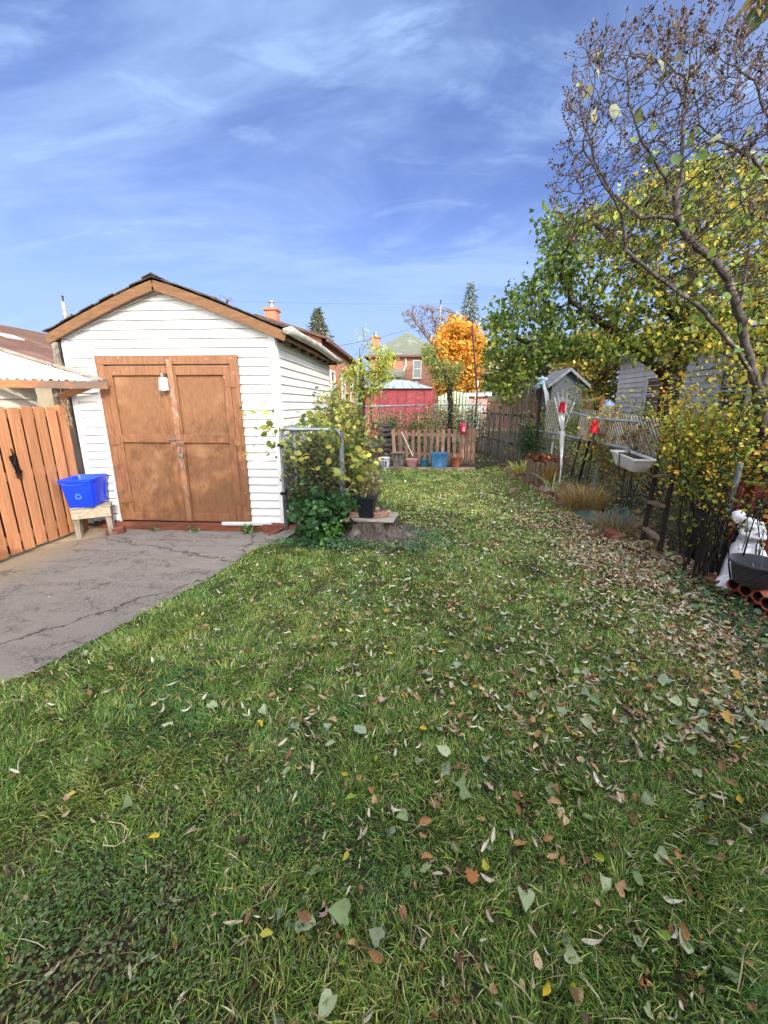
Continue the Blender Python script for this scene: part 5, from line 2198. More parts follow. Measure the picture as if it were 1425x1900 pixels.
# white lamp tube / pole at right of the orange tree
p = py(884, 720, 17)
q = MB()
q.tube([(p[0] - .03, 17, 0), (p[0] - .02, 17, py(882, 745, 17)[2]), (p[0] + .04, 17, py(887, 706, 17)[2])], .035, 8)
tag(q.build('white_pole', M_trimw, org=(p[0], 17, 0), smooth=True), 'short white pole standing just right of the dark metal pole', 'pole')


def wire(lab, A, B, sag, r):
    A, B = np.array(A), np.array(B)
    q = MB()
    q.tube([A + (B - A) * f - np.array((0, 0, sag * 4 * f * (1 - f))) for f in np.linspace(0, 1, 13)], r, 4, cap=False)
    tag(q.build('overhead_wire', mat('wire', '#5a6068', rough=.6), org=A), lab, 'wire')


wire('thin overhead wire crossing the open sky above the spruce', py(380, 556, 34), py(880, 563, 36), .15, .012)
wire('sagging cable climbing from the small bare treetop to the utility pole', py(630, 641, 30), py(817, 588, 40), .25, .028)
wire('short cable between the brown roofed house and the tall grey posts', py(20, 640, 22), py(125, 625, 26), .05, .025)

# ================================================================== VEGETATION
M_leaf = leafmat('foliage', .5, .35)
M_bark = mat('grey_bark', '#5a524d', '#3d3835', 18, .9, .6, 50, stretch=(1, 1, .4), c3='#837a72', scale3=7)
M_barkd = mat('black_bark', '#231d1a', '#332b26', 14, .95, .6, 40, stretch=(1, 1, .4))
M_twig = mat('brown_twig', '#5a483c', '#43362d', 20, .9)


def resample(P, step):
    out = [P[0]]
    for a, b in zip(P[:-1], P[1:]):
        L = np.linalg.norm(b - a)
        n = max(1, int(L / step))
        for i in range(1, n + 1):
            out.append(a + (b - a) * i / n)
    return out


def scaffold(polys, step, r=None):
    """polys: polylines in world space; each starts at the nearest node so far"""
    r = r or rng
    nodes, par = [], []
    for P in polys:
        P = [np.array(p, float) for p in P]
        if nodes:
            j = int(np.argmin([np.linalg.norm(n - P[0]) for n in nodes]))
            P = [nodes[j]] + P[1:]
            pts = resample(P, step)
            prev = j
            rest = pts[1:]
        else:
            pts = resample(P, step)
            nodes.append(pts[0])
            par.append(0)
            prev = 0
            rest = pts[1:]
        for p in rest:
            nodes.append(p + r.normal(size=3) * step * .08)
            par.append(prev)
            prev = len(nodes) - 1
    return nodes, par


def branchmesh(t, arr, par, rr, m, cut, name='trunk', tname='branches', mt2=None):
    A, B = arr[par[1:]], arr[1:]
    ra, rb = np.minimum(rr[par[1:]], rr[1:] * 1.6), rr[1:]
    big = rb > cut
    if big.any():
        segmesh(name, A[big], B[big], ra[big], rb[big], m, t, 9)
    if (~big).any():
        segmesh(tname, A[~big], B[~big], ra[~big], rb[~big], mt2 or m, t, 4)


# ---- the half bare lilac tree in the right foreground
r1 = np.random.default_rng(21)
lb_ = np.array((3.62, 4.55, 0))


def L3(*a):
    return [py(u, v, Y) for (u, v, Y) in a]


polys = [
    [lb_, py(1421, 900, 4.5)] + L3((1418, 800, 4.45), (1412, 752, 4.4), (1388, 656, 4.35), (1372, 580, 4.3), (1352, 520, 4.25), (1320, 476, 4.2), (1272, 440, 4.15), (1256, 404, 4.1), (1256, 372, 4.1), (1224, 316, 4.05), (1190, 262, 4.0), (1168, 190, 3.95)),
    L3((1396, 700, 4.38), (1348, 624, 4.2), (1288, 560, 4.1), (1232, 524, 4.0), (1160, 464, 3.95), (1156, 400, 3.9), (1120, 340, 3.85), (1085, 280, 3.8)),
    L3((1252, 415, 4.1), (1192, 404, 4.2), (1136, 360, 4.3), (1100, 300, 4.35)),
    L3((1256, 375, 4.1), (1264, 336, 4.2), (1266, 240, 4.25), (1275, 150, 4.3)),
    L3((1372, 590, 4.3), (1388, 480, 4.7), (1385, 400, 4.9), (1360, 300, 5.0)),
    L3((1412, 740, 4.4), (1440, 640, 4.6), (1475, 500, 4.7), (1440, 350, 4.6), (1392, 292, 4.5), (1332, 260, 4.4), (1296, 232, 4.35), (1290, 170, 4.3)),
    L3((1475, 500, 4.7), (1530, 350, 4.8), (1540, 200, 4.8)),
    L3((1440, 350, 4.6), (1430, 240, 4.4), (1400, 150, 4.3)),
]
nodes, par = scaffold(polys, .07, r1)
env = [(1018, 400), (1016, 330), (1035, 290), (1045, 230), (1060, 180), (1066, 100), (1085, 66), (1120, 95), (1165, 40), (1240, 34), (1300, 30), (1360, 40), (1425, 70), (1560, 60), (1620, 400), (1520, 560), (1380, 560), (1250, 600), (1130, 520), (1040, 440)]
att = sample_px(env, 3100, 3.5, 5.1, r1)
arr, par = colonize(nodes, par, att, step=.06, infl=.55, kill=.082, iters=110, r=r1, grav=-.1, jit=.16)
rr, kids = radii(arr, par, tip=.0028, p=1.62, base=.056)
lil = thing('lilac_tree', 'tall leaning half bare lilac tree with brown seed heads on its twigs', 'tree', tuple(lb_))
branchmesh(lil, arr, par, rr, M_bark, .012, 'trunk', 'twigs', mat('lilac_twig', '#4a413b', '#352d29', 20, .9))
tips = np.where(kids == 0)[0]
tp = arr[tips]
dirs = tp - arr[par[tips]]
dirs /= np.linalg.norm(dirs, axis=1)[:, None] + 1e-9
vis = tp[:, 2] > 2.6
P_, D_, A1, B1 = [], [], [], []
for p, d in zip(tp[vis], dirs[vis]):
    if r1.random() < .12 + .5 * (p[2] < 3.6):
        continue
    for rep in range(1 + (r1.random() < .45)):
        dd = d * .5 + np.array((0, 0, .75)) + r1.normal(size=3) * .25
        dd /= np.linalg.norm(dd)
        L = r1.uniform(.09, .19)
        A1.append(p)
        B1.append(p + dd * L)
        n = int(L * 95)
        f = r1.random(n) ** .8
        side = r1.normal(size=(n, 3)) * .017 * (1.25 - f)[:, None]
        P_.append(p + dd * L * f[:, None] + side)
        D_.append(np.repeat(dd[None], n, 0) + side * 25)
P_ = np.concatenate(P_)
D_ = np.concatenate(D_)
segmesh('seed_stems', A1, B1, np.full(len(A1), .0032), np.full(len(A1), .002), M_twig, lil, 3)
leaves('seed_heads', P_, .021, pal(len(P_), ['#47362c', '#5c4536', '#33271f', '#75604e', '#54492f'], [4, 4, 3, 1.5, 1], r1), leafmat('dry_seed', .8, .1), lil, droop=-.3, r=r1, dirs=D_, fold=.5)
# its few remaining heart leaves, more of them low on the right
q1 = sample_px([(1180, 250), (1300, 240), (1425, 240), (1500, 400), (1500, 800), (1400, 760), (1330, 700), (1270, 560), (1250, 450), (1200, 350)], 190, 3.7, 4.7, r1)
near = np.array([arr[np.argmin(np.linalg.norm(arr - p, axis=1))] for p in q1])
q1 = near + r1.normal(size=near.shape) * .06
leaves('leaves', q1, .075, pal(len(q1), ['#74853c', '#8a9a4a', '#5f7a3e', '#a09a40', '#56703c'], [3, 3, 3, 1, 2], r1), M_leaf, lil, 'oval', droop=.6, r=r1)
q2 = sample_px([(1060, 90), (1300, 60), (1420, 200), (1200, 400), (1060, 300)], 26, 3.8, 4.4, r1)
near = np.array([arr[np.argmin(np.linalg.norm(arr - p, axis=1))] for p in q2])
leaves('last_leaves', near, .085, pal(len(near), ['#8a8f72', '#7f8a58', '#93906a'], [1, 1, 1], r1), M_leaf, lil, 'oval', droop=.8, r=r1)
# sprig hanging in the top right corner
q = MB()
A = py(1560, -60, 3.2)
Bq = py(1400, 12, 3.2)
q.tube([A, A * .5 + Bq * .5 + np.array((0, 0, .05)), Bq], [.012, .008, .003], 5)
spr = thing('overhanging_branch', 'leafy branch end hanging into the top right corner', 'branch', tuple(A))
q.build('stem', M_twig, spr)
P_ = np.concatenate([Bq + (A - Bq) * f + r1.normal(size=(10, 3)) * .03 for f in np.linspace(0, .8, 8)])
leaves('leaves', P_, .06, pal(len(P_), ['#7a6a48', '#6f7a48', '#4f5a38', '#8a5a40'], [2, 2, 2, 1], r1), M_leaf, spr, 'oval', droop=.7, r=r1)

# ---- the broad green and yellow tree behind it
r2 = np.random.default_rng(33)
mb_ = py(1234, 800, 7.4)
polys = [
    [np.array((mb_[0], 7.4, 0)), mb_] + L3((1238, 735, 7.4), (1243, 708, 7.4)),
    L3((1243, 708, 7.4), (1210, 672, 7.3), (1170, 648, 7.2), (1120, 600, 7.1), (1060, 560, 7.0)),
    L3((1243, 708, 7.4), (1262, 670, 7.5), (1275, 620, 7.6), (1280, 540, 7.7), (1290, 430, 7.8), (1300, 340, 7.8)),
    L3((1262, 670, 7.5), (1330, 600, 7.5), (1410, 520, 7.6)),
    L3((1170, 648, 7.2), (1090, 660, 7.0), (1020, 650, 6.9), (960, 630, 6.8)),
    L3((1275, 620, 7.6), (1220, 540, 7.5), (1160, 460, 7.5), (1100, 410, 7.6)),
    L3((1060, 682, 7.6), (1040, 668, 7.5), (1010, 650, 7.4)),
]
nodes, par = scaffold(polys[:-1], .12, r2)
env = [(890, 640), (903, 575), (942, 555), (945, 510), (985, 500), (1003, 468), (1010, 420), (1000, 395), (1012, 382), (1040, 408), (1095, 372), (1150, 345), (1240, 300), (1330, 280), (1425, 270), (1600, 280), (1600, 700), (1425, 700), (1330, 640), (1290, 640), (1250, 640), (1200, 655), (1130, 660), (1080, 650), (1040, 662), (985, 690), (965, 735), (930, 745), (898, 710)]
att = sample_px(env, 2300, 6.2, 8.8, r2)
arr, par = colonize(nodes, par, att, step=.13, infl=1.2, kill=.2, iters=80, r=r2, grav=-.03, jit=.18)
rr, kids = radii(arr, par, tip=.0045, p=2.3, base=.15)
mul = thing('mulberry_tree', 'broad tree with a black trunk and green to yellow leaves behind the lilac', 'tree', (mb_[0], 7.4, 0))
branchmesh(mul, arr, par, rr, M_barkd, .02, 'trunk', 'twigs')
fine_ = np.where(rr < .012)[0]
n = 28000
pick = r2.choice(fine_, n)
P_ = arr[pick] + r2.normal(size=(n, 3)) * np.array((.095, .095, .085))
P_[:, 2] -= r2.random(n) * .06
C_ = pal(n, ['#6c7a30', '#858e36', '#a09e3c', '#b8aa44', '#c9a83e', '#556628'], [3, 6, 6, 4.5, 2.4, 2], r2, .35, P_, 1.1)
Cg = pal(n, ['#4a6026', '#5c702c', '#72822f', '#3e5222', '#8c8f38'], [4, 5, 4, 3, 1.5], r2, .4, P_, 1.1)
wg = (r2.random(n) < np.clip(1.15 - (P_[:, 0] - 1.6) / 3.2, .15, .95))[:, None]
C_ = np.where(wg, Cg, C_)
leaves('crown', P_, .074, C_, M_leaf, mul, droop=.9, up=.4, r=r2)


def blob(n, c, r, rg, hollow=.35):
    d = rg.normal(size=(n, 3))
    d /= np.linalg.norm(d, axis=1)[:, None]
    return np.array(c) + d * np.array(r) * (hollow + (1 - hollow) * rg.random((n, 1)) ** .5)


def simple_tree(name, lab, base, trunk, env, Y0, Y1, natt, nleaf, lsize, cols, wts, bark, seed, brad=.1, step=.2, spread=.15, droop=.3, tip=.008, shape='diamond', group=None, leafcut=None, kill=None, grav=-.03, cat='tree'):
    rg = np.random.default_rng(seed)
    nodes, par = scaffold(trunk, step, rg)
    att = sample_px(env, natt, Y0, Y1, rg)
    arr, par = colonize(nodes, par, att, step=step, infl=step * 9, kill=kill or step * 1.6, iters=70, r=rg, jit=.15, grav=grav)
    rr, kids = radii(arr, par, tip=tip, p=1.8, base=brad)
    t = thing(name, lab, cat, tuple(base), group)
    branchmesh(t, arr, par, rr, bark, brad * .22, 'trunk', 'twigs')
    if nleaf:
        f = np.where(rr < (leafcut or tip * 3))[0]
        f = f[f > len(nodes) // 2] if len(f[f > len(nodes) // 2]) else f
        P = arr[rg.choice(f, nleaf)] + rg.normal(size=(nleaf, 3)) * spread
        P[:, 2] = np.maximum(P[:, 2], .05)
        leaves('crown', P, lsize, pal(nleaf, cols, wts, rg, .35, P, .8), M_leaf, t, shape, droop=droop, r=rg)
    return t


def V0(u, v, Y):
    p = py(u, v, Y)
    return np.array((p[0], Y, 0))


# trees closing the view behind the neighbouring houses on the right
for (u0, sd, Y_, lab, cl) in ((1010, 141, 24, 'distant olive green tree behind the grey garden shed', ['#5a6436', '#70773c', '#464f2c']), (1110, 142, 22, 'distant yellowing tree behind the cream house', ['#8a8340', '#a08c42', '#6a6a36']), (1230, 143, 21, 'distant brown leaved tree behind the white sided house', ['#7a6338', '#8f7640', '#565a32']), (1370, 144, 21, 'distant green tree at the far right behind the white sided house', ['#5a6436', '#7d7f40', '#464f2c'])):
    b0 = V0(u0, 760, Y_)
    simple_tree('distant_tree', lab, b0, [[b0, py(u0, 700, Y_), py(u0, 640, Y_)], L3((u0, 690, Y_), (u0 - 40, 640, Y_)), L3((u0, 680, Y_), (u0 + 45, 640, Y_))],
                [(u0 - 75, 735), (u0 - 80, 660), (u0 - 30, 610), (u0 + 30, 605), (u0 + 80, 650), (u0 + 75, 735)], Y_ - 1.5, Y_ + 1.5, 190, 5200, .2, cl, [3, 2, 2], M_twig, sd, brad=.15, step=.3, spread=.25, leafcut=.06)

# blazing orange tree
b0 = V0(856, 760, 26)
simple_tree('orange_tree', 'bright orange autumn tree behind the rear fence', b0, [[b0, py(856, 720, 26), py(857, 640, 26), py(852, 608, 26)], L3((856, 700, 26), (825, 650, 26)), L3((856, 700, 26), (885, 660, 26))],
            [(806, 700), (802, 660), (812, 620), (832, 596), (850, 589), (868, 598), (880, 612), (897, 625), (896, 650), (903, 670), (893, 705), (882, 735), (850, 728), (822, 735), (808, 720)], 24.3, 27.8, 520, 26000, .15,
            ['#c07820', '#d0922e', '#dcae50', '#9c5c1e', '#86703a'], [3, 5, 4.5, 1.5, 2], M_twig, 41, brad=.16, step=.28, spread=.2, leafcut=.05)
# bare vase-shaped elm
b0 = V0(815, 760, 40)
simple_tree('bare_tree', 'leafless grey vase-shaped tree rising behind the green roofed house', b0, [[b0, py(814, 700, 40), py(813, 655, 40)], L3((813, 655, 40), (790, 620, 40), (765, 590, 40)), L3((813, 655, 40), (808, 600, 40), (800, 575, 40)), L3((813, 655, 40), (828, 610, 40), (838, 585, 40))],
            [(742, 580), (765, 566), (800, 565), (830, 570), (852, 585), (845, 620), (820, 640), (795, 635), (765, 612), (748, 598)], 37.5, 42.5, 2200, 0, .1, [], [], mat('pale_bark', '#6d625e', '#5a514e', 9, .9), 43, brad=.26, step=.25, tip=.017, kill=.26, grav=-.12)
# faint tree tops behind the garage and at the far left
b0 = V0(412, 640, 45)
simple_tree('bare_tree', 'small leafless treetop peeping over the right slope of the garage roof', b0, [[b0, py(412, 590, 45), py(412, 566, 45)], L3((412, 575, 45), (396, 555, 45)), L3((412, 575, 45), (425, 552, 45))],
            [(384, 552), (395, 544), (415, 541), (430, 550), (440, 566), (425, 572), (400, 565)], 43, 47, 300, 0, .1, [], [], mat('pale_bark', '#8d817c'), 44, brad=.2, step=.35, tip=.014)
b0 = V0(-20, 680, 30)
simple_tree('yellowing_tree', 'thin yellowing treetop above the brown roof at the far left', b0, [[b0, py(-10, 640, 30), py(0, 612, 30)], L3((-5, 630, 30), (25, 620, 30))],
            [(-60, 600), (0, 602), (20, 620), (40, 628), (52, 640), (20, 645), (-60, 640)], 28.5, 31.5, 200, 1200, .16, ['#8f8f4a', '#b0a350', '#7c7a44'], [2, 2, 2], M_twig, 45, brad=.18, step=.3)


def conifer(name, lab, u, vtop, vbase_half, Y, halfw, seed, cols, sag=.25):
    rg = np.random.default_rng(seed)
    top = py(u, vtop, Y)
    H_ = top[2]
    base = np.array((top[0], Y, 0))
    t = thing(name, lab, 'tree', tuple(base))
    q = MB()
    q.tube([base, top], [.16, .01], 8)
    q.build('trunk', M_bark, t)
    A, B, P, D = [], [], [], []
    nb = 260
    for i in range(nb):
        f = (i + .5) / nb
        z = H_ * (1 - .86 * f)
        R_ = halfw * (f ** .8) * rg.uniform(.75, 1.12) + .06
        a = i * 2.399 + rg.uniform(-.3, .3)
        d = np.array((cos(a), sin(a), 0))
        e = np.array((base[0], Y, z)) + d * R_ + np.array((0, 0, -R_ * sag + .1 * R_ * rg.normal()))
        s_ = np.array((base[0], Y, z))
        A.append(s_)
        B.append(e)
        n = int(12 + 55 * f)
        ff = rg.random(n) ** .7
        pp = s_ + (e - s_) * ff[:, None] + rg.normal(size=(n, 3)) * np.array((.09, .09, .05)) * (.4 + f)
        pp[:, 2] -= rg.random(n) * .12 * f
        P.append(pp)
        D.append(np.repeat((e - s_)[None] / (np.linalg.norm(e - s_) + 1e-6), n, 0) + rg.normal(size=(n, 3)) * .4)
    segmesh('branches', A, B, np.full(nb, .03), np.full(nb, .008), M_bark, t, 4)
    P, D = np.concatenate(P), np.concatenate(D)
    leaves('needle_sprays', P, .24, pal(len(P), cols, [1] * len(cols), rg, .5), leafmat('needles', .6, .1), t, 'narrow', r=rg, dirs=D)


conifer('spruce_tree', 'dark pointed spruce standing beyond the garage roof', 589, 572, 0, 32, 2.7, 51, ['#4a5340', '#5c6048', '#3c4636', '#6d6a50'])
conifer('blue_spruce', 'blue grey spruce top above the orange tree', 874, 524, 0, 38, 2.6, 52, ['#6d7c7c', '#4d5c58', '#8a9896', '#3f4b46'], .35)

# pruned peach tree left of the red shed
b0 = V0(671, 800, 12.2)
simple_tree('peach_tree', 'pruned fruit tree with a dark trunk and yellow green leaves before the red shed', b0,
            [[b0, py(671, 760, 12.2), py(670, 690, 12.2), py(667, 650, 12.2), py(676, 630, 12.2), py(673, 612, 12.2)], L3((670, 690, 12.2), (700, 690, 12.0), (725, 668, 12.0)), L3((668, 660, 12.2), (680, 638, 12.2), (692, 640, 12.2)), L3((671, 745, 12.2), (700, 715, 12.1), (720, 700, 12.1)), L3((670, 700, 12.2), (640, 690, 12.3))],
            [(640, 680), (660, 668), (690, 675), (715, 645), (728, 640), (735, 665), (728, 685), (705, 705), (690, 740), (655, 735), (640, 715)], 11.4, 13, 170, 2600, .1,
            ['#97a23a', '#b3b048', '#75862f', '#c9b850', '#5c6e2a'], [4, 3, 4, 1, 2], M_barkd, 61, brad=.1, step=.12, spread=.1, droop=1.0, tip=.006, shape='narrow', leafcut=.03)
b0 = V0(836, 790, 13.5)
simple_tree('peach_tree', 'small fruit tree with willowy dull green leaves in front of the orange tree', b0,
            [[b0, py(836, 750, 13.5), py(835, 715, 13.5), py(825, 690, 13.5), py(806, 660, 13.5), py(790, 640, 13.5)], L3((836, 730, 13.5), (845, 695, 13.4), (855, 680, 13.4)), L3((806, 660, 13.5), (815, 650, 13.5))],
            [(780, 640), (783, 632), (792, 640), (805, 650), (825, 665), (850, 672), (845, 705), (820, 715), (800, 700), (790, 680), (780, 665)], 12.8, 14.3, 120, 2300, .1,
            ['#6f7a3c', '#7d8a44', '#969448', '#5a6836', '#a3894a'], [4, 3, 2, 4, 1], M_barkd, 62, brad=.08, step=.13, spread=.09, droop=1.1, tip=.006, shape='narrow', leafcut=.03)


# ---- leafy masses: shrubs, vines, weeds
def shrub(name, lab, base, nst, hgt, rad, nleaf, lsize, cols, wts, seed, cat='shrub', shape='diamond', stems=M_twig, fan=.5, droop=.4, curve=.15, lo=.15, srad=.008, group=None, spread=.07, sub=3, mt=None):
    """stems fanning up from the ground, each with side shoots that carry the leaves"""
    rg = np.random.default_rng(seed)
    base = np.array(base, float)
    t = thing(name, lab, cat, tuple(base), group)
    A, B, ra, rb, L = [], [], [], [], []
    rad = np.array(rad if hasattr(rad, '__len__') else (rad, rad))
    for i in range(nst):
        p = base + np.array((rg.normal() * rad[0] * .45 * (1 - fan) + 0, rg.normal() * rad[1] * .45 * (1 - fan), 0))
        d = np.array((rg.normal() * .5 * fan, rg.normal() * .5 * fan, 1.0))
        h = hgt * rg.uniform(.65, 1.05)
        ns = max(5, int(h / .12))
        bend = rg.normal(size=3) * curve
        bend[2] = -abs(bend[2]) * .4
        r0 = srad * rg.uniform(.6, 1.3)
        for s_ in range(ns):
            f = s_ / ns
            d2 = d + bend * f * 2.2
            d2 /= np.linalg.norm(d2)
            q_ = p + d2 * h / ns + rg.normal(size=3) * .012
            q_[2] = max(q_[2], .02)
            A.append(p); B.append(q_); ra.append(r0 * (1 - .75 * f)); rb.append(r0 * (1 - .75 * (f + 1 / ns)))
            if f > lo:
                L.append((q_, d2))
                for k in range(sub):
                    if rg.random() < .6:
                        dd = d2 * .5 + rg.normal(size=3) * .6
                        dd /= np.linalg.norm(dd)
                        e = q_ + dd * h * rg.uniform(.06, .2)
                        e[2] = max(e[2], .03)
                        A.append(q_); B.append(e); ra.append(r0 * .35); rb.append(r0 * .18)
                        L += [(q_ + (e - q_) * g_, dd) for g_ in (.5, 1.0)]
            p = q_
    segmesh('stems', A, B, np.array(ra), np.array(rb), stems, t, 4)
    if nleaf:
        LP = np.array([l[0] for l in L])
        P = LP[rg.integers(0, len(LP), nleaf)] + rg.normal(size=(nleaf, 3)) * spread
        P[:, 2] = np.maximum(P[:, 2], .02)
        leaves('leaves', P, lsize, pal(nleaf, cols, wts, rg, .35, P, 2.2), mt or M_leaf, t, shape, droop=droop, r=rg)
    return t


YG = ['#7f8a2e', '#a09a34', '#66782c', '#b8a438', '#4d6228', '#c08a38']
# the yellow green shrub between the ladder and the lilac, and its neighbours
shrub('yellow_green_shrub', 'tall multi-stemmed shrub with small yellow green leaves beside the dark ladder', (2.98, 4.2, 0), 18, 1.75, (.28, .3), 2000, .046, YG, [4, 4, 4, 2, 3, 1.2], 71, lo=.45, fan=.28, srad=.012, spread=.08, stems=M_barkd)
shrub('yellow_green_shrub', 'yellow and orange tinged shrub arching over the top of the ladder', (3.5, 4.75, 0), 20, 1.85, (.5, .6), 3100, .046, ['#93902e', '#b39a34', '#6f7c2c', '#c29436', '#a8742e', '#59692a'], [4, 4, 3, 2, 1.5, 2], 72, lo=.42, fan=.36, srad=.01, spread=.09, stems=M_barkd)
shrub('yellow_green_shrub', 'loose shrub with yellow leaves behind the white basin', (3.5, 6.3, 0), 16, 1.7, (.6, .8), 2300, .055, ['#93902e', '#b09a38', '#77843a', '#a8782e', '#8a5a3a'], [3, 3, 3, 2, 1], 73, lo=.3, fan=.45, srad=.009, spread=.1, stems=M_barkd)
shrub('yellow_green_shrub', 'pale green shrub behind the maroon seat and the lilac trunk', (4.3, 4.8, 0), 22, 1.6, (.8, .7), 3600, .055, ['#8c9450', '#6f7f3c', '#a8a85c', '#556832', '#b9b078'], [4, 4, 2, 3, 1], 74, lo=.25, fan=.4, srad=.01, spread=.1)
shrub('bare_stem_thicket', 'dense thicket of thin dark upright stems left of the statue', (2.84, 3.72, 0), 40, .95, (.28, .3), 240, .04, YG, [3, 3, 3, 2, 2, 2], 75, lo=.3, fan=.09, srad=.011, stems=M_barkd, sub=1)
shrub('bare_stem_thicket', 'thin stems with few leaves behind the ladder along the wire fence', (3.45, 5.1, 0), 18, 1.1, (.4, 1.2), 420, .045, ['#6f7c3c', '#88894a', '#a09a50', '#4d5c34'], [3, 3, 1, 3], 76, lo=.2, fan=.15, srad=.006, stems=M_twig, sub=2)
for (x, y, h, n, lab, sd) in ((3.7, 8.0, 1.2, 1500, 'low leafy bush behind the wire mesh under the grey trellis', 77), (3.6, 9.8, 1.5, 1500, 'leafy bush behind the pale trellis strip', 78), (4.6, 6.8, 1.3, 1300, 'bush beyond the wire fence behind the white basin', 79), (3.9, 11.5, 2.0, 2200, 'tall olive bush behind the cloth-topped pole', 80), (5.2, 9.2, 1.6, 1800, 'bush in front of the white sided house', 81), (5.8, 6.3, 1.7, 1800, 'broad bush at the right edge beyond the lilac', 82)):
    shrub('bush', lab, (x, y, 0), 16, h, (.8, .9), n, .065, ['#667436', '#7f853c', '#9f9848', '#4a5a2e', '#b09a50'], [4, 3, 2, 4, 1], sd, lo=.15, fan=.5, spread=.12)

# vines over the gate
VG = ['#858a3e', '#a8a24c', '#6c7c38', '#50642f', '#7a6a3c', '#bdb060']
shrub('grape_vine', 'grape vine with large yellow green leaves climbing over the chain link gate', (-1.2, 5.2, 0), 15, 1.62, (.6, .4), 820, .07, VG, [4, 3, 4, 3, 1, 1], 83, cat='vine', shape='oval', lo=.42, fan=.4, srad=.008, spread=.08, sub=2)
shrub('grape_vine', 'sprawling vine with yellow leaves reaching across the white siding above the gate', (-1.3, 4.98, 0), 4, 1.7, (.4, .1), 130, .09, ['#c2ba58', '#a8aa4c', '#8d9a4a', '#6a7840'], [3, 3, 2, 1], 84, cat='vine', shape='oval', lo=.6, fan=.75, srad=.007, spread=.05, sub=2, curve=.35)
shrub('climbing_vine', 'small-leaved vine with browning leaves filling the mesh of the gate', (-1.2, 4.98, 0), 30, 1.15, (.55, .12), 1500, .045, ['#4c5c30', '#5f6c38', '#7a5a38', '#8f6f42', '#3a4a2a', '#94934a'], [5, 4, 2, 2, 3, 2], 85, cat='vine', lo=.05, fan=.14, srad=.005, spread=.05)
shrub('raspberry_bush', 'dense dark green raspberry bush at the foot of the chain link gate', (-1.12, 4.72, 0), 26, .58, (.42, .25), 1150, .078, ['#3c5f34', '#4c7340', '#2d4b2b', '#61854e', '#284226'], [5, 4, 4, 2, 3], 86, shape='oval', lo=.1, fan=.6, srad=.004, spread=.07, droop=.25, sub=3)
shrub('raspberry_bush', 'low bright green plant right under the dark raspberry bush', (-1.0, 4.55, 0), 14, .28, (.4, .18), 300, .06, ['#6d9a50', '#587f42', '#7fae5c'], [3, 3, 2], 87, shape='oval', lo=.1, fan=.7, srad=.003, spread=.05)
shrub('climbing_vine', 'large yellow green vine mass right of the chain link gate', (-.9, 5.7, 0), 24, 1.3, (.3, .6), 1900, .07, VG, [3, 2, 4, 5, 2, 1], 88, cat='vine', shape='oval', lo=.1, fan=.22, srad=.007, spread=.1)
shrub('climbing_vine', 'second vine mass between the gate and the back garden', (-1.35, 7.4, 0), 30, 1.7, (.45, .9), 3000, .068, ['#8a8f42', '#6f7c38', '#a8a04c', '#52652f', '#7a6440', '#b9a85a'], [4, 4, 2, 4, 1, 1], 89, cat='vine', shape='oval', lo=.1, fan=.2, srad=.007, spread=.12)
shrub('leafy_shrub', 'leafy shrub against the brick house behind the garage corner', (-2.3, 10.8, 0), 26, 2.2, (.8, .9), 2400, .085, ['#7d8638', '#95984a', '#5c6c30', '#b0a04a', '#8a6a3c'], [4, 3, 4, 2, 1], 90, lo=.2, fan=.35, srad=.009, spread=.14)
shrub('leafy_shrub', 'low dark shrub behind the white pail in the back garden', (-1.7, 9.7, 0), 22, .9, (.4, .7), 1200, .065, ['#566a38', '#6f7c40', '#8a8648', '#3f5230'], [4, 3, 1, 4], 91, lo=.05, fan=.5)
shrub('dry_stalk_plant', 'thin plant with dry pale leaves standing behind the stump planter', (-.58, 5.25, 0), 12, .85, (.22, .25), 300, .06, ['#a8a070', '#8f8a58', '#c2b488', '#6d7440'], [3, 2, 1, 3], 92, lo=.3, fan=.4, srad=.004, spread=.06)
for (x, y, h, n, lab, sd, cs) in ((.2, 13.2, 1.3, 1100, 'bush of green leaves behind the left half of the picket fence', 93, ['#5b6f3a', '#74803e', '#8f8a4a']), (1.0, 13.6, 1.5, 1000, 'browning rose bush behind the picket fence', 94, ['#7a6a40', '#8f7a48', '#5d6a38']), (1.8, 13.4, 1.5, 1000, 'grey green bush behind the red feeder', 95, ['#5d6a4a', '#7a8058', '#48563c']), (-.6, 13.6, 1.4, 1200, 'green bush behind the dark slab pile', 96, ['#4f6a3c', '#6a7d44', '#7f8a4a']), (-2.2, 13.5, 1.6, 1400, 'yellow green bush at the left end of the rear fence', 97, ['#7d8638', '#95984a', '#a8803c']), (.9, 17, 1.9, 1100, 'reddish bush in front of the red shed', 98, ['#8a6038', '#7d7a3c', '#9a8a44']), (2.1, 16.4, 1.7, 1300, 'yellow green bush under the orange tree', 99, ['#9a9a50', '#7d8644', '#b8ac60'])):
    shrub('bush', lab, (x, y, 0), 18, h, (.6, .4), n, .07, cs, [4, 3, 2], sd, lo=.12, fan=.35, spread=.12)
shrub('climbing_vine', 'dark green creeper draped over the fence end near the lath fence', (2.95, 10.4, 0), 16, 1.15, (.25, .6), 1000, .06, ['#3c5a30', '#4d6c3a', '#2f4828'], [3, 3, 2], 100, cat='vine', lo=.35, fan=.3, spread=.08)
shrub('dead_stem_plant', 'dead brown plant stems spilling out of the white basin', px(1178, 835, 2.85) + np.array((0, 0, 0)), 16, .3, (.3, .3), 120, .05, ['#6a5238', '#8a7048', '#4f5a34'], [3, 2, 1], 101, cat='plant', lo=.2, fan=.9, srad=.004)
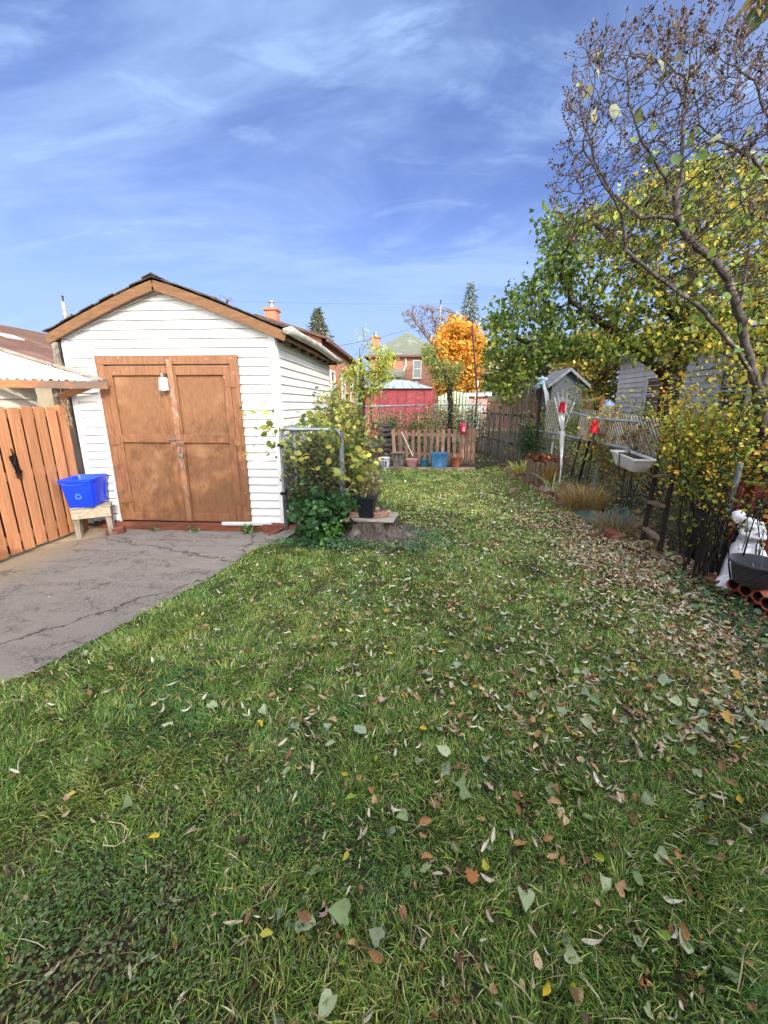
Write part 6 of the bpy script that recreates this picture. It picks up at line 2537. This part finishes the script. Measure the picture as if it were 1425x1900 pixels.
shrub('sapling', 'thin yellow leaved sapling growing from the black square planter', tuple(pc + np.array((0, 0, .2))), 5, .42, (.05, .05), 60, .05, ['#a89a60', '#8a8448', '#c2b070'], [2, 2, 1], 102, cat='plant', shape='narrow', lo=.2, fan=.35, srad=.004, spread=.04)
shrub('weed', 'small green weed growing at the sill beam near the right door corner', (-2.05, 4.83, 0), 8, .1, (.12, .04), 60, .035, ['#5d8a48', '#74a05a', '#4a7038'], [3, 2, 2], 103, cat='weed', shape='oval', lo=.0, fan=.9, srad=.002, spread=.03)
shrub('weed', 'flat green weed by the sill beam under the middle of the doors', (-2.75, 4.85, 0), 5, .05, (.1, .03), 30, .028, ['#5d8a48', '#74a05a'], [3, 2], 104, cat='weed', shape='oval', lo=.0, fan=1.0, srad=.002, spread=.02)
shrub('weed', 'tiny weed at the sill beam under the left door', (-3.3, 4.87, 0), 4, .05, (.08, .03), 22, .025, ['#5d8a48', '#74a05a'], [3, 2], 105, cat='weed', shape='oval', lo=.0, fan=1.0, srad=.002, spread=.02)
shrub('trailing_vine', 'short dark vine shoot reaching over the white siding beside the gate', tuple(GPt(.05, .9)), 2, .3, (.02, .02), 34, .035, ['#2f4228', '#3a4f2e'], [1, 1], 106, cat='vine', lo=.0, fan=1.4, srad=.002, spread=.015)
shrub('ivy_plant', 'blue green leafy plant in front of the clay pipes at the right edge', (2.82, 2.78, 0), 14, .15, (.3, .2), 150, .06, ['#446a4c', '#56805a', '#7a965a', '#35553f'], [4, 3, 1, 3], 107, cat='plant', shape='oval', lo=.1, fan=.9, srad=.003, spread=.05, droop=.1)

# grass-like clumps
def clump(name, lab, c, n, hgt, spread, cols, wts, seed, width=.007, cat='plant', lean=.9):
    rg = np.random.default_rng(seed)
    a = rg.random(n) * 2 * pi
    r0 = rg.random(n) ** .5 * spread * .35
    B0 = np.stack([c[0] + r0 * np.cos(a), c[1] + r0 * np.sin(a), np.full(n, .01)], 1)
    V, base = blades(B0, hgt * (.5 + .7 * rg.random(n)), a + rg.normal(size=n) * .5, lean * (.3 + 1.0 * rg.random(n)), width * (.6 + .8 * rg.random(n)), rg, 4)
    C = np.repeat(pal(n, cols, wts, rg, .35), 7, axis=0)
    o = npmesh(name, V, None, base, leafmat('blade', .6, .2), None, C, c)
    return tag(o, lab, cat)


def blades(B0, h, az, lean, w, rg, droop=0):
    """curved grass blades of 7 points and 5 triangles each"""
    n = len(B0)
    d = np.stack([np.cos(az), np.sin(az), np.zeros(n)], 1)
    tw = az + pi / 2 + rg.normal(size=n) * .6
    s = np.stack([np.cos(tw), np.sin(tw), np.zeros(n)], 1)
    V = np.zeros((n, 7, 3))
    k = 0
    for f, wf in ((0, .8), (.38, 1.0), (.74, .7), (1, 0)):
        up_ = h * (f - .42 * np.minimum(lean, 1.6) * f * f)
        out_ = h * lean * .75 * f ** 1.6
        p = B0 + d * out_[:, None] + np.array((0, 0, 1.)) * up_[:, None]
        p[:, 2] = np.maximum(p[:, 2], .004)
        if wf:
            V[:, k] = p - s * (w * wf / 2)[:, None]
            V[:, k + 1] = p + s * (w * wf / 2)[:, None]
            k += 2
        else:
            V[:, k] = p
    b = np.arange(n)[:, None] * 7
    F = np.concatenate([b + np.array([x]) for x in ([0, 1, 3], [0, 3, 2], [2, 3, 5], [2, 5, 4], [4, 5, 6])], 0)
    return V.reshape(-1, 3), F


clump('dry_grass_clump', 'straw coloured clump of dry grass on the brick edging beside the tarpaulin', (2.68, 6.35, 0), 900, .5, .75, ['#b59a62', '#9a7f4e', '#cbb684', '#7f6a44'], [4, 3, 2, 2], 111, .008)
clump('dry_grass_clump', 'small straw coloured tuft leaning over the near bricks', (2.66, 5.2, 0), 500, .35, .6, ['#8a7a5c', '#a08c66', '#6b5d48'], [3, 3, 2], 112, .005, lean=1.5)
clump('iris_clump', 'clump of pale yellow green strap leaves at the far end of the brick edging', (2.62, 9.9, 0), 40, .5, .5, ['#b8b86a', '#93a04e', '#cfc88a'], [3, 3, 2], 113, .035, lean=1.2)
clump('iris_clump', 'few pale strap leaves between the log planter and the dry grass', (2.72, 7.9, 0), 18, .45, .3, ['#b3bd86', '#93a070', '#cfd0a0'], [3, 3, 2], 114, .035, lean=.9)
clump('ornamental_grass', 'tan ornamental grass fanning in front of the log planter', tuple(pcx + np.array((-.02, -.06, 0))), 380, .5, .35, ['#b08f52', '#94763f', '#c7a868'], [3, 3, 2], 115, .006, lean=.5)

# an unseen tree added behind the camera to break up the house's shadow edge
r8 = np.random.default_rng(808)
pt0 = np.array((1.55, -.75, 0.0))
nodes, par = scaffold([[pt0, pt0 + np.array((-.05, 0, 1.2)), pt0 + np.array((-.2, .1, 2.2)), (1.1, -.5, 3.2), (.9, -.4, 4.3)], [pt0 + np.array((-.2, .1, 2.2)), (.6, -.3, 3.0), (-.1, -.1, 3.6)], [pt0 + np.array((-.2, .1, 2.2)), (1.9, -.3, 3.3), (2.3, -.2, 4.1)]], .12, r8)
att = blob(900, (.75, -.35, 3.75), (1.5, .75, .95), r8, 0.0)
arr, par = colonize(nodes, par, att, step=.09, infl=.9, kill=.13, iters=70, r=r8, jit=.16)
rr, kids = radii(arr, par, tip=.004, p=1.8, base=.06)
pat = thing('dapple_tree', 'slim half bare tree added unseen behind the camera to dapple the shade', 'tree', tuple(pt0))
branchmesh(pat, arr, par, rr, M_bark, .015, 'trunk', 'twigs')
f_ = np.where(rr < .01)[0]
P_ = arr[r8.choice(f_, 1500)] + r8.normal(size=(1500, 3)) * .06
leaves('crown', P_, .07, pal(1500, ['#8f9038', '#75802f', '#a99a3c'], [3, 3, 2], r8), M_leaf, pat, droop=.6, r=r8)

# ================================================================== LAWN
r3 = np.random.default_rng(99)
drive_poly = drive
lawn_poly = [(-2.05, -1.15), (-2.2, .4), (-2.45, 1.3)] + [tuple(p) for p in edge] + [(-1.45, 4.6), (-.9, 4.45), (-.2, 4.4), (-.1, 4.9), (-.25, 5.4), (-.5, 6.6), (-.62, 8.5), (-.72, 10.3), (1.7, 10.35), (2.35, 11.2), (2.5, 10), (2.5, 7), (2.42, 5.6), (2.3, 4.9), (2.5, 3.8), (2.8, 2.5), (3.2, 1), (3.2, -1.15)]


def ok_lawn(x, y):
    jx = .05 * (vnoise(x, y, 9, 2, 5) - .5)
    return inpoly(x + jx * 2, y + jx, lawn_poly)


def in_view(x, y, pad=.12):
    d = y * cos(YAW) - x * sin(YAW)
    lx = x * cos(YAW) + y * sin(YAW)
    dep = d * cos(PITCH) + CAMH * sin(PITCH)
    return np.abs(lx) < dep * (712.5 / FPX) + pad


def litter(x, y):
    """0..1: how much of the ground the fallen leaves take: a thick drift along the right border"""
    e = x - (2.0 - .16 * (5.2 - y) * (y < 5.2)) - .0
    edge_ = 1.55 + .0 * y
    cl_ = np.clip((vnoise(x, y, 4.5, 2, 77) - .30) * 3.2, .25, 1)
    g_ = cl_ * np.clip((x - 1.38 + .35 * (vnoise(x, y, 1.7, 2, 8) - .5) * 2) / 1.15, 0, 1) * np.clip((7.2 - y) / 1.6, 0, 1) * np.clip((y - 1.3) / 1.6, .12, 1)
    return g_


zones = [(-1.1, .35, 2500, .045, .006), (.35, 1.6, 21000, .050, .0030), (1.6, 3.0, 15000, .043, .0035), (3.0, 5.2, 10500, .038, .0045), (5.2, 11.3, 5600, .036, .0068)]
Vs, Fs, Cs, off = [], [], [], 0
cc_ = np.array([lin(c)[:3] for c in ['#4c702c', '#64863a', '#829a44', '#a0a852', '#b8ae6c', '#d2c69e', '#466c3c', '#6a8e54']])
for (y0, y1, dens, hh_, ww) in zones:
    xr = 1.15 * (y1 + .9) + .9 if y1 > .5 else 3.2
    xa, xb = max(-3.0, -xr), min(3.3, xr)
    n = int((xb - xa) * (y1 - y0) * dens)
    x, y = r3.uniform(xa, xb, n), r3.uniform(y0, y1, n)
    patch = vnoise(x, y, 1.1, 3)
    tuft = vnoise(x, y, 9, 2, 3)
    bare = vnoise(x, y, 2.3, 3, 11)
    keep = ok_lawn(x, y) & (in_view(x, y) | (r3.random(n) < (.28 if y1 < 3.2 else .6)) | (y1 < .5))
    pr = np.clip(1.25 - .55 * (bare > .62) - .35 * (tuft < .33), 0, 1) * np.clip(1.15 - 1.25 * litter(x, y), .08, 1)
    corner = .35 * np.exp(-((x + 1.0) ** 2 + (y - .85) ** 2) / .14) + .6 * np.exp(-((x + .75) ** 2 + (y - 4.45) ** 2) / .1)
    for (bu_, bv_, br_) in ((20, 1620, .10), (215, 1765, .13), (470, 1750, .07), (60, 1840, .12), (330, 1690, .06), (1010, 1640, .05), (1130, 1480, .05), (560, 1440, .05)):
        bp_ = gp(bu_, bv_)
        corner = corner + .8 * np.exp(-((x - bp_[0]) ** 2 + (y - bp_[1]) ** 2) / br_ ** 2)
    pr *= np.clip(1 - .8 * corner, 0, 1)
    keep &= r3.random(n) < pr
    x, y, patch, tuft = x[keep], y[keep], patch[keep], tuft[keep]
    n = len(x)
    az = vnoise(x, y, 3.2, 2, 21) * 4 * pi + r3.normal(size=n) * 1.1
    h = hh_ * (.5 + .9 * r3.random(n)) * (.6 + .8 * patch) * (.45 + 1.2 * tuft)
    V, F = blades(np.stack([x, y, np.zeros(n)], 1), h, az, .35 + 1.3 * r3.random(n) ** 1.2, ww * (.6 + .9 * r3.random(n)), r3)
    dryp = vnoise(x, y, 2.7, 3, 31)
    w_dry = np.clip((dryp - .52) * 4, 0, 1)
    blue = np.clip((vnoise(x, y, 2.4, 3, 41) - .60) * 6, 0, 1)
    q_ = r3.random(n)
    ix = np.where(q_ < .26, 0, np.where(q_ < .58, 1, np.where(q_ < .80, 2, np.where(q_ < .91, 3, np.where(q_ < .965, 4, 5)))))
    q2_ = r3.random(n)
    ix = np.where(q2_ < w_dry * .5, r3.choice([3, 4, 2], n), ix)
    ix = np.where(q2_ > 1 - blue * .4, r3.choice([6, 7], n), ix)
    C = cc_[ix] * (.6 + 1.25 * r3.random((n, 1)) ** 1.8)
    Vs.append(V)
    Fs.append(F + off)
    off += len(V)
    Cs.append(np.repeat(C, 7, axis=0))
M_blade = leafmat('grass_blade', .5, .25, .25)
tag(npmesh('lawn_grass', np.concatenate(Vs), None, np.concatenate(Fs), M_blade, None, np.concatenate(Cs)), 'short patchy lawn of green and straw coloured grass blades', 'grass', kind='stuff')

# crumbs of earth and flat dead blades in the thin places of the turf
r6 = np.random.default_rng(314)
xc, yc = [], []
for (bu_, bv_, br_, n_) in ((20, 1620, .14, 260), (215, 1765, .17, 420), (470, 1750, .1, 160), (60, 1840, .15, 320), (330, 1690, .1, 160), (1010, 1640, .07, 70), (1130, 1480, .07, 70), (560, 1440, .08, 80)):
    bp_ = gp(bu_, bv_)
    xc.append(bp_[0] + r6.normal(size=n_) * br_ * .7)
    yc.append(bp_[1] + r6.normal(size=n_) * br_ * .7)
xc, yc = np.concatenate(xc), np.concatenate(yc)
n_ = len(xc)
oc_ = np.array([(1, 0, 0), (-1, 0, 0), (0, 1, 0), (0, -1, 0), (0, 0, 1), (0, 0, -1)], float)
Vc = oc_[None] * r6.uniform(.003, .011, (n_, 1, 1)) * r6.uniform(.6, 1.3, (n_, 6, 1)) + np.stack([xc, yc, np.full(n_, .003)], 1)[:, None]
Fc_ = np.concatenate([np.arange(n_)[:, None] * 6 + np.array([f]) for f in ((0, 2, 4), (2, 1, 4), (1, 3, 4), (3, 0, 4), (2, 0, 5), (1, 2, 5), (3, 1, 5), (0, 3, 5))], 0)
tag(npmesh('soil_crumbs', Vc.reshape(-1, 3), None, Fc_, leafmat('crumb', .95, 0), None, np.repeat(pal(n_, ['#5a4a38', '#6b5a45', '#463a2c', '#7a6a54'], [3, 3, 2, 1], r6), 6, axis=0)), 'crumbs of earth in the bare spots of the lawn', 'soil', kind='stuff')
n_ = 1700
xd, yd = r6.uniform(-2.4, 2.6, n_), .6 + 3.6 * r6.random(n_) ** 1.4
kd = ok_lawn(xd, yd) & in_view(xd, yd)
xd, yd = xd[kd], yd[kd]
Vd, Fd = blades(np.stack([xd, yd, np.full(len(xd), .008 + .02 * r6.random())], 1), .05 * (.5 + r6.random(len(xd))), r6.random(len(xd)) * 6.28, 1.5 + .6 * r6.random(len(xd)), .0026 * (.6 + r6.random(len(xd))), r6)
Vd[:, 2] = np.maximum(Vd[:, 2], .010) + .012
tag(npmesh('thatch', Vd, None, Fd, M_blade, None, np.repeat(pal(len(xd), ['#b8a880', '#9a8a60', '#cfc2a0', '#8a7a58'], [3, 3, 2, 2], r6), 7, axis=0)), 'dead straw coloured blades matted in the turf', 'thatch', kind='stuff')

# creeping ground cover: by the stump, in the near left corner, in the beds
def cover(name, lab, P, size, cols, wts, rg, cat='ground cover'):
    n = len(P)
    C = pal(n, cols, wts, rg, .35, P, 4)
    o = leaves(name, P, size, C, M_leaf, None, 'oval', droop=-.1, up=2.5, r=rg)
    return tag(o, lab, cat, kind='stuff')


r4 = np.random.default_rng(123)


def disc(n, cx, cy, rx, ry, z=.03):
    a, q = r4.random(n) * 2 * pi, r4.random(n) ** .5 * (.6 + .6 * r4.random(n))
    return np.stack([cx + rx * q * np.cos(a), cy + ry * q * np.sin(a), z * (.4 + r4.random(n))], 1)


P_ = np.concatenate([disc(1300, -.8, 4.42, .7, .16, .06), disc(420, -.1, 4.4, .4, .14, .04), disc(700, .15, 4.75, .38, .35, .05), disc(300, -1.3, 4.5, .35, .2, .05)])
cover('ground_ivy', 'blue green creeping ivy around the stump and along the bed edge', P_, .028, ['#5f8458', '#4d6f48', '#7f9a6c', '#3d5a3a', '#8a8a5c'], [3, 3, 2, 2, 1], r4)
P_ = np.concatenate([disc(1900, -1.0, .88, .42, .24, .03), disc(260, -.3, 1.0, .3, .2, .03), disc(200, -1.3, 1.6, .3, .3, .03), disc(160, .2, 1.9, .4, .3, .03), disc(120, -.6, 2.4, .4, .3, .03)])
cover('clover_patch', 'small round clover and ivy leaves in the thin turf at the near left', P_, .011, ['#5a7640', '#6c8650', '#4a6238', '#82906a', '#8a8258'], [3, 3, 2, 1, 1], r4)
P_ = np.concatenate([disc(900, 2.75, 3.0, .55, .9, .05), disc(700, 2.6, 1.9, .7, .8, .05)])
cover('border_ivy', 'dark ivy and weeds among the leaf litter of the right border', P_, .05, ['#3f5c34', '#52704a', '#6a7d44', '#2f4630'], [3, 2, 2, 3], r4)
x, y = r4.uniform(3.0, 8.5, 9000), r4.uniform(2.5, 14, 9000)
P_ = np.stack([x, y, r4.random(9000) * .22], 1)
cover('neighbour_undergrowth', 'yellow green undergrowth covering the neighbouring yard beyond the wire fence', P_, .07, ['#6f7c38', '#9a9a40', '#c2b650', '#4f6030', '#b3a048'], [4, 3, 2, 4, 1], r4)
x, y = r4.uniform(-3.2, 2.4, 5000), r4.uniform(10.8, 14.9, 5000)
P_ = np.stack([x, y, r4.random(5000) * .15], 1)
cover('garden_bed_plants', 'low green and brown plants covering the back garden behind the pickets', P_, .06, ['#5a6a3a', '#7a6f48', '#44563a', '#8a7a50', '#6b5540'], [3, 3, 3, 2, 3], r4)


# ================================================================== FALLEN LEAVES
def leaf_template(kind, rg):
    """unit leaf lying in the xy plane, along +y, with curl; returns V, F"""
    if kind == 'heart':
        o = [(0, 0), (.26, -.1), (.45, .05), (.46, .3), (.3, .62), (0, 1.0), (-.3, .62), (-.46, .3), (-.45, .05), (-.26, -.1)]
        mid = [(0, .12), (0, .5)]
        curl, cup = rg.uniform(-.4, .6), rg.uniform(.1, .9)
    elif kind == 'oval':
        o = [(0, 0), (.2, .18), (.27, .42), (.2, .72), (0, 1.0), (-.2, .72), (-.27, .42), (-.2, .18)]
        mid = [(0, .25), (0, .65)]
        curl, cup = rg.uniform(-.3, 2.2), rg.uniform(1.2, 4.2)
    elif kind == 'strip':
        o = [(0, 0), (.09, .2), (.11, .5), (.07, .8), (0, 1.0), (-.07, .8), (-.11, .5), (-.09, .2)]
        mid = [(0, .3), (0, .7)]
        curl, cup = rg.uniform(.4, 1.6), rg.uniform(.5, 2)
    else:   # lobed, maple or oak like
        hf = [(.07, .03), (.3, -.04), (.27, .1), (.5, .16), (.4, .27), (.5, .46), (.33, .44), (.2, .5), (.3, .74), (.14, .72)]
        o = []
        nl = 0
        for k in ():
            a = -2.2 + 4.4 * k / (nl * 2)
            r_ = .52 if k % 2 == 1 else .26
            if k % 2 == 1:
                r_ *= 1.15 - .25 * abs(k - nl) / nl
            o.append((r_ * sin(a), .42 + r_ * cos(a)))
        o = [(0.0, .0)] + hf + [(0, 1.0)] + [(-a_, b_) for a_, b_ in hf[::-1]]
        mid = [(0, .3), (0, .6)]
        curl, cup = rg.uniform(-.2, .5), rg.uniform(.1, .6)
    n = len(o)
    P = np.array(o + mid, float)
    z = curl * (P[:, 1] - .5) ** 2 * .9 + cup * P[:, 0] ** 2 * 1.6 + rg.normal(size=len(P)) * .035 + rg.uniform(-.9, .9) * P[:, 0] * (P[:, 1] - .5) * 1.6
    # bend sideways, too
    P[:, 0] += rg.uniform(-.25, .25) * (P[:, 1] - .5) ** 2
    V = np.column_stack([P, z])
    F = []
    cidx = lambda i: n if P[i][1] < (mid[0][1] + mid[1][1]) / 2 else n + 1
    for i in range(n):
        j = (i + 1) % n
        a, b_ = cidx(i), cidx(j)
        F.append((i, j, a))
        if a != b_:
            F.append((a, j, b_))
    return V, np.array(F)


KIND = {
    'heart': (['#9aa67c', '#849664', '#acb48a', '#738656', '#909c80'], .060),
    'oval': (['#a67d50', '#bd996c', '#7c5c3e', '#ccb088', '#946f4a', '#5e4a36'], .052),
    'strip': (['#cfc0a6', '#b3a386', '#ddd2ba', '#9d8d74'], .066),
    'lobed': (['#a86c3c', '#96502a', '#b8968a', '#bd9448'], .058),
    'green': (['#9aa63c', '#b8b048', '#7f9a34', '#d0b030'], .04),
}
r5 = np.random.default_rng(2024)
TPL = {k: [leaf_template('oval' if k == 'green' else k, r5) for _ in range(6)] for k in KIND}


def place_on_lawn(n, ymin, ymax, weight):
    X, Y = [], []
    while len(X) < n:
        y = ymin + (ymax - ymin) * r5.random(3000)
        x = r5.uniform(-3, 3.3, 3000)
        k = in_view(x, y, -.02) & (inpoly(x, y, lawn_poly) | ((x > 1.5) & (x < 2.95) & (y < 5.3))) & (r5.random(3000) < weight(x, y))
        X += list(x[k])
        Y += list(y[k])
    return np.array(X[:n]), np.array(Y[:n])


# the 300 that show largest are things of their own
lab_of = {
    'heart': 'pale grey green heart shaped leaf fallen on the near lawn',
    'oval': 'curled brown oval leaf fallen on the near lawn',
    'strip': 'twisted tan strip of a dried leaf on the near lawn',
    'lobed': 'rusty lobed leaf fallen on the near lawn',
    'green': 'small yellow green leaf fallen on the near lawn'}
grp_of = {'heart': 'pale heart shaped leaves on the lawn', 'oval': 'curled brown leaves on the lawn', 'strip': 'dried leaf strips on the lawn', 'lobed': 'rusty lobed leaves on the lawn', 'green': 'yellow green leaves on the lawn'}
kinds = r5.choice(['heart', 'oval', 'strip', 'lobed', 'green'], 300, p=[.22, .46, .22, .01, .09])
X, Y = place_on_lawn(300, .66, 2.3, lambda x, y: np.clip(.22 + .5 * (x + .5) / 1.6, .12, 1) * np.clip(1.4 - .25 * y, .4, 1))
fm = {}
for kk, (cols, sz) in KIND.items():
    fm[kk] = [mat('fallen_%s_%d' % (kk, i), c, None, 30, .7, .2, 60, spec=.25, c3='#5a4636' if kk != 'green' else '#8a8a3a', scale3=60, lo3=.6, hi3=.75) for i, c in enumerate(cols)]
CN = {'heart': ['grey green heart shaped', 'mid green heart shaped', 'pale green heart shaped', 'dark green heart shaped', 'dull green heart shaped'],
      'oval': ['brown oval', 'light brown oval', 'dark brown oval', 'tan oval', 'chestnut brown oval', 'blackish brown oval'],
      'strip': ['tan twisted', 'brownish twisted', 'cream twisted', 'grey brown twisted'],
      'lobed': ['orange brown lobed', 'rust red lobed', 'pinkish tan lobed', 'golden lobed'],
      'green': ['olive green small', 'yellow small', 'fresh green small', 'golden yellow small']}
meshes = {}
for kk in KIND:
    for i, (V, F) in enumerate(TPL[kk]):
        for j in range(len(fm[kk])):
            me = bpy.data.meshes.new('fallen_leaf')
            sz = KIND[kk][1]
            me.from_pydata([tuple(p) for p in (V * sz)], [], [tuple(int(q_) for q_ in f) for f in F])
            me.materials.append(fm[kk][j])
            me.shade_smooth()
            meshes[(kk, i, j)] = me
for kk, x, y in zip(kinds, X, Y):
    me = meshes[(kk, int(r5.integers(0, 6)), int(r5.integers(0, len(fm[kk]))))]
    o = bpy.data.objects.new('fallen_leaf', me)
    COL.objects.link(o)
    s_ = r5.uniform(.65, 1.15)
    o.scale = (s_, s_, s_)
    o.location = (x, y, .030 + .014 * r5.random())
    o.rotation_euler = (r5.normal() * .38, r5.normal() * .38, r5.random() * 6.28)
    ci_ = [k_ for k_, mm_ in enumerate(fm[kk]) if mm_ == me.materials[0]][0]
    lx_, dd_ = x * cos(YAW) + y * sin(YAW), (y * cos(YAW) - x * sin(YAW))
    dep_ = dd_ * cos(PITCH) + CAMH * sin(PITCH)
    uu, vv = 712.5 + FPX * lx_ / dep_, 950 + FPX * (CAMH * cos(PITCH) - dd_ * sin(PITCH)) / dep_
    hcol = ['far left', 'left', 'centre left', 'middle', 'centre right', 'right', 'far right'][min(6, max(0, int(uu / 1425 * 7)))]
    row = ['upper', 'central', 'lower', 'nearest', 'bottom'][min(4, max(0, int((vv - 1150) / 150)))]
    tag(o, '%s leaf%s on the %s lawn, %s of photo' % (CN[kk][ci_], ' lying small' if s_ < .8 else (' lying large' if s_ > 1.0 else ''), row, hcol), 'leaf', grp_of[kk])


def scatter(name, lab, X, Y, kinds, sz_mul, z0, z1, flat=.35):
    Vs, Fs, Cs, off = [], [], [], 0
    for kk in KIND:
        for ti, (V, F) in enumerate(TPL[kk]):
            sel = np.where((kinds == kk) & (np.arange(len(X)) % 6 == ti))[0]
            if not len(sel):
                continue
            n = len(sel)
            s_ = KIND[kk][1] * sz_mul * r5.uniform(.55, 1.15, n)
            a, b_, c_ = r5.normal(size=n) * flat, r5.normal(size=n) * flat, r5.random(n) * 6.28
            P = V[None] * s_[:, None, None]
            P = np.repeat(P, 1, 0)
            ca, sa = np.cos(a)[:, None], np.sin(a)[:, None]
            x_, y_, z_ = P[..., 0], P[..., 1] - s_[:, None] * .5, P[..., 2]
            y2, z2 = y_ * ca - z_ * sa, y_ * sa + z_ * ca
            cb__, sb = np.cos(b_)[:, None], np.sin(b_)[:, None]
            x2, z3 = x_ * cb__ + z2 * sb, -x_ * sb + z2 * cb__
            cc2, sc_ = np.cos(c_)[:, None], np.sin(c_)[:, None]
            x3, y3 = x2 * cc2 - y2 * sc_, x2 * sc_ + y2 * cc2
            zz = r5.uniform(z0, z1, n)[:, None]
            Q = np.stack([x3 + X[sel][:, None], y3 + Y[sel][:, None], np.maximum(z3 + zz, .006)], -1)
            nv = V.shape[0]
            Vs.append(Q.reshape(-1, 3))
            Fs.append(((np.arange(n) * nv)[:, None, None] + F[None] + off).reshape(-1, 3))
            off += n * nv
            C = np.array([lin(c)[:3] for c in KIND[kk][0]])[r5.integers(0, len(KIND[kk][0]), n)] * r5.uniform(.65, 1.15, (n, 1))
            Cs.append(np.repeat(C, nv, axis=0))
    return tag(npmesh(name, np.concatenate(Vs), None, np.concatenate(Fs), leafmat('litter_leaf', .7, .15), None, np.concatenate(Cs), smooth=True), lab, 'leaves', kind='stuff')


X1, Y1 = place_on_lawn(7500, 1.7, 10.2, lambda x, y: np.clip(.14 + .34 * (x + 1.0) / 2.5, .05, .7) * np.clip(1.3 - .1 * y, .35, 1))
K1 = r5.choice(['heart', 'oval', 'strip', 'lobed', 'green'], len(X1), p=[.07, .30, .53, .015, .085])
X2, Y2 = place_on_lawn(6600, 1.2, 6.8, lambda x, y: litter(x, y) ** 1.1)
K2 = r5.choice(['heart', 'oval', 'strip', 'lobed', 'green'], len(X2), p=[.06, .30, .59, .012, .038])
scatter('leaf_litter', 'drift of tan, brown and pale green fallen leaves spread over the lawn and the right border', np.concatenate([X1, X2]), np.concatenate([Y1, Y2]), np.concatenate([K1, K2]), .85, .012, .045)
x = r5.uniform(2.2, 3.3, 2200)
y = r5.uniform(3.2, 11, 2200)
Xn, Yn = place_on_lawn(1300, .66, 2.2, lambda x, y: np.clip(.2 + .5 * (x + .6) / 1.6, .08, 1))
scatter('small_leaf_litter', 'small brown and tan leaf scraps sunk in the nearest grass', Xn, Yn, r5.choice(['heart', 'oval', 'strip', 'lobed', 'green'], 1300, p=[.06, .44, .38, .01, .11]), .62, .012, .035, .6)
scatter('border_leaf_litter', 'brown dead leaves lying in the border bed along the wire fence', x, y, r5.choice(['heart', 'oval', 'strip', 'lobed', 'green'], 2200, p=[.1, .42, .38, .07, .03]), .9, .01, .05)
x = r5.uniform(-4.1, -1.9, 26)
y = r5.uniform(2.6, 4.9, 26)
scatter('driveway_litter', 'tiny leaf scraps scattered on the asphalt', x, y, r5.choice(['oval', 'strip', 'green'], 26), .4, .014, .016, .1)
# a few large leaves one can point at
for (u, v, kk, rz, s_, lab, ci) in ((712, 1306, 'lobed', 2.8, .95, 'pinkish tan oak leaf lying flat near the middle of the lawn', 2), (633, 1184, 'green', .3, 1.1, 'bright yellow leaf on the grass left of the lawn centre', 3), (300, 1570, 'green', 1.9, 1.0, 'yellow leaf pair half hidden in the grass at the lower left', 3), (880, 1655, 'lobed', .5, .9, 'crumpled orange brown leaf standing in the near grass', 0),
                                   (320, 1361, 'heart', 1.7, .8, 'pale green leaf on the sparse grass at mid left', 2), (1248, 1107 - 60, 'lobed', .8, 1.1, 'orange maple leaf on the dark litter near the ladder', 3), (1270, 1050, 'lobed', 2.2, 1.0, 'rust brown maple leaf at the ladder foot', 1), (1180, 1040, 'lobed', 1.2, .9, 'orange leaf in front of the ladder', 0)):
    p = gp(u, v)
    o = bpy.data.objects.new('fallen_leaf', meshes[(kk, 1, ci)])
    COL.objects.link(o)
    o.scale = (s_,) * 3
    o.location = (p[0], p[1], .045)
    o.rotation_euler = (.1, .1, rz)
    tag(o, lab, 'leaf')
# a dry loop of string-like stem on the grass
pts = [gp(u, v, .05) for u, v in ((190, 1568), (215, 1570), (232, 1558), (238, 1540), (225, 1528), (200, 1524))]
q = MB()
q.tube(pts, .0018, 4)
tag(q.build('straw', mat('straw', '#c2b48c', rough=.8), org=pts[0]), 'thin curved straw lying on the grass at the lower left', 'straw')
# round leaved weeds scattered thinly through the turf
xw, yw = place_on_lawn(2600, .6, 4.5, lambda x, y: np.clip((vnoise(x, y, 1.9, 3, 61) - .48) * 5, .04, 1))
k_ = 3
Pw = np.stack([np.repeat(xw, k_) + r5.normal(size=len(xw) * k_) * .02, np.repeat(yw, k_) + r5.normal(size=len(xw) * k_) * .02, .018 + .018 * r5.random(len(xw) * k_)], 1)
cover('lawn_clover', 'tiny clover leaves growing thinly among the grass blades', Pw, .011, ['#5f7e44', '#718e52', '#4c6a38', '#8a9a60'], [3, 3, 2, 1], r5)
